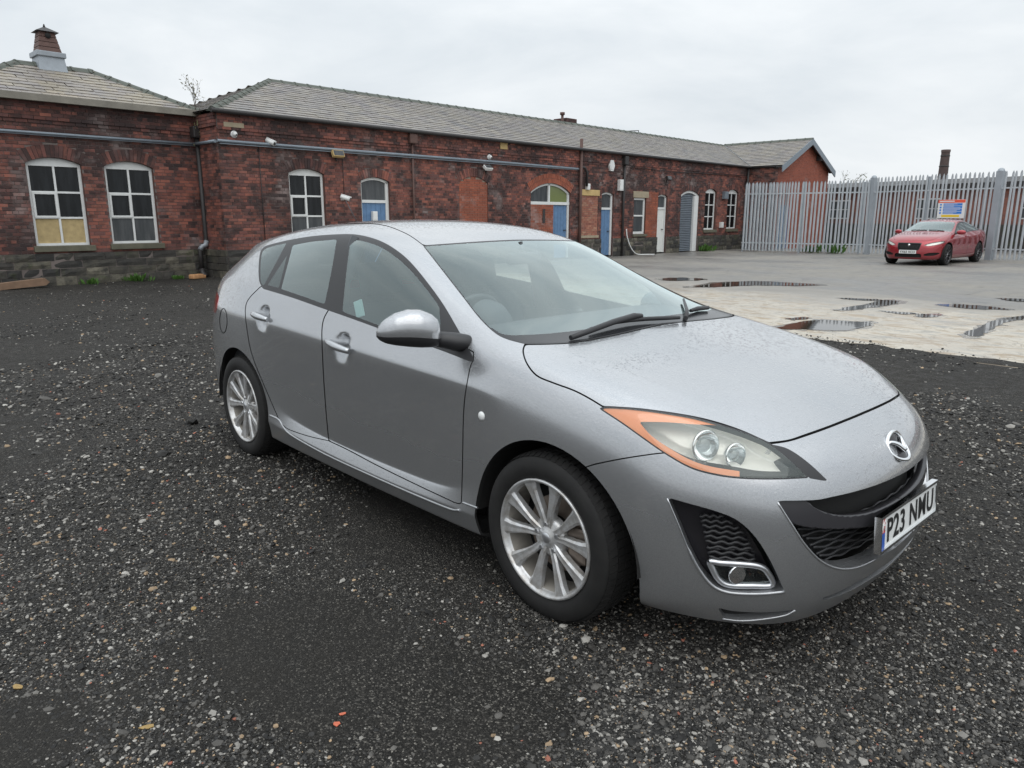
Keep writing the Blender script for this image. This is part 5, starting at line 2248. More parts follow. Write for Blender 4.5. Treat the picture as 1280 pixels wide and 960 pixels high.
# ------------------------------------------------------------------ silver-grey hatchback: body surface
def hatch_shell(levels=4):
    X = [-3.36, -3.15, -2.90, -2.64, -2.35, -2.00, -1.57, -1.20, -0.85, -0.50, -0.22, 0.05, 0.25, 0.35, 0.42]
    #        x      r0 y,z        r1 y,z        r2 y,z        r3 y,z       r4 y,z        r5 y,z        r6 y,z
    B = {-3.36: ((.690, .22), (.715, .27), (.735, .36), (.745, .48), (.745, .66), (.715, .915), (.640, 1.050)),
         -3.15: ((.745, .21), (.770, .25), (.790, .34), (.805, .46), (.812, .64), (.795, .910), (.735, 1.075)),
         -2.90: ((.785, .19), (.815, .23), (.840, .33), (.855, .45), (.862, .63), (.842, .910), (.770, 1.085)),
         -2.64: ((.800, .18), (.840, .21), (.862, .32), (.876, .45), (.878, .62), (.858, .905), (.790, 1.085)),
         -2.35: ((.800, .175), (.850, .20), (.870, .315), (.868, .44), (.873, .62), (.862, .895), (.800, 1.068)),
         -2.00: ((.800, .175), (.852, .195), (.876, .290), (0.846, 0.365), (0.844, 0.335), (.862, .880), (.803, 1.043)),
         -1.57: ((.800, .175), (.852, .195), (.876, .275), (0.844, 0.350), (0.842, 0.318), (.861, .865), (.805, 1.008)),
         -1.20: ((.800, .175), (.852, .195), (.876, .272), (0.844, 0.347), (0.842, 0.314), (.860, .850), (.807, .975)),
         -0.85: ((.800, .18), (.852, .20), (.876, .278), (0.846, 0.352), (0.843, 0.320), (.860, .838), (.809, .946)),
         -0.50: ((.800, .185), (.852, .205), (.874, .290), (0.852, 0.370), (0.850, 0.335), (.860, .828), (.812, .920)),
         -0.22: ((.800, .19), (.845, .21), (.868, .30), (.868, .44), (.874, .62), (.862, .820), (.822, .925)),
         0.05: ((.795, .19), (.840, .215), (.864, .31), (.873, .45), (.878, .62), (.866, .800), (.822, .893)),
         0.25: ((.795, .195), (.832, .215), (.852, .32), (.862, .46), (.864, .62), (.848, .780), (.797, .868)),
         0.35: ((.795, .195), (.826, .215), (.842, .325), (.850, .465), (.850, .62), (.830, .768), (.772, .860)),
         0.42: ((.780, .195), (.812, .225), (.828, .335), (.836, .47), (.833, .61), (.808, .752), (.748, .852))}
    T = {-3.36: ((-3.38, .575, 1.075), (-3.39, .49, 1.09), (-3.40, .40, 1.10), (-3.41, .2, 1.105), (-3.41, 0, 1.107)),
         -3.15: ((-3.17, .665, 1.13), (-3.18, .57, 1.19), (-3.19, .47, 1.235), (-3.20, .24, 1.26), (-3.20, 0, 1.265)),
         -2.90: ((-2.93, .70, 1.165), (-2.98, .60, 1.25), (-3.03, .49, 1.325), (-3.05, .25, 1.355), (-3.05, 0, 1.36)),
         -2.64: ((-2.66, .72, 1.19), (-2.70, .618, 1.30), (-2.73, .51, 1.367), (-2.73, .25, 1.398), (-2.73, 0, 1.404)),
         -2.35: ((-2.36, .73, 1.205), (-2.38, .632, 1.338), (-2.40, .52, 1.405), (-2.40, .26, 1.436), (-2.40, 0, 1.442)),
         -2.00: ((-2.00, .735, 1.21), (-2.00, .64, 1.368), (-2.00, .53, 1.428), (-2.00, .27, 1.456), (-2.00, 0, 1.462)),
         -1.57: ((-1.57, .74, 1.20), (-1.56, .645, 1.376), (-1.54, .53, 1.43), (-1.53, .27, 1.452), (-1.53, 0, 1.457)),
         -1.20: ((-1.19, .75, 1.15), (-1.16, .64, 1.322), (-1.12, .545, 1.358), (-1.09, .28, 1.37), (-1.08, 0, 1.372)),
         -0.85: ((-0.84, .77, 1.06), (-0.80, .69, 1.165), (-0.71, .51, 1.198), (-0.66, .26, 1.208), (-0.64, 0, 1.211)),
         -0.50: ((-0.50, .785, .978), (-0.46, .735, 1.040), (-0.38, .53, 1.068), (-0.33, .27, 1.074), (-0.31, 0, 1.075)),
         -0.22: ((-0.22, .775, .978), (-0.20, .67, 1.003), (-0.17, .48, 1.013), (-0.14, .25, 1.016), (-0.13, 0, 1.017)),
         0.05: ((0.05, .765, .936), (0.05, .64, .960), (0.06, .47, .972), (0.07, .24, .980), (0.08, 0, .982)),
         0.25: ((0.27, .735, .898), (0.30, .62, .914), (0.33, .45, .926), (0.35, .23, .934), (0.36, 0, .936)),
         0.35: ((0.42, .695, .868), (0.485, .575, .868), (0.53, .43, .874), (0.56, .21, .880), (0.57, 0, .881)),
         0.42: ((0.56, .648, .826), (0.665, .535, .786), (0.715, .40, .788), (0.75, .2, .792), (0.76, 0, .793))}
    side = []
    for x in X:
        col = [(x, y, z) for (y, z) in B[x]] + list(T[x])
        side.append(col)
    # the corner columns lean with the bumper corner
    for r, dx in enumerate((.02, .03, .035, .04, .045, .03)):
        y, z = B[0.42][r]
        side[-1][r] = (0.42 + dx, y, z)
    front = [
        [(.615, .690, .185), (.640, .708, .25), (.650, .715, .35), (.655, .722, .47), (.650, .716, .61), (.622, .690, .735)],
        [(.755, .570, .18), (.782, .590, .245), (.792, .598, .35), (.796, .602, .47), (.788, .592, .60), (.752, .572, .705)],
        [(.825, .420, .185), (.860, .435, .255), (.872, .440, .355), (.876, .440, .48), (.866, .432, .61), (.820, .418, .715)],
        [(.858, .215, .19), (.895, .220, .265), (.915, .220, .37), (.920, .220, .49), (.912, .218, .62), (.858, .212, .725)],
        [(.866, 0, .19), (.905, 0, .268), (.926, 0, .375), (.932, 0, .50), (.924, 0, .63), (.870, 0, .73)]]
    rear = []
    for j, y in enumerate((.59, .49, .39, .2, 0.0)):
        bx = -0.035 * (1 - (y / .62) ** 2)
        rear.append([(-3.38 + bx, y * .97, .22), (-3.45 + bx, y, .27), (-3.475 + bx, y, .37), (-3.485 + bx, y, .50), (-3.46 + bx, y, .68), (-3.42 + bx, y, .93)])

    def crease(S, FR, BK, K):
        c = []
        for k in range(3, K - 5):
            c.append((S(k, 2), S(k + 1, 2), 0.9))
            c.append((S(k, 1), S(k + 1, 1), 0.5))
        for k in range(1, 10):
            c.append((S(k, 5), S(k + 1, 5), 0.55))
        for k in range(10, 14):
            c.append((S(k, 8), S(k + 1, 8), 0.55))
        for k in range(2, 9):
            c.append((S(k, 6), S(k + 1, 6), 0.25))
        for k in range(3, 10):
            c.append((S(k, 8), S(k + 1, 8), 0.2))
        for k in range(1, 4):
            c.append((S(2, 8 + k - 1), S(2, 8 + k), 0.5))     # tailgate spoiler lip
        return c
    return shell_from_cage(side, front, rear, crease, levels)
# ------------------------------------------------------------------ wheel (axis along y, outside towards -y)
def wheel_parts(R=0.318, rr=0.226, W=0.205, spokes='pairs', turn=0.0, dark=False):
    """returns list of (name, MB, material, parent name)"""
    out = []
    hw = W / 2
    t = MB()
    prof = [(rr - .008, -hw + .022), (rr + .004, -hw + .010), (rr + .02, -hw + .002), (rr + .045, -hw - .001), (R - .028, -hw + .004), (R - .012, -hw + .012), (R - .004, -hw + .024)]
    prof2 = [(R, -hw + .040), (R + .0005, 0.0), (R, hw - .040)]
    prof3 = [(R - .004, hw - .024), (R - .02, hw - .006), (rr + .03, hw), (rr - .008, hw - .02)]
    t.lathe(prof + prof2 + prof3, 96, 'y')
    out.append(('tyre', t, M['tyre'], None))
    # tread blocks: slabs round the crown with grooves between them
    tb = MB()
    nb = 72
    for k in range(nb):
        a0, a1 = 2 * math.pi * (k + .10) / nb, 2 * math.pi * (k + .90) / nb
        for (y0, y1, sk) in ((-hw + .012, -hw + .045, .35), (-.052, -.020, .1), (-.014, .014, 0), (.020, .052, -.1), (hw - .045, hw - .012, -.35)):
            ri = R - .006
            ro0 = R + .004 if abs(y0) < hw - .03 else R - .006
            ro1 = R + .004 if abs(y1) < hw - .03 else R - .006
            da = sk * 2 * math.pi / nb
            V = []
            for (rad0, rad1) in ((ri, ri), (ro0, ro1)):
                for (a, y, rad, dd) in ((a0, y0, rad0, 0), (a1, y0, rad0, 0), (a1, y1, rad1, da), (a0, y1, rad1, da)):
                    V.append((rad * math.cos(a + dd), y, rad * math.sin(a + dd)))
            tb.add(V, [(4, 5, 6, 7), (0, 1, 5, 4), (1, 2, 6, 5), (2, 3, 7, 6), (3, 0, 4, 7)])
    out.append(('tread', tb, M['tyre'], 'tyre'))
    rim = MB()
    rim.lathe([(rr + .001, -hw + .014), (rr + .003, -hw + .006), (rr - .003, -hw + .001), (rr - .010, -hw + .006), (rr - .013, -hw + .022), (rr - .018, -hw + .030)], 96, 'y')
    out.append(('rim', rim, M['gloss_trim' if dark else 'alloy'], None))
    bar_ = MB()
    bar_.lathe([(rr - .018, -hw + .030), (rr - .021, -hw + .05), (rr - .030, hw - .05), (rr - .008, hw - .012)], 96, 'y')
    out.append(('rim_barrel', bar_, M['void' if dark else 'barrel'], 'rim'))
    sp = MB()
    y_hub, y_rim = -hw + .030, -hw + .012
    for k in range(5):
        for sgn in (-1, 1):
            ac = math.radians(turn + 72 * k)
            st = []
            for (rad, off, w, yy, dp) in ((.030, .30, .012, y_hub + .004, .03), (.060, .23, .0130, y_hub - .002, .032), (.095, .245, .0145, y_hub - .006, .030), (.135, .282, .0175, y_hub - .010, .028), (.180, .305, .0235, y_hub - .014, .026), (rr - .012, .302, .0335, y_rim, .022)):
                a = ac + sgn * off * (1.0 if rad > .05 else 1.15)
                er = np.array([math.cos(a), 0, math.sin(a)])
                et = np.array([-math.sin(a), 0, math.cos(a)])
                cpt = er * rad
                w2 = w * .62
                st.append([cpt + et * w + np.array([0, yy + dp, 0]), cpt + et * w + np.array([0, yy + .007, 0]), cpt + et * w2 + np.array([0, yy, 0]), cpt + np.array([0, yy + .0015, 0]), cpt - et * w2 + np.array([0, yy, 0]), cpt - et * w + np.array([0, yy + .007, 0]), cpt - et * w + np.array([0, yy + dp, 0])])
            V = [p_ for s in st for p_ in s]
            F = [(i * 7 + j, i * 7 + j + 1, (i + 1) * 7 + j + 1, (i + 1) * 7 + j) for i in range(len(st) - 1) for j in range(6)]
            F += [tuple(range(7)), tuple(range(len(V) - 1, len(V) - 8, -1))]
            s1 = MB()
            s1.add(V, F)
            out.append(('spoke', s1, M['gloss_trim' if dark else 'alloy'], 'rim'))
    hub = MB()
    hub.lathe([(0.001, y_hub - .006), (.020, y_hub - .006), (.026, y_hub - .003), (.031, y_hub + .001), (.062, y_hub + .006), (.074, y_hub + .012), (.078, y_hub + .04)], 40, 'y')
    out.append(('hub', hub, M['gloss_trim' if dark else 'alloy'], 'rim'))
    for k in range(5):
        a = math.radians(turn + 72 * k)
        nut = MB()
        cx, cz = .053 * math.cos(a), .053 * math.sin(a)
        nut.lathe([(.001, y_hub - .006), (.0085, y_hub - .006), (.0098, y_hub - .002), (.0098, y_hub + .014)], 6, 'y', (cx, 0, cz), smooth=False)
        out.append(('wheel_nut', nut, M['satin'], 'rim'))
    cap = MB()
    cap.lathe([(.001, y_hub - .0085), (.018, y_hub - .0085), (.0205, y_hub - .006)], 28, 'y')
    out.append(('centre_cap', cap, M['satin'], 'rim'))
    d = MB()
    d.lathe([(.07, -.01), (.145, -.01), (.145, .012), (.07, .012)], 48, 'y', closed=True, smooth=False)
    out.append(('brake_disc', d, M['disc'], None))
    cal = MB()
    cal.bbox(.075, .165, -.045, .04, -.07, .07, .012)
    out.append(('brake_caliper', cal, M['disc'], None))
    bk = MB()
    bk.lathe([(.001, .02), (rr - .028, .02), (rr - .028, .03), (.001, .03)], 32, 'y')
    out.append(('back_plate', bk, M['void'], None))
    return out


def place_wheels(car, spots, parts, steer=0.0):
    """spots: (x, y, radius centre z, right side?)"""
    protos = [(n, mb, mat, par) for (n, mb, mat, par) in parts]
    meshes = None
    for (x, y, z, right) in spots:
        e = empty('wheel', (x, y, z), 0.0 if right else math.pi, car)
        made = {}
        if meshes is None:
            meshes = []
            for (n, mb, mat, par) in protos:
                o = mb.build(n, mat, e)
                meshes.append((n, o.data, par))
                if par:
                    o.parent = made[par]
                made.setdefault(n, o)
        else:
            for (n, me, par) in meshes:
                o = link(n, me, None, made[par] if par else e)
                made.setdefault(n, o)


# ------------------------------------------------------------------ the grey hatchback
def build_hatchback():
    car = empty('hatchback_car', (0, 0, 0))
    tag(car, 'wet silver grey five door hatchback standing on the black gravel, amber cornered headlamps', 'car')
    sh = hatch_shell(4)
    # scooped hollows behind the door handles
    for (cx, cz) in ((-1.385, .862), (-2.255, .918)):
        d = np.hypot((sh.V[:, 0] - cx) / .066, (sh.V[:, 2] - cz + .006) / .066)
        k = np.clip(1 - d ** 3, 0, 1) ** 0.8
        k = np.where(np.abs(sh.V[:, 1]) > .6, k, 0)
        sh.V[:, 1] += k * 0.030
    # a pinched hollow under the lamp, running into the bumper corner
    A = np.array([f for f in sh.F])
    fn = np.cross(sh.V[A[:, 2]] - sh.V[A[:, 0]], sh.V[A[:, 3]] - sh.V[A[:, 1]])
    N = np.zeros_like(sh.V)
    for k in range(4):
        np.add.at(N, A[:, k], fn)
    N /= np.linalg.norm(N, axis=1, keepdims=True) + 1e-12
    ctr = np.abs(sh.V[:, 1]) < 1e-6
    N[ctr] = sh.N[ctr]
    sh.N = N

    # ---- outlines on the body, read off the photograph
    dlo = outline([(592, 448.5), (571, 410), (552.5, 378.8), (530.6, 349), (511.9, 327), (496, 313.5), (477.5, 302.5), (455.6, 295.4), (433.8, 293), (396, 295), (365, 299.7), (343, 304.7), (331, 308.4)],
                  [(331, 308.4), (326, 314.7), (323.8, 332), (324.4, 350.6), (329, 360.6)],
                  [(329, 360.6), (365, 371.5), (408.8, 387), (443, 399), (477.5, 411.6), (509, 423), (550, 437), (585, 450.5)], [(585, 450.5), (590, 452), (592, 448.5)])
    g_front = outline([(438, 299.6), (455, 301.8), (477, 309.5), (500, 325.5), (520, 345.5), (537, 366.5), (549, 383)], [(549, 383), (550.5, 405), (549.5, 432.5)],
                      [(549.5, 432.5), (509, 419), (474, 406.8), (428, 389.5)], [(428, 389.5), (433, 340), (438, 299.6)])
    g_rear = outline([(366, 306.6), (390, 302.2), (421, 299.3)], [(421, 299.3), (414, 340), (405.8, 380.4)], [(405.8, 380.4), (380, 371), (351.5, 361.2)], [(351.5, 361.2), (366, 306.6)])
    g_small = outline([(359, 319), (348.5, 360)], [(348.5, 360), (334.5, 356.3)], [(334.5, 356.3), (359, 319)])
    g_quarter = outline([(358, 304), (343, 307.3), (332, 310.8)], [(332, 310.8), (327.4, 317), (325.6, 335), (326.2, 352), (329.5, 357.5)], [(329.5, 357.5), (358, 304)])
    screen = outline([(529.7, 307.5), (550, 333.4), (578, 369.4), (600, 397.5), (618.8, 415.5), (634, 423.5), (656, 429.5)],
                     [(656, 429.5), (690, 429), (719, 427), (766, 418.5), (812, 408), (853, 399), (900, 390)], [(900, 390), (800, 270)], [(800, 270), (760, 297), (723, 298.5), (625, 301.3), (529.7, 307.5)])
    bonnet = outline([(656, 430.5), (690, 429.8), (719, 427.8), (766, 419.3), (812, 408.8), (853, 399.8), (900, 391)], [(900, 391), (1170, 391)], [(1170, 391), (1130, 470)],
                     [(1130, 470), (1113, 490.6), (1092.5, 509), (1043.7, 530), (1005, 544), (985, 550.5), (961, 553.6)],
                     [(961, 553.6), (920, 535.8), (872, 522), (810, 512.3), (770, 509), (754, 508.5)], [(754, 508.5), (735, 497), (716, 487.5), (690, 478), (671, 469.5), (659, 455), (654, 440), (656, 430.5)])
    lamp = outline([(750.5, 511), (758, 508.8), (790, 510.5), (830, 515.5), (872, 523), (920, 537), (945, 546.5), (962, 554.5), (985, 572), (1011, 596.8)],
                   [(1011, 596.8), (970, 598.6), (924, 597.5), (890, 592.5), (862, 584), (832, 567), (806, 549), (778, 529), (750.5, 511)])
    lamp_in = outline([(800, 528), (835, 528.5), (868, 531), (900, 533), (930, 543), (960, 556), (985, 577), (1004, 594)], [(1004, 594), (960, 594), (926, 590)], [(926, 590), (890, 584), (865, 576), (838, 561), (815, 545), (800, 528)])
    lamp_tip = outline([(962, 555), (985, 561), (1010, 578), (1036, 602)], [(1036, 602), (1012, 598)], [(1012, 598), (988, 575), (962, 555)])
    fog = outline([(833.5, 621.5), (860, 629), (895, 639), (922, 650.5), (944, 671), (962, 699), (974, 724), (980.5, 739)], [(980.5, 739), (955, 741.5), (925, 741.5), (904, 738.5), (888, 730), (874, 713), (861, 688), (847, 654), (833.5, 621.5)])
    mouth = outline([(971, 626), (1017, 625), (1040, 621), (1070, 614), (1100, 604.5), (1130, 591), (1149, 578), (1160, 560)], [(1160, 560), (1230, 560)], [(1230, 560), (1230, 640)], [(1230, 640), (1150, 664), (1120, 684), (1095, 699), (1070, 708), (1048, 709), (1026, 700), (1006, 680), (988, 653), (971, 626)])
    bar = outline([(971, 626), (1012, 627), (1024, 636), (1044, 644), (1068, 646.5), (1100, 641.5), (1136, 623), (1165, 596)], [(1165, 596), (1180, 610)], [(1180, 610), (1150, 640), (1110, 657), (1065, 663), (1025, 662), (996, 656), (980, 640)], [(980, 640), (971, 626)])
    seam = outline([(722, 588), (728, 585.5), (745, 580), (780, 573), (816, 567.6), (832, 566)], [(832, 566), (900, 575)], [(900, 575), (961, 555)], [(961, 555), (985, 551.5), (1005, 545.5), (1043.7, 531.5), (1092.5, 510.5), (1113, 492)], [(1113, 492), (1220, 430)], [(1220, 430), (1260, 900)], [(1260, 900), (640, 900)], [(640, 900), (700, 640)], [(700, 640), (722, 588)])
    fdoor = outline([(592, 450), (588, 458), (584, 478), (580.6, 500.6), (579, 530), (578.4, 565), (577.6, 600), (577, 622)], [(577, 622), (576, 629), (570, 629)], [(570, 629), (521, 606), (470, 581), (437, 563.4), (411, 551)], [(411, 551), (408, 520), (405, 480), (403, 440), (402.4, 413), (405, 398), (411.5, 386)], [(411.5, 386), (440, 360)], [(440, 360), (592, 440)], [(592, 440), (592, 450)])
    rdoor = outline([(411, 551), (385, 545), (361, 536.7), (352.5, 530), (347.8, 522.5)], [(347.8, 522.5), (335, 493), (321, 460), (313, 436), (309, 413), (306.8, 395), (307.5, 381), (313, 371), (326, 358)], [(326, 358), (440, 360)], [(440, 360), (411.5, 386)], [(411.5, 386), (405, 398), (402.4, 413), (403, 440), (405, 480), (408, 520), (411, 551)])
    slit = outline([(897, 759.5), (915, 763.5), (945, 765.5), (975, 764.5), (994, 761.5)], [(994, 761.5), (980, 769), (950, 773.5), (925, 775), (905, 773.5)], [(905, 773.5), (897, 759.5)])
    lip = outline([(1026, 748.5), (1050, 739), (1090, 717), (1118, 697), (1131, 680)], [(1131, 680), (1128, 692), (1100, 716), (1062, 739), (1032, 750)], [(1032, 750), (1026, 748.5)])
    roof = outline([(529.7, 307), (517, 297.5), (505, 290.7), (484, 282.6), (462, 279.5), (430, 279.2)], [(430, 279.2), (330, 282)], [(330, 282), (330, 200)], [(330, 200), (800, 200)], [(800, 200), (790, 297), (723, 298), (625, 300.8), (529.7, 307)])

    def circ(cx, cz, rx, rz, n=64):
        return np.array([(cx + rx * math.cos(2 * math.pi * k / n), cz + rz * math.sin(2 * math.pi * k / n)) for k in range(n)])

    sidew = lambda C: np.abs(C[:, 1]) > .45
    frontm = lambda C: C[:, 0] > 0.12
    # ---- cuts
    sh.carve(xz_cut(circ(0.02, .300, .395, .395)), None, mask=sidew)
    sh.carve(xz_cut(circ(-2.635, .300, .392, .390)), None, mask=sidew)
    sh.carve(px_cut(lamp), 'lamp', 0.9, mask=frontm, keep_gap='seal')
    sh.carve(px_cut(lamp_in), 'lamp_core', where=('lamp',))
    for (xp, nm) in ((926.0, 'lamp_low'), (985.0, 'lamp_end')):
        half = np.array([(xp, 300), (1400, 300), (1400, 900), (xp, 900)])
        if nm == 'lamp_low':
            sh.carve(px_cut(half), nm, where=('lamp',))
        else:
            sh.carve(px_cut(half), nm, where=('lamp_core',))
    sh.carve(px_cut(lamp_tip), 'lamp_tip', mask=lambda C: (C[:, 0] > .55))
    sh.carve(px_cut(fog), 'fog', mask=frontm)
    sh.carve(px_cut(mouth), 'mouth', mask=lambda C: C[:, 0] > .6)
    sh.carve(px_cut(bar), 'bar', where=('mouth',))
    sh.carve(px_cut(slit), 'slit', mask=lambda C: (C[:, 0] > .5) & (C[:, 2] < .4))
    sh.carve(px_cut(lip), 'slit', mask=lambda C: (C[:, 0] > .7) & (C[:, 2] < .45))
    sh.carve(px_cut(screen), 'screen', 0.7, mask=lambda C: (C[:, 0] > -1.35) & (C[:, 2] > .95), keep_gap='seal')
    frit = outline([(612, 408), (630, 418), (660, 418.5), (700, 415.5), (735, 411), (772, 404), (819, 396), (849, 389), (872, 381)], [(872, 381), (920, 380)], [(920, 380), (920, 440)], [(920, 440), (612, 440)], [(612, 440), (612, 408)])
    sh.carve(px_cut(frit), 'frit', where=('screen',))
    sh.carve(px_cut(bonnet), 'bonnet', 1.0, mask=lambda C: (C[:, 0] > -.45) & (C[:, 2] > .70))
    sh.carve(px_cut(dlo), 'dlo', 0.5, mask=lambda C: sidew(C) & (C[:, 2] > .86), keep_gap='seal')
    for (pl, nm) in ((g_front, 'g_front'), (g_rear, 'g_rear'), (g_small, 'g_small'), (g_quarter, 'g_quarter')):
        sh.carve(px_cut(pl), nm, where=('dlo',))
    sh.carve(px_cut(fdoor), 'fdoor', 0.65, mask=lambda C: sidew(C) & (C[:, 2] < 1.06) & (C[:, 0] > -1.75))
    sh.carve(px_cut(rdoor), 'rdoor', 0.5, mask=lambda C: sidew(C) & (C[:, 2] < 1.12))
    sh.carve(px_cut(seam), 'bumper', 0.8, mask=lambda C: (C[:, 0] > .10))
    sh.carve(px_cut(roof), 'roof', 0.45, mask=lambda C: C[:, 2] > 1.22)
    sh.carve(xz_cut(np.array([(-4, .62), (-3.02, .60), (-2.99, .2), (-4, 0.)])), 'rbumper', 0.002, mask=lambda C: C[:, 0] < -2.95)
    sh.carve(xz_cut(outline([(-3.6, .985), (-3.2, .99), (-3.03, .965), (-2.985, .93)], [(-2.985, .93), (-3.02, .885), (-3.12, .855), (-3.6, .845)], [(-3.6, .845), (-3.6, .985)])), 'tail', 0.0015, mask=lambda C: (C[:, 0] < -2.9) & (np.abs(C[:, 1]) > .40))
    sh.carve(yz_cut(outline([(-.56, 1.115), (-.50, 1.30), (-.44, 1.335)], [(-.44, 1.335), (.5, 1.345)], [(.5, 1.345), (.5, 1.12)], [(.5, 1.12), (-.56, 1.115)])), 'hglass', 0.002, mask=lambda C: (C[:, 0] < -3.02) & (C[:, 2] > 1.09))
    sh.carve(yz_cut(np.array([(-.60, .60), (-.62, 1.4), (.5, 1.4), (.5, .60)])), 'tailgate', 0.002, mask=lambda C: (C[:, 0] < -3.15))
    sh.carve(px_cut(circ(279.3, 401, 4.6, 15.5)), 'fuel', 0.5, mask=lambda C: (np.abs(C[:, 1]) > .74) & (C[:, 0] < -2.4) & (C[:, 0] > -3.2))
    sh.carve(xz_cut(np.array([(-2.235, .352), (-2.06, .352), (-1.96, .318), (-1.2, .298), (-.47, .312), (-.40, .325), (-.2, .33), (-.2, .0), (-2.4, .0), (-2.4, .352)])), 'sill', 0.0, mask=lambda C: sidew(C) & (C[:, 0] < -.2) & (C[:, 0] > -2.4))
    sh.carve(lambda V: -(V[:, 2] - 0.0) * 0 + np.where((V[:, 0] > -.62) & (V[:, 2] < 1.12), -1.0, 1.0), 'wing', mask=lambda C: (C[:, 0] > -.62) & (C[:, 0] < .75) & (C[:, 2] < 1.06))

    P = M['grey_paint']
    # ---- centre panels
    sh.obj('bonnet', ['bonnet'], P, car, both=True, flange=.02)
    bp = sh.obj('front_bumper', ['bumper'], P, car, dark=False, both=True, flange=.05)
    sh.obj('roof', ['roof'], P, car, both=True, flange=.006)
    sh.obj('body_shell', ['body', 'seal'], [P, M['trim']], car, both=True, flange=.02)
    sh.obj('rear_bumper', ['rbumper'], P, car, both=True, flange=.03)
    tg = sh.obj('tailgate', ['tailgate'], P, car, both=True, flange=.015)
    sh.obj('rear_window', ['hglass'], M['dark_glass'], tg, both=True, flange=0)
    ws = sh.obj('windscreen', ['screen'], M['screen'], car, both=True, flange=0)
    sh.obj('scuttle_panel', ['frit'], M['frit'], car, both=True, flange=0)
    for mir in (False, True):
        sy = 1 if mir else -1
        sh.obj('front_wing', ['wing'], P, car, mirror=mir, flange=.02)
        sk = sh.obj('side_skirt', ['sill'], P, car, mirror=mir, flange=.01)
        for (pp, rd_) in (([(337, 519), (348.3, 524.6), (355, 535), (366.5, 545.5), (408.7, 569), (465, 595), (521, 619.5), (563, 636.5), (575, 638)], .0065), ([(577.8, 628), (587, 631.5), (596.6, 635)], .0050)):
            P_ = []
            for q in cat_rom(pp, 5):
                a_, n_ = sh.at_px(q, lambda V_: (np.abs(V_[:, 1]) > .7) & (V_[:, 2] < .5))
                P_.append(tuple((a_ - n_ * .001) * np.array([1, sy * -1.0, 1])))
            MB().tube(P_, rd_, 8).build('skirt_lip', P, sk)
        sh.obj('tail_lamp', ['tail'], M['red_lens'], car, mirror=mir, flange=.01)
        if not mir:
            sh.obj('fuel_flap', ['fuel'], P, car, mirror=mir, flange=.006)
        fd = sh.obj('front_door', ['fdoor'], P, car, mirror=mir, flange=.02)
        rd = sh.obj('rear_door', ['rdoor'], P, car, mirror=mir, flange=.02)
        sh.obj('window_surround', ['dlo'], M['trim'], car, mirror=mir, flange=.01)
        sh.obj('window', ['g_front'], M['side_glass'], fd, mirror=mir, flange=0)
        sh.obj('window', ['g_rear'], M['side_glass'], rd, mirror=mir, flange=0)
        sh.obj('quarter_light', ['g_small'], M['dark_glass'], rd, mirror=mir, flange=0)
        sh.obj('quarter_window', ['g_quarter'], M['dark_glass'], car, mirror=mir, flange=0)
        # door handles
        for (dr, cx, cz) in ((fd, -1.43, .862), (rd, -2.30, .918)):
            p0, n0 = sh.surf_y(cx - .075, cz + .008)
            p1, n1 = sh.surf_y(cx + .13, cz - .012)
            pts, rad = [], []
            for k in range(13):
                t = k / 12
                b = p0 + (p1 - p0) * t
                o = .006 + .026 * math.sin(math.pi * min(1, max(0, t * .9 + .05)))
                pts.append((b[0], (abs(b[1]) + o) * sy, b[2] + .004 * math.sin(math.pi * t)))
                rad.append(.0185 * (0.55 + .45 * math.sin(math.pi * (.12 + .76 * t))))
            MB().tube(pts, rad, 12).build('door_handle', P, dr)
        # headlamp: bowl behind the lens, amber edge, lamps inside
        hl = empty('headlight', (0, 0, 0), 0, car)
        LABS = ['lamp', 'lamp_core', 'lamp_low', 'lamp_end']
        lens = sh.part(LABS, flange=0, mirror=mir)
        me = bpy.data.meshes.new('lens')
        me.from_pydata([tuple(v) for v in lens[0]], [], lens[1])
        me.polygons.foreach_set('use_smooth', np.ones(len(lens[1]), bool))
        link('lens', me, M['lens'], hl)
        inn = np.array([-.095, -.060 * sy, -.006])
        src = np.array(lens[0])
        rsrc = src * np.array([1, -1, 1]) if mir else src
        pxs = px_of(rsrc)
        depth = np.clip(-sdf(lamp, pxs) / 16.0, 0.08, 1.0) ** .7
        Vb = src + inn[None, :] * depth[:, None]
        Va = src + inn[None, :] * 0.07
        amb_f = [f for f, k in zip(lens[1], lens[3]) if k == 0]
        bowl_f = [f for f, k in zip(lens[1], lens[3]) if k == 1]
        dark_f = [f for f, k in zip(lens[1], lens[3]) if k >= 2]
        link('reflector_bowl', mesh_from('reflector_bowl', Vb, bowl_f, smooth=True), M['lamp_bowl'], hl)
        link('lamp_bezel', mesh_from('lamp_bezel', Vb, dark_f, smooth=True), M['trim'], hl)
        link('indicator_lens', mesh_from('indicator_lens', Va, amb_f, smooth=True), M['amber'], hl)
        for (pq, rad, deep) in (((889, 560), .052, .036), ((927, 572), .040, .030)):
            p_, n_ = sh.at_px(pq, lambda V: (V[:, 0] > .3) & (V[:, 2] < .9))
            ax = np.array([.93, -.33, .08])
            c0 = p_ - ax * .082 + np.array([0, .014, -.004])
            prof = [(0.0, .2), (.006, .45), (.016, .68), (.03, .88), (.042, 1.0), (.046, 1.0), (.047, .93)]
            pts = [c0 + ax * h for h, q in prof]
            rr_ = [rad * q for h, q in prof]
            if mir:
                pts = [p3 * np.array([1, -1, 1]) for p3 in pts]
            MB().tube(pts, rr_, 28, cap=False).build('reflector', M['chrome'], hl)
            ball = [(-.002, .05), (.004, .30), (.012, .46), (.021, .50), (.029, .44), (.035, .26), (.037, .03)]
            pts = [c0 + ax * (.012 + h) for h, q in ball]
            if mir:
                pts = [p3 * np.array([1, -1, 1]) for p3 in pts]
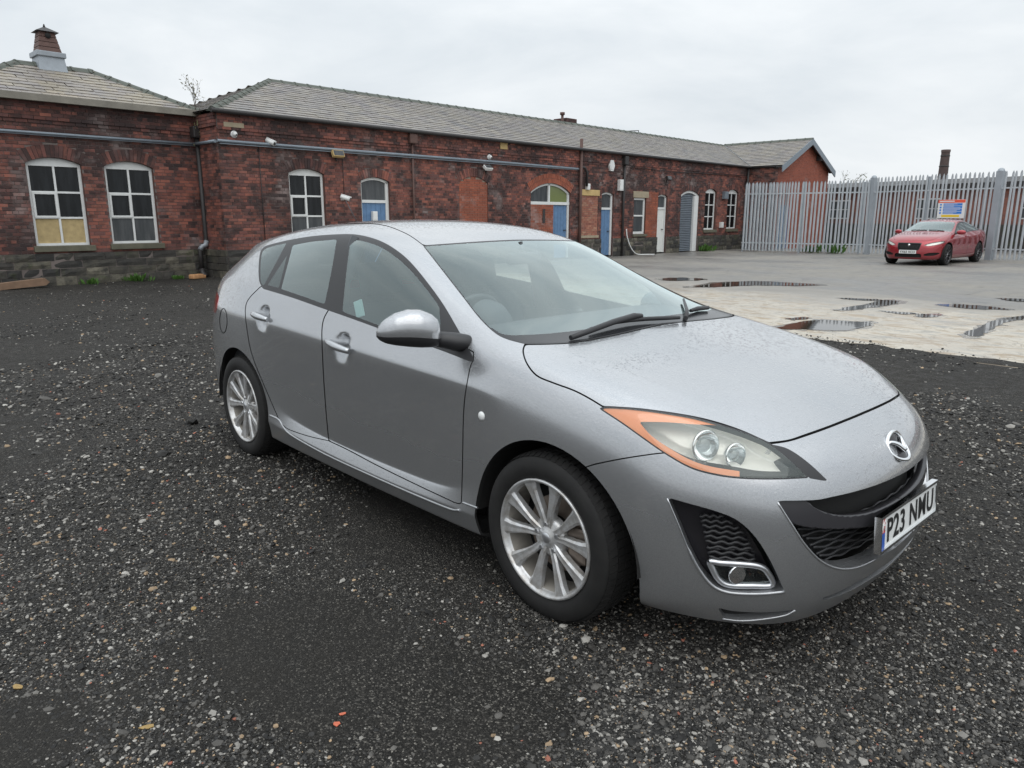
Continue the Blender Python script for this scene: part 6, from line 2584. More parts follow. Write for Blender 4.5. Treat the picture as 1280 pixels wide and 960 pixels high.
            MB().tube(pts, [rad * q for h, q in ball], 20).build('bulb', M['bulb'], hl)
        sh.obj('lamp_corner_trim', ['lamp_tip'], M['trim'], hl, mirror=mir, flange=.004)
        # side repeater
        p_, n_ = sh.at_px((602, 520))
        ob = MB().lathe([(.001, -.008), (.010, -.007), (.017, -.003), (.019, .004)], 20, 'y').build('side_repeater', M['plate'], car)
        ob.location = (p_[0], p_[1] if not mir else -p_[1], p_[2])
        if mir:
            ob.rotation_euler = (0, 0, math.pi)
        # fog lamp pocket: hollow behind the opening, louvres and a framed lamp
        fogp = empty('fog_light', (0, 0, 0), 0, car)
        V, F, LN, MI = sh.part(['fog'], flange=0, mirror=mir)
        V = np.array(V)
        rV = V * np.array([1, -1, 1]) if mir else V
        pq = px_of(rV)
        dd = np.clip(-sdf(fog, pq) / 9.0, 0, 1)
        vec = np.array([-.055, -.035 * sy, 0.0])
        V2 = V + vec[None, :]
        link('fog_pocket', mesh_from('fog_pocket', V2, F, smooth=True), M['gloss_trim'], fogp)
        def fp(px, push):
            a, b = sh.at_px(px, lambda V_: (V_[:, 0] > .3) & (V_[:, 2] < .75))
            q = a + np.array([-.055, .035, 0]) * push
            return q * np.array([1, -1, 1]) if mir else q
        for k in range(9):
            ty = 651 + k * 6.6
            x0 = 882 + k * 1.4
            x1 = [912, 924, 932, 938, 942, 946, 949, 951, 952][k]
            pts = []
            for i in range(15):
                tx = x0 + (x1 - x0) * i / 14
                pts.append(fp((tx, ty + (tx - x0) * .05 + 1.6 * math.sin(i * 1.35 + k * 2.1)), .62))
            MB().tube(pts, .0052, 6).build('louvre', M['trim'], fogp)
        fr = [(891.5, 706), (905, 707.5), (930, 709), (952, 711.5), (963, 718), (970, 735), (945, 736.5), (915, 735.5), (902, 728), (895, 716)]
        pts = [fp(q, .35) for q in cat_rom(fr, 4, True)]
        pts.append(pts[0])
        MB().tube(pts, .0105, 8, cap=False).build('lamp_frame', M['satin'], fogp)
        c_ = fp((925, 722), .50)
        ax_ = np.array([.9, .40 * sy, 0.0])
        MB().tube([c_ - ax_ * .012, c_ - ax_ * .004, c_ + ax_ * .012, c_ + ax_ * .016], [.010, .024, .032, .030], 18).build('fog_bulb', M['chrome'], fogp)
        inner = [fp(q, .40) for q in cat_rom(fr, 4, True)]
        cen = np.mean(inner, 0)
        MB().add([tuple(cen)] + [tuple(q) for q in inner], [(0, i + 1, (i + 1) % len(inner) + 1) for i in range(len(inner))]).build('lamp_lens', M['fog_lens'], fogp)
        # mirrors
        mr = empty('door_mirror', (0, 0, 0), 0, car)
        mk_mirror(mr, sy, P, folded=mir)
        # wheel houses
        for (cx, rr_) in ((0.02, .400), (-2.635, .398)):
            w = MB()
            n = 28
            V, F = [], []
            for k in range(n + 1):
                a = math.radians(2 + 176 * k / n)
                for yy in (.50, .845):
                    V.append((cx + rr_ * math.cos(a), yy * sy, .30 + rr_ * math.sin(a)))
            for k in range(n):
                F.append((2 * k, 2 * k + 1, 2 * k + 3, 2 * k + 2))
            V.append((cx, .50 * sy, .30))
            for k in range(n):
                F.append((2 * k, 2 * k + 2, len(V) - 1))
            w.add(V, F)
            w.build('wheel_arch_liner', M['void'], car)
    # ---- grille
    def fp2(px, push):
        a, b = sh.at_px(px, lambda V_: V_[:, 0] > .6)
        return a + np.array([-1, 0, 0]) * push
    gr = empty('grille', (0, 0, 0), 0, car)
    V, F, LN, MI = sh.part(['mouth', 'bar'], flange=0, both=True)
    V = np.array(V)
    rV = V * np.where(V[:, 1:2] > 0, np.array([[1, -1, 1]]), np.array([[1, 1, 1]]))
    dd = np.clip(-sdf(mouth, px_of(rV)) / 8.0, 0, 1) ** .5
    V2 = V + np.array([-.085, 0, 0])[None, :]
    link('grille_backing', mesh_from('grille_backing', V2, F, smooth=True), M['void'], gr)
    V, F, LN, MI = sh.part(['bar'], flange=0, both=True)
    V = np.array(V)
    rV = V * np.where(V[:, 1:2] > 0, np.array([[1, -1, 1]]), np.array([[1, 1, 1]]))
    db = np.clip(-sdf(bar, px_of(rV)) / 9.0, 0, 1)
    V2 = V + np.stack([-.016 + 0 * db, 0 * db, 0 * db], 1)
    o = link('grille_bar', mesh_from('grille_bar', V2, F, smooth=True), M['bar'], gr)
    sm = o.modifiers.new('thick', 'SOLIDIFY')
    sm.thickness = .03
    sm.offset = -1
    # a slim blade in the upper slot and wavy fins in the lower opening
    sel = (sh.V[:, 0] > .6) & (np.abs(sh.V[:, 1]) < .56) & (sh.V[:, 2] > .3) & (sh.V[:, 2] < .68)
    yy, zz = sh.V[sel, 1], sh.V[sel, 2]
    basis = lambda y, z: np.stack([np.ones_like(y), y ** 2, y ** 4, z, z ** 2, y ** 2 * z], -1)
    coef = np.linalg.lstsq(basis(yy, zz), sh.V[sel, 0], rcond=None)[0]
    def mouth_x(y, z):
        return float(basis(np.array(y, float), np.array(z, float)) @ coef)
    pts = [(mouth_x(y, .600) - .045, y, .598 + .012 * (abs(y) / .45) ** 2) for y in np.linspace(-.40, .40, 33)]
    for k in range(8):
        z = .500 - k * .0185
        hwid = .50 - k * .016
        pts = [(mouth_x(y, z) - .062, y, z + .004 * math.sin(y * 60 + k * 2.2)) for y in np.linspace(-hwid, hwid, 61)]
        MB().tube(pts, .0048, 6).build('grille_fin', M['trim'], gr)
    # rolled paint edges that catch the sky under the openings
    def lip_line(pts, rad, out, ms=lambda V_: (V_[:, 0] > .3) & (V_[:, 2] < .75)):
        C_ = cat_rom(pts, 6)
        P_ = []
        for q in C_:
            a_, n_ = sh.at_px(q, ms)
            P_.append(a_ + n_ * out)
        for sgn in (1, -1):
            MB().tube([tuple(p3 * np.array([1, sgn, 1])) for p3 in P_], rad, 8).build('bumper_lip', P, bp)
    lip_line([(834, 623), (848, 656), (862, 690), (875, 714), (889, 731), (905, 739.5), (926, 742.5), (955, 742.5), (980, 740)], [.003] * 12 + [.006] * 37, -.001)
    lip_line([(972, 628), (989, 655), (1007, 682), (1027, 702), (1049, 711), (1071, 709.5), (1094, 700)], .004, -.001)
    lip_line([(903, 773.5), (925, 776), (950, 774.5), (980, 769.5), (994, 763)], .004, .000)
    # dark slots of the lower lip
    V, F, LN, MI = sh.part(['slit'], flange=0, both=True)
    V = np.array(V) + np.array([-.035, 0, .004])
    link('lower_slot', mesh_from('lower_slot', V, F, smooth=True), M['void'], bp)
    # ---- number plate with chrome surround
    np_ = empty('number_plate', (0.940, 0, .459), 0, car)
    tilt = math.radians(-4)
    np_.rotation_euler = (0, tilt, 0)
    m = MB()
    m.bbox(-.010, .0, -.256, .256, -.0555, .0555, .004)
    m.build('plate_panel', M['plate'], np_)
    fr = MB()
    for (y0, y1, z0, z1) in ((-.263, .263, .0540, .0635), (-.263, .263, -.0635, -.0540), (-.263, -.2525, -.0540, .0540), (.2525, .263, -.0540, .0540)):
        fr.box(-.014, .007, y0, y1, z0, z1)
    fr.build('plate_frame', M['chrome'], np_)
    for (z0, z1, mt, nm) in ((.0, .055, M['red_ink'], 'flag_panel'), (-.055, .0, M['blue_ink'], 'country_panel')):
        MB().box(.0003, .0012, -.2515, -.213, z0 * .96, z1 * .96).build(nm, mt, np_)
    mm = MB()
    for (a, b) in (((-.249, .008), (-.216, .046)), ((-.249, .046), (-.216, .008))):
        mm.tube([(.0016, a[0], a[1]), (.0016, b[0], b[1])], .0022, 5)
    mm.box(.0013, .002, -.235, -.230, .004, .050)
    mm.box(.0013, .002, -.2505, -.2145, .024, .029)
    mm.build('flag_cross', M['plate'], np_)
    text_mesh('plate_text', 'P23 NMU', .110, M['ink'], np_, (.0016, -.198, -.0385), (math.pi / 2, 0, math.pi / 2), width=.432, bold=.0026, spacing=1.08)
    # ---- badge
    bd = empty('badge', (0, 0, 0), 0, car)
    pe, ne = sh.at_px((1121.8, 558), lambda V: (np.abs(V[:, 1]) < .05) & (V[:, 0] > .7))
    pe = pe * np.array([1, 0, 1])
    ne = ne * np.array([1, 0, 1])
    ne /= np.linalg.norm(ne)
    up = np.cross(ne, np.array([0, 1.0, 0]))
    up = up if up[2] > 0 else -up
    def bpnt(y, h, o):
        return pe + np.array([0, y, 0]) + up * h + ne * (o - .012 * (y / .065) ** 2)
    ring = [bpnt(.066 * math.cos(a), .052 * math.sin(a), .006) for a in np.linspace(0, 2 * math.pi, 49)]
    MB().tube(ring, .0066, 10, cap=False).build('badge_ring', M['chrome'], bd)
    disc = [bpnt(.062 * math.cos(a), .049 * math.sin(a), .003) for a in np.linspace(0, 2 * math.pi, 49)[:-1]]
    MB().add([tuple(bpnt(0, 0, .003))] + [tuple(q) for q in disc], [(0, i + 1, (i + 1) % 48 + 1) for i in range(48)]).build('badge_ground', M['gloss_trim'], bd)
    for s in (-1, 1):
        wing = [(0.0, -.020, .013), (.020 * s, .006, .011), (.044 * s, .022, .008), (.060 * s, .020, .007)]
        MB().tube([bpnt(*w) for w in cat_rom(wing, 5)], list(np.linspace(.0105, .0045, 16)), 8).build('badge_wing', M['chrome'], bd)
    # ---- wipers on the screen
    def glass_pt(px, off):
        a_, n_ = sh.at_px(px, lambda V: (V[:, 0] < .0) & (V[:, 0] > -1.2) & (V[:, 2] > .9), both=True)
        return a_ + n_ * off
    wp = empty('wiper', (0, 0, 0), 0, car)
    MB().tube([glass_pt(q, o_) for q, o_ in (((713, 426), .012), ((735, 420.5), .022), ((765, 411), .030), ((790, 404.5), .034), ((800, 403), .030))], [.011, .012, .013, .014, .010], 8).build('wiper_arm', M['trim'], wp)
    MB().tube([glass_pt(q, .018) for q in ((737, 415.5), (760, 410), (785, 405.5), (805, 403.5), (828, 402.5), (848, 401.8))], [.004, .006, .009, .010, .010, .008], 6).build('wiper_blade', M['trim'], wp)
    wp2 = empty('wiper', (0, 0, 0), 0, car)
    MB().tube([glass_pt(q, .016) for q in ((856, 402), (857.5, 392), (853, 378))], [.011, .009, .006], 8).build('wiper_arm', M['trim'], wp2)
    MB().tube([glass_pt(q, .014) for q in ((862, 392), (872, 389), (884, 388))], [.008, .012, .010], 6).build('wiper_blade', M['trim'], wp2)
    # ---- aerial
    ae = MB().tube([(-2.585, 0, 1.405), (-2.60, 0, 1.44)], [.02, .012], 10)
    ae.tube([(-2.60, 0, 1.435), (-2.735, 0, 1.578)], .0032, 6)
    ae.build('aerial', M['trim'], car)
    # ---- inside
    cabin(car)
    # ---- underside and closing pieces
    u = MB()
    u.box(-3.25, .72, -.50, .50, .17, .24)
    u.box(-2.2, -.42, -.80, .80, .185, .24)
    u.build('underbody', M['void'], car)
    bh = MB()
    bh.box(-.42, -.36, -.74, .74, .2, .90)
    bh.build('bulkhead', M['void'], car)
    MB().box(-3.05, -3.0, -.62, .62, .24, .95).build('boot_lining', M['void'], car)
    # ---- wheels: front and rear, both sides
    place_wheels(car, [(0, -.765, .318, True), (-2.64, -.762, .318, True), (0, .765, .318, False), (-2.64, .762, .318, False)], wheel_parts(turn=95))
    return car


def text_mesh(name, s, size, mat, parent, loc, rot, xs=1.0, bold=0.0, spacing=1.0, align='LEFT', width=None):
    cu = bpy.data.curves.new(name, 'FONT')
    cu.body = s
    cu.size = size
    cu.offset = bold
    cu.space_character = spacing
    cu.align_x = align
    cu.resolution_u = 4
    o = bpy.data.objects.new(name, cu)
    COL.objects.link(o)
    dg = bpy.context.evaluated_depsgraph_get()
    me = bpy.data.meshes.new_from_object(o.evaluated_get(dg))
    bpy.data.objects.remove(o, do_unlink=True)
    bpy.data.curves.remove(cu)
    ob = link(name, me, mat, parent)
    me.materials.clear()
    me.materials.append(mat)
    ob.location = loc
    ob.rotation_euler = rot
    if width:
        vx = [v.co.x for v in me.vertices]
        xs = width / max(1e-6, max(vx) - min(vx))
    ob.scale = (xs, 1, 1)
    return ob


def mk_mirror(root, sy, paint, folded=False):
    """housing along an axis from the door outwards and back; sections are rounded D shapes"""
    a = np.array([-.585, .870, 1.020])
    b = np.array([-.725, 1.075, 1.035])
    if folded:
        a, b = np.array([-.70, .862, .985]), np.array([-.92, .890, .990])
    ax = b - a
    fwd = np.array([.86, .52, 0])
    if folded:
        fwd = np.array([.25, .95, 0])
    fwd = fwd / np.linalg.norm(fwd)
    n = 20
    secs = [(-.02, .30, .40, -.012), (.02, .62, .72, -.006), (.12, .85, .90, .0), (.30, 1.0, 1.02, .006), (.50, 1.0, 1.0, .006), (.70, .92, .86, .0), (.85, .76, .66, -.008), (.95, .52, .42, -.014), (1.0, .20, .16, -.018)]
    def sec(t, sd, shh, dz, lo, hi):
        c = a + ax * t + np.array([0, 0, dz])
        pts = []
        for k in range(n):
            an = lo + (hi - lo) * k / (n - 1)
            f, h = math.cos(an), math.sin(an)
            dep = .075 * sd * (abs(f) ** .75) * (1 if f > 0 else -.25)
            hh = (.080 if h > 0 else .070) * (.8 if folded else 1.0) * shh * (abs(h) ** .85) * (1 if h > 0 else -1)
            p_ = c + fwd * dep + np.array([0, 0, hh])
            pts.append((p_[0], p_[1] * sy, p_[2]))
        return pts
    def shellpart(name, lo, hi, mat, grow=1.0):
        V, F = [], []
        S = []
        ts = np.linspace(0, 1, 25)
        ks = [s[0] for s in secs]
        for t in np.linspace(secs[0][0], secs[-1][0], 25):
            v = [np.interp(t, ks, [s[j] for s in secs]) for j in (1, 2, 3)]
            S.append(sec(t, v[0] * grow, v[1] * grow, v[2], lo, hi))
        V = [p_ for s in S for p_ in s]
        F = [(i * n + k, i * n + k + 1, (i + 1) * n + k + 1, (i + 1) * n + k) for i in range(len(S) - 1) for k in range(n - 1)]
        F += [tuple(range(n)), tuple(len(V) - 1 - k for k in range(n))]
        MB().add(V, F, smooth=True).build(name, mat, root)
    shellpart('mirror_cap', math.radians(-14), math.radians(172), paint)
    shellpart('mirror_base', math.radians(-172), math.radians(-8), M['trim'], .985)
    # glass at the back
    V = []
    c = a + ax * .48 - fwd * .012
    for k in range(24):
        an = 2 * math.pi * k / 24
        p_ = c + ax * .43 * math.cos(an) + np.array([0, 0, .058 * math.sin(an)])
        V.append((p_[0], p_[1] * sy, p_[2]))
    MB().add(V, [tuple(range(24))]).build('mirror_glass', M['chrome'], root)
    foot = [(-.500, .730, .968), (-.520, .775, .972), (-.545, .815, .978), (-.575, .850, .986), (-.61, .90, .995)]
    MB().tube([(x, y * sy, z) for x, y, z in foot], [.018, .034, .038, .034, .028], 14).build('mirror_foot', M['trim'], root)


def cabin(car):
    """dashboard, wheel, seats and linings seen through the glass"""
    m = MB()
    prof = [(-.30, .90), (-.40, .985), (-.62, 1.005), (-.80, .985), (-.90, .93), (-.92, .80), (-.85, .55), (-.45, .45)]
    m.prism(prof, 'y', -.70, .70)
    m.build('dashboard', M['dash'], car)
    bn = MB()
    bn.lathe([(.001, .10), (.07, .09), (.105, .03), (.115, -.03)], 24, 'x', (-.86, -.36, .975))
    bn.build('instrument_binnacle', M['dash'], car)
    # steering wheel (right-hand drive)
    c = np.array([-1.02, -.36, .93])
    ax = np.array([-.90, 0, .42])
    ax /= np.linalg.norm(ax)
    u = np.array([0, 1.0, 0])
    w = np.cross(ax, u)
    rim = [c + .185 * (math.cos(a) * u + math.sin(a) * w) for a in np.linspace(0, 2 * math.pi, 41)]
    sw = MB().tube(rim, .016, 8, cap=False)
    for a in (0, math.pi, math.pi * 1.5 if w[2] > 0 else math.pi * .5):
        sw.tube([c, c + .18 * (math.cos(a) * u + math.sin(a) * w)], .016, 6)
    sw.tube([c - ax * .02, c + ax * .035], [.07, .055], 16)
    sw.build('steering_wheel', M['trim'], car)
    def seat(x, y, w, hw_=.25):
        s = empty('seat', (x, y, .30), 0, car)
        sub = MB()
        sub.bbox(-.26, .26, -w / 2, w / 2, .0, .18, .05)
        sub.build('cushion', M['cloth'], s)
        b = MB()
        b.bbox(-.07, .07, -w / 2, w / 2, -.02, .60, .05)
        o = b.build('backrest', M['cloth'], s)
        o.location = (-.24, 0, .14)
        o.rotation_euler = (0, math.radians(-20), 0)
        for yy in ([0] if w < .8 else [-w / 3, w / 3]):
            h = MB()
            h.bbox(-.045, .045, -.125, .125, 0, .19, .04)
            h.tube([(0, -.06, -.08), (0, -.06, .03)], .006, 6)
            h.tube([(0, .06, -.08), (0, .06, .03)], .006, 6)
            ho = h.build('headrest', M['cloth'], s)
            ho.location = (-.47, yy, .74)
            ho.rotation_euler = (0, math.radians(-14), 0)
    seat(-1.30, -.36, .50)
    seat(-1.30, .36, .50)
    seat(-2.15, 0, 1.22)
    fl = MB()
    fl.box(-2.95, -.45, -.76, .76, .245, .30)
    fl.build('cabin_floor', M['void'], car)
    for s in (-1, 1):
        d = MB()
        d.box(-2.9, -.50, min(.775 * s, .745 * s), max(.775 * s, .745 * s), .30, .90)
        d.build('door_lining', M['dash'], car)
        p_ = MB()
        p_.tube([(-1.60, .75 * s, .90), (-1.62, .70 * s, 1.15), (-1.60, .60 * s, 1.36)], .045, 8)
        p_.build('pillar_lining', M['dash'], car)
    rm = MB()
    rm.bbox(-1.02, -.985, -.11, .11, 1.235, 1.295, .012)
    rm.tube([(-1.0, 0, 1.28), (-1.03, 0, 1.345)], .012, 6)
    rm.build('rear_view_mirror', M['trim'], car)
    st = MB()
    st.box(-.004, .004, -.035, .035, -.04, .04)
    o = st.build('parking_sticker', M['sticker'], car)
    o.location = (-1.36, -.764, 1.035)
    o.rotation_euler = (math.radians(-16), 0, math.radians(90))


M['lamp_bowl'] = simple_mat('lamp_bowl_silver', (0.86, 0.85, 0.81), 0.32, 0.25)
M['bulb'] = glass_mat('projector_glass', (0.75, 0.78, 0.80), 0.25, (0.35, 0.36, 0.37), 0)
M['dark_lens'] = simple_mat('smoked_lens', (0.03, 0.032, 0.034), 0.04, 0.0, 0.8)
M['bar'] = simple_mat('grille_bar_paint', (0.035, 0.034, 0.038), 0.28)

M['frit'] = simple_mat('dark_scuttle', (0.022, 0.023, 0.025), 0.16)
M['fog_lens'] = glass_mat('fog_lens', (0.55, 0.56, 0.57), 0.05, (0.05, 0.05, 0.05), 0, gain=1.6)
M['barrel'] = simple_mat('dusty_barrel', (0.30, 0.28, 0.25), 0.6, 0.1, vary=0.4, vscale=14)
# ------------------------------------------------------------------ red saloon parked by the fence
def saloon_shell(levels=3):
    X = [-3.93, -3.62, -3.25, -2.91, -2.50, -2.10, -1.70, -1.30, -0.95, -0.60, -0.30, 0.00, 0.25, 0.36, 0.44]
    def row(keys):
        keys = sorted(keys)
        return np.interp(X, [k[0] for k in keys], [k[1] for k in keys])
    fl = np.array([math.exp(-((x + 2.91) / .45) ** 2) + math.exp(-((x) / .42) ** 2) for x in X])
    wid = row([(-3.93, .80), (-3.62, .875), (-3.25, .915), (-2.9, .925), (-1.5, .925), (0, .93), (.25, .905), (.44, .865)])
    Y = [wid - .13, wid - .065, wid - .025, wid - .045 + .025 * fl, wid - .015 + .005 * fl, wid - .025, row([(-3.93, .70), (-3.6, .78), (-2.9, .83), (-1.7, .835), (-.6, .84), (-.3, .845), (0, .83), (.25, .80), (.44, .765)])]
    Z = [row([(-4, .24), (-3, .19), (0, .19), (1, .19)]), row([(-4, .28), (-3, .22), (0, .22), (1, .23)]), row([(-4, .37), (-3, .32), (-1.5, .30), (0, .32), (1, .34)]), row([(-4, .50), (0, .44), (1, .46)]), row([(-4, .70), (-2.9, .66), (0, .62), (1, .60)]), row([(-4, .93), (-2.9, .90), (-1.5, .86), (0, .80), (.44, .74)]), row([(-4, 1.05), (-3.25, 1.06), (-2.5, 1.045), (-1.7, 1.01), (-.6, .955), (-.3, .945), (0, .905), (.25, .865), (.44, .835)])]
    T = [((-3.96, .62, 1.075), (-3.97, .50, 1.085), (-3.98, .40, 1.09), (-3.99, .2, 1.095), (-3.99, 0, 1.095)),
         ((-3.63, .72, 1.085), (-3.64, .60, 1.10), (-3.65, .45, 1.105), (-3.66, .22, 1.11), (-3.66, 0, 1.11)),
         ((-3.26, .76, 1.10), (-3.27, .66, 1.125), (-3.28, .50, 1.135), (-3.30, .25, 1.14), (-3.30, 0, 1.14)),
         ((-2.92, .755, 1.14), (-2.93, .64, 1.215), (-2.95, .52, 1.255), (-2.97, .26, 1.27), (-2.97, 0, 1.275)),
         ((-2.50, .745, 1.19), (-2.50, .61, 1.335), (-2.50, .52, 1.372), (-2.51, .27, 1.39), (-2.51, 0, 1.395)),
         ((-2.10, .745, 1.20), (-2.09, .61, 1.385), (-2.08, .53, 1.425), (-2.08, .27, 1.442), (-2.08, 0, 1.448)),
         ((-1.70, .75, 1.19), (-1.68, .615, 1.39), (-1.66, .53, 1.432), (-1.65, .27, 1.452), (-1.65, 0, 1.458)),
         ((-1.30, .765, 1.145), (-1.27, .64, 1.335), (-1.24, .54, 1.372), (-1.21, .28, 1.388), (-1.20, 0, 1.392)),
         ((-0.95, .785, 1.06), (-0.91, .69, 1.185), (-0.84, .52, 1.215), (-0.79, .27, 1.228), (-0.77, 0, 1.232)),
         ((-0.60, .805, .995), (-0.57, .745, 1.05), (-0.50, .54, 1.075), (-0.45, .28, 1.082), (-0.43, 0, 1.084)),
         ((-0.30, .80, .985), (-0.28, .69, 1.012), (-0.25, .50, 1.025), (-0.22, .26, 1.03), (-0.21, 0, 1.032)),
         ((0.00, .775, .942), (0.00, .66, .968), (0.01, .48, .982), (0.02, .25, .992), (0.03, 0, .995)),
         ((0.27, .74, .895), (0.30, .63, .915), (0.33, .46, .928), (0.35, .24, .938), (0.36, 0, .94)),
         ((0.42, .70, .852), (0.48, .58, .862), (0.52, .43, .872), (0.55, .22, .882), (0.56, 0, .884)),
         ((0.555, .655, .80), (0.65, .54, .775), (0.70, .40, .775), (0.735, .2, .78), (0.745, 0, .782))]
    side = []
    for k, x in enumerate(X):
        side.append([(x, Y[r][k], Z[r][k]) for r in range(7)] + list(T[k]))
    for r, dx in enumerate((.02, .03, .035, .04, .045, .03)):
        a = side[-1][r]
        side[-1][r] = (a[0] + dx, a[1], a[2])
    front = []
    for (y, xf) in ((.70, .66), (.58, .76), (.42, .825), (.215, .86), (0, .87)):
        front.append([(xf - .05, y * .98, .19), (xf, y, .245), (xf + .012, y, .34), (xf + .012, y, .46), (xf - .005, y, .59), (xf - .055, y * .98, .70)])
    rear = []
    for y in (.62, .50, .40, .2, 0.0):
        bx = -.03 * (1 - (y / .65) ** 2)
        rear.append([(-3.98 + bx, y * .97, .24), (-4.04 + bx, y, .30), (-4.06 + bx, y, .40), (-4.06 + bx, y, .52), (-4.03 + bx, y, .72), (-4.0 + bx, y, .95)])
    def crease(S, FR, BK, K):
        c = []
        for k in range(2, K - 4):
            c.append((S(k, 2), S(k + 1, 2), 0.6))
            c.append((S(k, 5), S(k + 1, 5), 0.5))
        return c
    return shell_from_cage(side, front, rear, crease, levels)


def build_saloon(loc, heading):
    car = empty('saloon_car', loc, heading)
    tag(car, 'red four door saloon with black mesh grille parked nose out at the palisade fence', 'car')
    sh = saloon_shell(3)
    P = M['red_paint']
    def circ(cx, cz, rx, rz, n=48):
        return np.array([(cx + rx * math.cos(2 * math.pi * k / n), cz + rz * math.sin(2 * math.pi * k / n)) for k in range(n)])
    sidew = lambda C: np.abs(C[:, 1]) > .5
    front = lambda C: C[:, 0] > .3
    sh.carve(xz_cut(circ(0, .335, .40, .40)), None, mask=sidew)
    sh.carve(xz_cut(circ(-2.909, .335, .40, .40)), None, mask=sidew)
    lamp = outline([(-.43, .640), (-.56, .70), (-.72, .745), (-.89, .775)], [(-.89, .775), (-.84, .70), (-.70, .645), (-.55, .615)], [(-.55, .615), (-.43, .640)])
    sh.carve(yz_cut(lamp), 'lamp', .004, mask=front, keep_gap='seal')
    grille = outline([(.4, .70), (-.29, .70), (-.335, .685), (-.345, .65), (-.32, .52), (-.28, .485)], [(-.28, .485), (.4, .475)], [(.4, .475), (.4, .70)])
    sh.carve(yz_cut(grille), 'grille', .010, mask=lambda C: C[:, 0] > .6, keep_gap='grille_ring')
    sh.carve(yz_cut(outline([(.4, .375), (-.36, .375)], [(-.36, .375), (-.40, .34), (-.40, .25)], [(-.40, .25), (.4, .25)], [(.4, .25), (.4, .375)])), 'intake', mask=lambda C: C[:, 0] > .6)
    sh.carve(yz_cut(outline([(-.47, .36), (-.60, .405), (-.76, .415), (-.83, .40)], [(-.83, .40), (-.74, .33), (-.60, .31), (-.47, .315)], [(-.47, .315), (-.47, .36)])), 'vent', mask=front)
    sh.carve(xy_cut(outline([(-.36, .1), (-.38, -.3), (-.46, -.58), (-.57, -.725)], [(-.57, -.725), (-.90, -.672), (-1.255, -.590)], [(-1.255, -.590), (-1.21, -.3), (-1.195, .1)], [(-1.195, .1), (-.36, .1)])), 'screen', .003, mask=lambda C: (C[:, 2] > 1.0) & (C[:, 0] > -1.4), keep_gap='seal')
    sh.carve(xy_cut(outline([(-2.58, .1), (-2.60, -.40), (-2.64, -.54)], [(-2.64, -.54), (-3.0, -.56), (-3.18, -.62)], [(-3.18, -.62), (-3.26, -.4), (-3.28, .1)], [(-3.28, .1), (-2.58, .1)])), 'rscreen', .003, mask=lambda C: (C[:, 2] > 1.06) & (C[:, 0] < -2.4), keep_gap='seal')
    sh.carve(xy_cut(outline([(-.30, .1), (-.32, -.4), (-.36, -.70), (-.30, -.77)], [(-.30, -.77), (.1, -.74), (.40, -.66), (.62, -.545)], [(.62, -.545), (.70, -.3), (.73, .1)], [(.73, .1), (-.30, .1)])), 'bonnet', .003, mask=lambda C: C[:, 2] > .74)
    dlo = outline([(-.60, .975), (-.95, 1.145), (-1.28, 1.30), (-1.70, 1.372), (-2.20, 1.362), (-2.60, 1.29), (-2.92, 1.17)], [(-2.92, 1.17), (-3.02, 1.10), (-2.95, 1.072)], [(-2.95, 1.072), (-2.4, 1.062), (-1.7, 1.03), (-1.0, .99), (-.60, .975)])
    sh.carve(xz_cut(dlo), 'dlo', .002, mask=lambda C: sidew(C) & (C[:, 2] > .9), keep_gap='seal')
    gf = outline([(-.78, 1.01), (-1.0, 1.13), (-1.30, 1.265), (-1.70, 1.338)], [(-1.70, 1.338), (-1.72, 1.06)], [(-1.72, 1.06), (-1.2, 1.03), (-.78, 1.01)])
    gr = outline([(-1.80, 1.345), (-2.20, 1.332), (-2.52, 1.27)], [(-2.52, 1.27), (-2.66, 1.092)], [(-2.66, 1.092), (-2.2, 1.085), (-1.80, 1.065)], [(-1.80, 1.065), (-1.80, 1.345)])
    gq = outline([(-2.60, 1.255), (-2.86, 1.165), (-2.95, 1.11)], [(-2.95, 1.11), (-2.74, 1.098)], [(-2.74, 1.098), (-2.60, 1.255)])
    for pl, nm in ((gf, 'gf'), (gr, 'gr'), (gq, 'gq')):
        sh.carve(xz_cut(pl), nm, where=('dlo',))
    sh.carve(xz_cut(outline([(-.52, 1.1), (-.50, .8), (-.52, .34)], [(-.52, .34), (-1.75, .33)], [(-1.75, .33), (-1.76, .8), (-1.74, 1.1)], [(-1.74, 1.1), (-.52, 1.1)])), 'fdoor', .003, mask=lambda C: sidew(C) & (C[:, 2] < 1.06))
    sh.carve(xz_cut(outline([(-1.75, 1.1), (-1.77, .8), (-1.76, .33)], [(-1.76, .33), (-2.42, .34)], [(-2.42, .34), (-2.52, .6), (-2.78, .80), (-2.82, 1.12)], [(-2.82, 1.12), (-1.75, 1.1)])), 'rdoor', .003, mask=lambda C: sidew(C) & (C[:, 2] < 1.08))
    sh.carve(lambda V: np.where(V[:, 0] > .36, -1.0, 1.0) * 1.0 + 0 * V[:, 0], 'bumper', mask=lambda C: (C[:, 0] > .36) & (C[:, 2] < .74))
    sh.carve(xz_cut(outline([(-4.2, .98), (-3.75, .985), (-3.62, .93)], [(-3.62, .93), (-3.8, .85), (-4.2, .83)], [(-4.2, .83), (-4.2, .98)])), 'tail', .002, mask=lambda C: (C[:, 0] < -3.5) & (np.abs(C[:, 1]) > .42))
    sh.obj('body_shell', ['body', 'seal'], [P, M['trim']], car, both=True, flange=.02)
    sh.obj('bonnet', ['bonnet'], P, car, both=True, flange=.02)
    sh.obj('front_bumper', ['bumper'], P, car, both=True, flange=.03)
    sh.obj('windscreen', ['screen'], M['screen'], car, both=True, flange=0)
    sh.obj('rear_window', ['rscreen'], M['dark_glass'], car, both=True, flange=0)
    g = empty('grille', (0, 0, 0), 0, car)
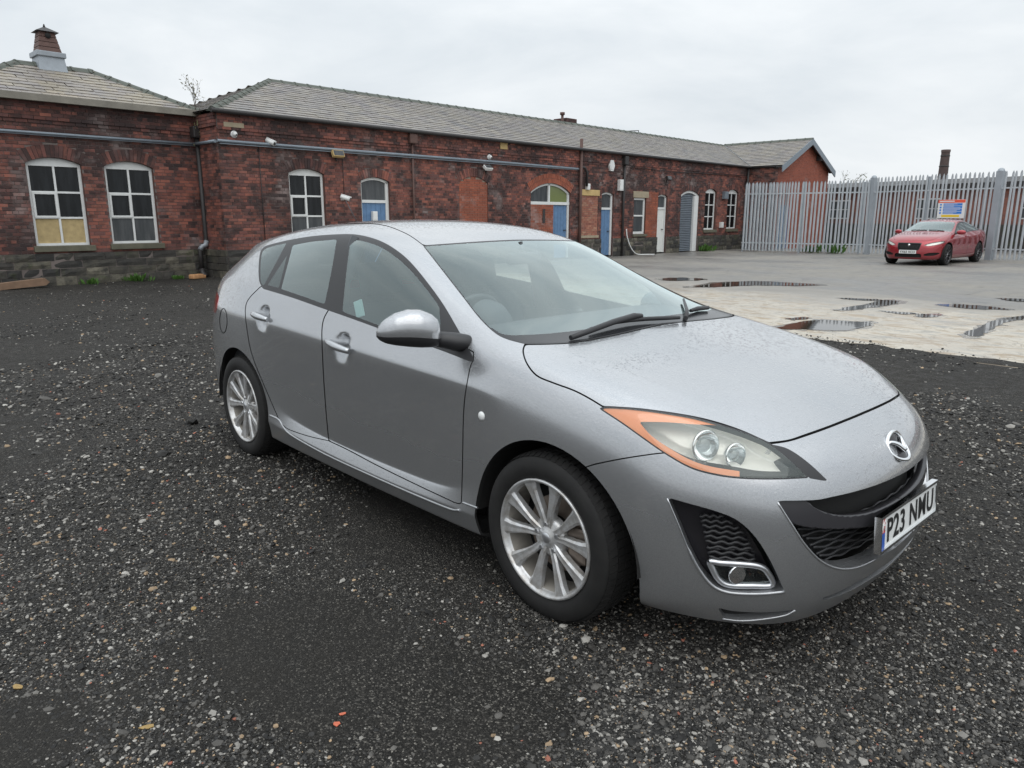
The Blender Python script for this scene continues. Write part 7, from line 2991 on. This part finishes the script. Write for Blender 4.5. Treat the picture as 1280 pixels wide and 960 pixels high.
    for lab, nm, sh_ in (('grille', 'grille_backing', .03), ('intake', 'lower_intake', .05)):
        V, F, LN, MI = sh.part([lab], flange=0, both=True)
        link(nm, mesh_from(nm, np.array(V) + np.array([-sh_, 0, 0]), F, smooth=True), M['void'], g)
    sh.obj('grille_surround', ['grille_ring'], M['gloss_trim'], g, both=True, flange=.03)
    def fx(y, z):
        k = np.argmin((sh.V[:, 1] + abs(y)) ** 2 + (sh.V[:, 2] - z) ** 2 + np.where(sh.V[:, 0] > .55, 0, 9))
        return sh.V[k][0]
    for k in range(9):
        z = .50 + k * .022
        MB().tube([(fx(y, z) - .020, y, z) for y in np.linspace(-.31, .31, 15)], .0035, 5).build('grille_bar', M['trim'], g)
    for k in range(13):
        y = -.30 + k * .05
        MB().tube([(fx(y, z) - .018, y, z) for z in np.linspace(.495, .685, 6)], .0035, 5).build('grille_bar', M['trim'], g)
    b = MB()
    b.lathe([(.001, .012), (.03, .012), (.036, .0)], 20, 'x', (fx(0, .64) - .008, 0, .640))
    b.build('badge', M['chrome'], car)
    pl = empty('number_plate', (fx(0, .42) + .012, 0, .425), 0, car)
    MB().bbox(-.01, 0, -.26, .26, -.056, .056, .004).build('plate_panel', M['plate'], pl)
    text_mesh('plate_text', 'YX63 XCO', .10, M['ink'], pl, (.0015, -.235, -.036), (math.pi / 2, 0, math.pi / 2), width=.47, bold=.0025)
    for mir in (False, True):
        sy = 1 if mir else -1
        fd = sh.obj('front_door', ['fdoor'], P, car, mirror=mir, flange=.015)
        rd = sh.obj('rear_door', ['rdoor'], P, car, mirror=mir, flange=.015)
        sh.obj('window_surround', ['dlo'], M['gloss_trim'], car, mirror=mir, flange=.008)
        sh.obj('window', ['gf'], M['dark_glass'], fd, mirror=mir, flange=0)
        sh.obj('window', ['gr'], M['dark_glass'], rd, mirror=mir, flange=0)
        sh.obj('quarter_window', ['gq'], M['dark_glass'], car, mirror=mir, flange=0)
        sh.obj('tail_lamp', ['tail'], M['red_lens'], car, mirror=mir, flange=.01)
        V, F, LN, MI = sh.part(['vent'], flange=0, mirror=mir)
        link('bumper_vent', mesh_from('bumper_vent', np.array(V) + np.array([-.035, -.02 * sy, 0]), F, smooth=True), M['void'], car)
        hl = empty('headlight', (0, 0, 0), 0, car)
        V, F, LN, MI = sh.part(['lamp'], flange=0, mirror=mir)
        link('lens', mesh_from('lens', V, F, smooth=True), M['lens'], hl)
        link('reflector_bowl', mesh_from('reflector_bowl', np.array(V) + np.array([-.03, -.02 * sy, 0]), F, smooth=True), M['lamp_bowl'], hl)
        for (dr, cx) in ((fd, -1.55), (rd, -2.50)):
            p0, _n = sh.surf_y(cx - .09, .905)
            p1, _n = sh.surf_y(cx + .09, .895)
            pts = []
            for k in range(9):
                t = k / 8
                q = p0 + (p1 - p0) * t
                pts.append((q[0], (abs(q[1]) + .004 + .022 * math.sin(math.pi * t)) * sy, q[2]))
            MB().tube(pts, .012, 8).build('door_handle', P, dr)
        mr = empty('door_mirror', (0, 0, 0), 0, car)
        secs = [(.86, .55), (.90, .85), (.96, 1.0), (1.03, .95), (1.08, .7), (1.10, .25)]
        V, n = [], 16
        for (y, k) in secs:
            for i in range(n):
                a = 2 * math.pi * i / n
                V.append((-.70 - .06 * (y - .86) / .24 + .06 * k * math.cos(a), y * sy, 1.035 + .075 * k * math.sin(a)))
        F = [(r_ * n + i, r_ * n + (i + 1) % n, (r_ + 1) * n + (i + 1) % n, (r_ + 1) * n + i) for r_ in range(len(secs) - 1) for i in range(n)] + [tuple(range(n)), tuple(len(V) - 1 - i for i in range(n))]
        MB().add(V, F, smooth=True).build('mirror_cap', P, mr)
        MB().tube([(-.66, .80 * sy, .985), (-.69, .88 * sy, 1.01)], [.03, .025], 8).build('mirror_foot', M['trim'], mr)
        for cx in (0, -2.909):
            V, F = [], []
            nn = 24
            for k in range(nn + 1):
                a = math.radians(-20 + 220 * k / nn)
                for yy in (.55, .90):
                    V.append((cx + .405 * math.cos(a), yy * sy, .335 + .405 * math.sin(a)))
            for k in range(nn):
                F.append((2 * k, 2 * k + 1, 2 * k + 3, 2 * k + 2))
            V.append((cx, .55 * sy, .335))
            for k in range(nn):
                F.append((2 * k, 2 * k + 2, len(V) - 1))
            MB().add(V, F).build('wheel_arch_liner', M['void'], car)
    MB().box(-3.7, .6, -.55, .55, .18, .26).build('underbody', M['void'], car)
    MB().prism([(-.45, .88), (-.70, .98), (-1.0, .97), (-1.05, .60), (-.5, .5)], 'y', -.72, .72).build('dashboard', M['dash'], car)
    for y in (-.37, .37):
        s = empty('seat', (-1.45, y, .35), 0, car)
        MB().bbox(-.25, .25, -.25, .25, 0, .18, .05).build('cushion', M['cloth'], s)
        o = MB().bbox(-.07, .07, -.25, .25, 0, .78, .06).build('backrest', M['cloth'], s)
        o.location = (-.22, 0, .14)
        o.rotation_euler = (0, math.radians(-16), 0)
    for (nm, a, b_, z) in (('wiper', -.45, .05, 0), ('wiper', .10, .55, 0)):
        pts = []
        for y in np.linspace(a, b_, 8):
            x = -.42 - .05 * (y / .6) ** 2
            k = np.argmin((sh.V[:, 0] - x) ** 2 + (sh.V[:, 1] + abs(y)) ** 2 + np.where(sh.V[:, 2] > .9, 0, 9))
            pts.append((x, y, sh.V[k][2] + .015))
        MB().tube(pts, .012, 6).build(nm, M['trim'], car)
    place_wheels(car, [(0, -.80, .335, True), (-2.909, -.80, .335, True), (0, .80, .335, False), (-2.909, .80, .335, False)], wheel_parts(R=.335, rr=.250, W=.235, turn=20, dark=True))
    return car
HATCH = build_hatchback()
SALOON = build_saloon((-7.06, 23.85, 0), math.radians(-91.5))
# ------------------------------------------------------------------ things fixed to the brick fronts
def on_wall(name, s, z, off=OFF_MAIN, out=.0):
    w = to_world(s, -out, z, off)
    return empty(name, tuple(w), FA)


def dome_camera(s, z, label):
    e = on_wall('security_camera', s, z)
    tag(e, label, 'camera', 'security cameras on the brick wall')
    MB().lathe([(.001, -.05), (.075, -.045), (.085, -.02), (.085, .0)], 20, 'y').build('base', M['cast_white'], e)
    m = MB()
    m.tube([(0, -.05, 0), (0, -.075, -.004), (0, -.10, -.012), (0, -.118, -.018)], [.062, .060, .045, .015], 16)
    m.build('dome', M['cast_white'], e)
    MB().tube([(.01, -.105, -.02), (.012, -.122, -.026)], .022, 12).build('lens', M['dark_lens'], e)


def bullet_camera(s, z, label, d=(.35, -.75, -.35)):
    e = on_wall('security_camera', s, z)
    tag(e, label, 'camera', 'security cameras on the brick wall')
    d = np.array(d)
    d = d / np.linalg.norm(d)
    MB().bbox(-.05, .05, -.03, 0, -.05, .05, .01).build('bracket', M['cast_white'], e)
    b = np.array([0, -.10, .02])
    MB().tube([(0, -.02, 0), tuple(b)], .018, 8).build('arm', M['cast_white'], e)
    MB().tube([tuple(b - d * .10), tuple(b - d * .09), tuple(b + d * .15)], [.045, .055, .055], 14).build('barrel', M['cast_white'], e)
    MB().tube([tuple(b + d * .15), tuple(b + d * .153)], [.045, .045], 14).build('lens', M['dark_lens'], e)
    u = np.array([0, 0, 1.0])
    MB().tube([tuple(b - d * .08 + u * .06), tuple(b + d * .20 + u * .06)], .022, 6).build('sun_hood', M['cast_white'], e)


def flood_lamp(s, z, label, w=.26, tilt=35, mat='cast_white'):
    e = on_wall('flood_lamp', s, z, out=.06)
    tag(e, label, 'lamp', 'flood lamps on the brick wall')
    MB().tube([(0, .06, 0), (0, -.03, .02)], .02, 6).build('bracket', M['iron'], e)
    m = MB()
    m.bbox(-w / 2, w / 2, -.05, .05, -.09, .09, .015)
    o = m.build('housing', M[mat], e)
    o.location = (0, -.10, -.02)
    o.rotation_euler = (math.radians(-tilt), 0, 0)
    g = MB().box(-w / 2 + .02, w / 2 - .02, -.056, -.051, -.07, .07).build('glass', M['pane_grey'], o)
    MB().tube([(0, 0, -.10), (0, -.02, -.20)], [.03, .02], 8).build('sensor', M['iron'], e)


dome_camera(5.80, 3.40, 'white dome security camera under the eaves at the building corner')
bullet_camera(6.66, 3.27, 'white bullet security camera on the conduit beside the dome camera')
flood_lamp(8.55, 3.13, 'yellowed flood lamp hanging below the conduit above the six pane window', .34, 25, 'lintel')
bullet_camera(8.72, 1.98, 'small white camera low on the wall beside the arched blue door', (.6, -.5, -.25))
dome_camera(14.25, 3.36, 'round white camera above the bricked up arch')
flood_lamp(14.05, 3.04, 'grey flood lamp beneath the conduit by the bricked up arch', .30, 50)
flood_lamp(24.57, 3.12, 'black flood lamp above the white door', .30, 20, 'iron')


def plain_box(name, s, z, w, h, d, mat, label, cat):
    e = on_wall(name, s, z, out=-.09 if name == "key_box" else 0)
    tag(e, label, cat)
    MB().bbox(-w / 2, w / 2, -d, 0, -h / 2, h / 2, .012).build('casing', M[mat], e)
    MB().bbox(-w * .40, w * .40, -d - .008, -d + .004, -h * .40, h * .40, .004).build('cover', M[mat], e)


e_ = on_wall('alarm_box', 20.72, 3.42)
tag(e_, 'white six sided alarm bell box high above the narrow blue door', 'alarm')
MB().prism([(.17 * math.cos(math.radians(60 * k)), .20 * math.sin(math.radians(60 * k + 0)) * 1.15) for k in range(6)], 'y', -.08, 0).build('casing', M['cast_white'], e_)
MB().prism([(.12 * math.cos(math.radians(60 * k)), .14 * math.sin(math.radians(60 * k)) * 1.15) for k in range(6)], 'y', -.095, -.08).build('cover', M['cast_white'], e_)
plain_box('junction_box', 21.30, 2.72, .22, .42, .14, 'cast_white', 'weathered white junction box beside the black downpipe', 'box')
plain_box('meter_box', 29.62, 2.52, .34, .34, .16, 'conduit', 'grey box on the wall between the two tall windows', 'box')
plain_box('socket_box', 29.45, 1.17, .22, .26, .12, 'cast_white', 'white socket box low between the two tall windows', 'box')
plain_box('switch_box', 19.28, 2.60, .16, .22, .12, 'cast_white', 'small white box at the foot of the bent pipe over the yellow lintel', 'box')
plain_box('key_box', 9.78, 1.52, .16, .26, .10, 'cast_white', 'small white box on the arched blue door', 'box')

# white hose hanging down the wall
hp = [(21.78, 1.05), (21.80, .80), (21.90, .55), (22.05, .32), (22.25, .14), (22.5, .04)]
hpts = [tuple(to_world(s, -.08 - .02 * i, z, OFF_MAIN)) for i, (s, z) in enumerate(hp)] + [tuple(to_world(22.9, -.28, .025, OFF_MAIN)), tuple(to_world(23.3, -.45, .02, OFF_MAIN))]
tag(MB().tube([tuple(q) for q in cat_rom(hpts, 5)], .022, 6).build('hose', M['cast_white']), 'white hose hanging down the wall to the ground beside the downpipe', 'hose')

# ------------------------------------------------------------------ plants and litter along the walls
bl = to_world(5.38, -.15, 3.92, OFF_LEFT)
B_ = empty('gutter_shrub', tuple(bl))
tag(B_, 'straggly shrub sprouting from the gutter where the two buildings meet', 'plant')
branchy(B_, 1.25, .34, 77, nb=7, depth=2, rad=.012, leaf=M['buddleia'], leaf_n=3, leaf_s=.035)
D_ = MB()
_r = random.Random(12)
for k in range(90):
    c = np.array([_r.gauss(0, .10), _r.gauss(0, .06), -abs(_r.gauss(0, .35))])
    a = np.array([_r.gauss(0, .4), _r.gauss(0, .4), -1.0])
    a /= np.linalg.norm(a)
    b = np.cross(a, np.array([_r.gauss(0, 1), _r.gauss(0, 1), 0]))
    b /= np.linalg.norm(b) + 1e-9
    s = _r.uniform(.03, .06)
    D_.add([tuple(c - a * s), tuple(c + b * s * .3), tuple(c + a * s), tuple(c - b * s * .3)], [(0, 1, 2, 3)])
D_.build('hanging_stems', M['buddleia'], B_, fix=False)


def weed(p_, h, n, seed, lab, grp='weeds at the foot of the walls'):
    r = random.Random(seed)
    W_ = empty('weed', tuple(p_))
    tag(W_, lab, 'weed', grp)
    m = MB()
    for k in range(n):
        a = r.uniform(0, 2 * math.pi)
        rad = abs(r.gauss(0, h * .9))
        base = np.array([rad * math.cos(a) * .7, rad * math.sin(a) * .5, 0])
        d = np.array([math.cos(a) * r.uniform(.2, .7), math.sin(a) * r.uniform(.2, .7), 1.0])
        d /= np.linalg.norm(d)
        L = h * r.uniform(.4, 1.0)
        side = np.cross(d, np.array([r.gauss(0, 1), r.gauss(0, 1), .1]))
        side /= np.linalg.norm(side) + 1e-9
        w = L * .16
        m.add([tuple(base), tuple(base + d * L * .5 + side * w), tuple(base + d * L + np.array([0, 0, -.1 * L])), tuple(base + d * L * .5 - side * w)], [(0, 1, 2, 3)])
    m.build('leaves', M['weed'], W_, fix=False)


weed(to_world(2.60, -.16, 0, OFF_LEFT), .20, 60, 1, 'small green weed below the boarded window')
weed(to_world(3.62, -.16, 0, OFF_LEFT), .26, 90, 2, 'leafy green weed clump below the window with grey lower panes')
weed(to_world(4.55, -.20, 0, OFF_LEFT), .14, 90, 3, 'low spreading green weed by the orange litter')
weed(to_world(27.75, -.18, 0, OFF_MAIN), .42, 120, 4, 'bright green weed clump beside the roller shutter')
for k, (s, x, lb) in enumerate(((2.9, .10, 'low pale weed behind the gate, by its middle post'), (3.7, .25, 'tall pale weed behind the gate, between middle post and thick post'))):
    u1 = (np.array(P_2) - np.array(P_FL)) / _l1
    q = np.array(P_FL) + u1 * s
    weed((q[0] - .0, q[1] + .25, 0), .35 + x, 60, 40 + k, lb, 'weeds behind the gate')

lp = to_world(4.85, -.55, .02, OFF_LEFT)
m = MB()
m.bbox(-.16, .16, -.09, .09, 0, .11, .03)
m.bbox(.10, .24, -.06, .07, 0, .08, .02)
o = m.build('litter', simple_mat('orange_litter', (0.45, 0.24, 0.11), 0.7, vary=0.4, vscale=12))
o.location = tuple(lp)
o.rotation_euler = (0, 0, FA + .3)
tag(o, 'crumpled orange litter at the foot of the wall by the downpipe', 'litter')
pk = to_world(1.16, -.42, .03, OFF_LEFT)
m = MB()
m.prism([(-.9, 0), (.50, 0), (.58, .06), (.50, .15), (-.9, .12)], 'y', -.09, .09)
o = m.build('plank', simple_mat('weathered_timber', (0.20, 0.125, 0.08), 0.8, bump=0.4, bscale=30, vary=0.4, vscale=8))
o.location = tuple(pk)
o.rotation_euler = (0, math.radians(-3), FA + .08)
tag(o, 'weathered brown timber baulk lying against the stone plinth', 'timber')

# odd bits in the gravel
def leaf_bit(px_, col, size, lab, cat, seed):
    r = random.Random(seed)
    p_ = on_z(px_, .01)
    n = 7
    V = [(0, 0, size * .15)]
    for k in range(n):
        a = 2 * math.pi * k / n
        q = size * r.uniform(.6, 1.2)
        V.append((q * math.cos(a), q * .6 * math.sin(a), r.uniform(0, size * .25)))
    m = MB().add(V, [(0, k + 1, (k + 1) % n + 1) for k in range(n)])
    b = [(x, y, z - size * .12) for x, y, z in V]
    m.add(b, [((k + 1) % n + 1, k + 1, 0) for k in range(n)])
    o = m.build(cat.replace(' ', '_'), col)
    o.location = (p_[0], p_[1], GRAVEL_Z(p_[0], p_[1]) + .004)
    o.rotation_euler = (0, 0, r.uniform(0, 6))
    tag(o, lab, cat)


M['leaf_yellow'] = simple_mat('fallen_leaf', (0.30, 0.20, 0.07), 0.6, vary=0.4, vscale=60)
M['brick_bit'] = simple_mat('brick_crumb', (0.50, 0.13, 0.07), 0.8, vary=0.3, vscale=60)
leaf_bit((242, 762), M['leaf_yellow'], .017, 'yellow fallen leaf lying flat, farther from the near front wheel', 'leaf', 1)
leaf_bit((184, 910), M['leaf_yellow'], .020, 'curled orange leaf lying alone on the gravel', 'leaf', 2)
leaf_bit((421, 905), M['brick_bit'], .015, 'bright red brick crumb lying on the dark muddy patch', 'rubble', 3)
leaf_bit((429, 891), M['brick_bit'], .012, 'smaller pinkish brick crumb beside the bright red one', 'rubble', 4)
leaf_bit((22, 858), M['leaf_yellow'], .020, 'brownish leaf half buried where the gravel is coarse', 'leaf', 5)
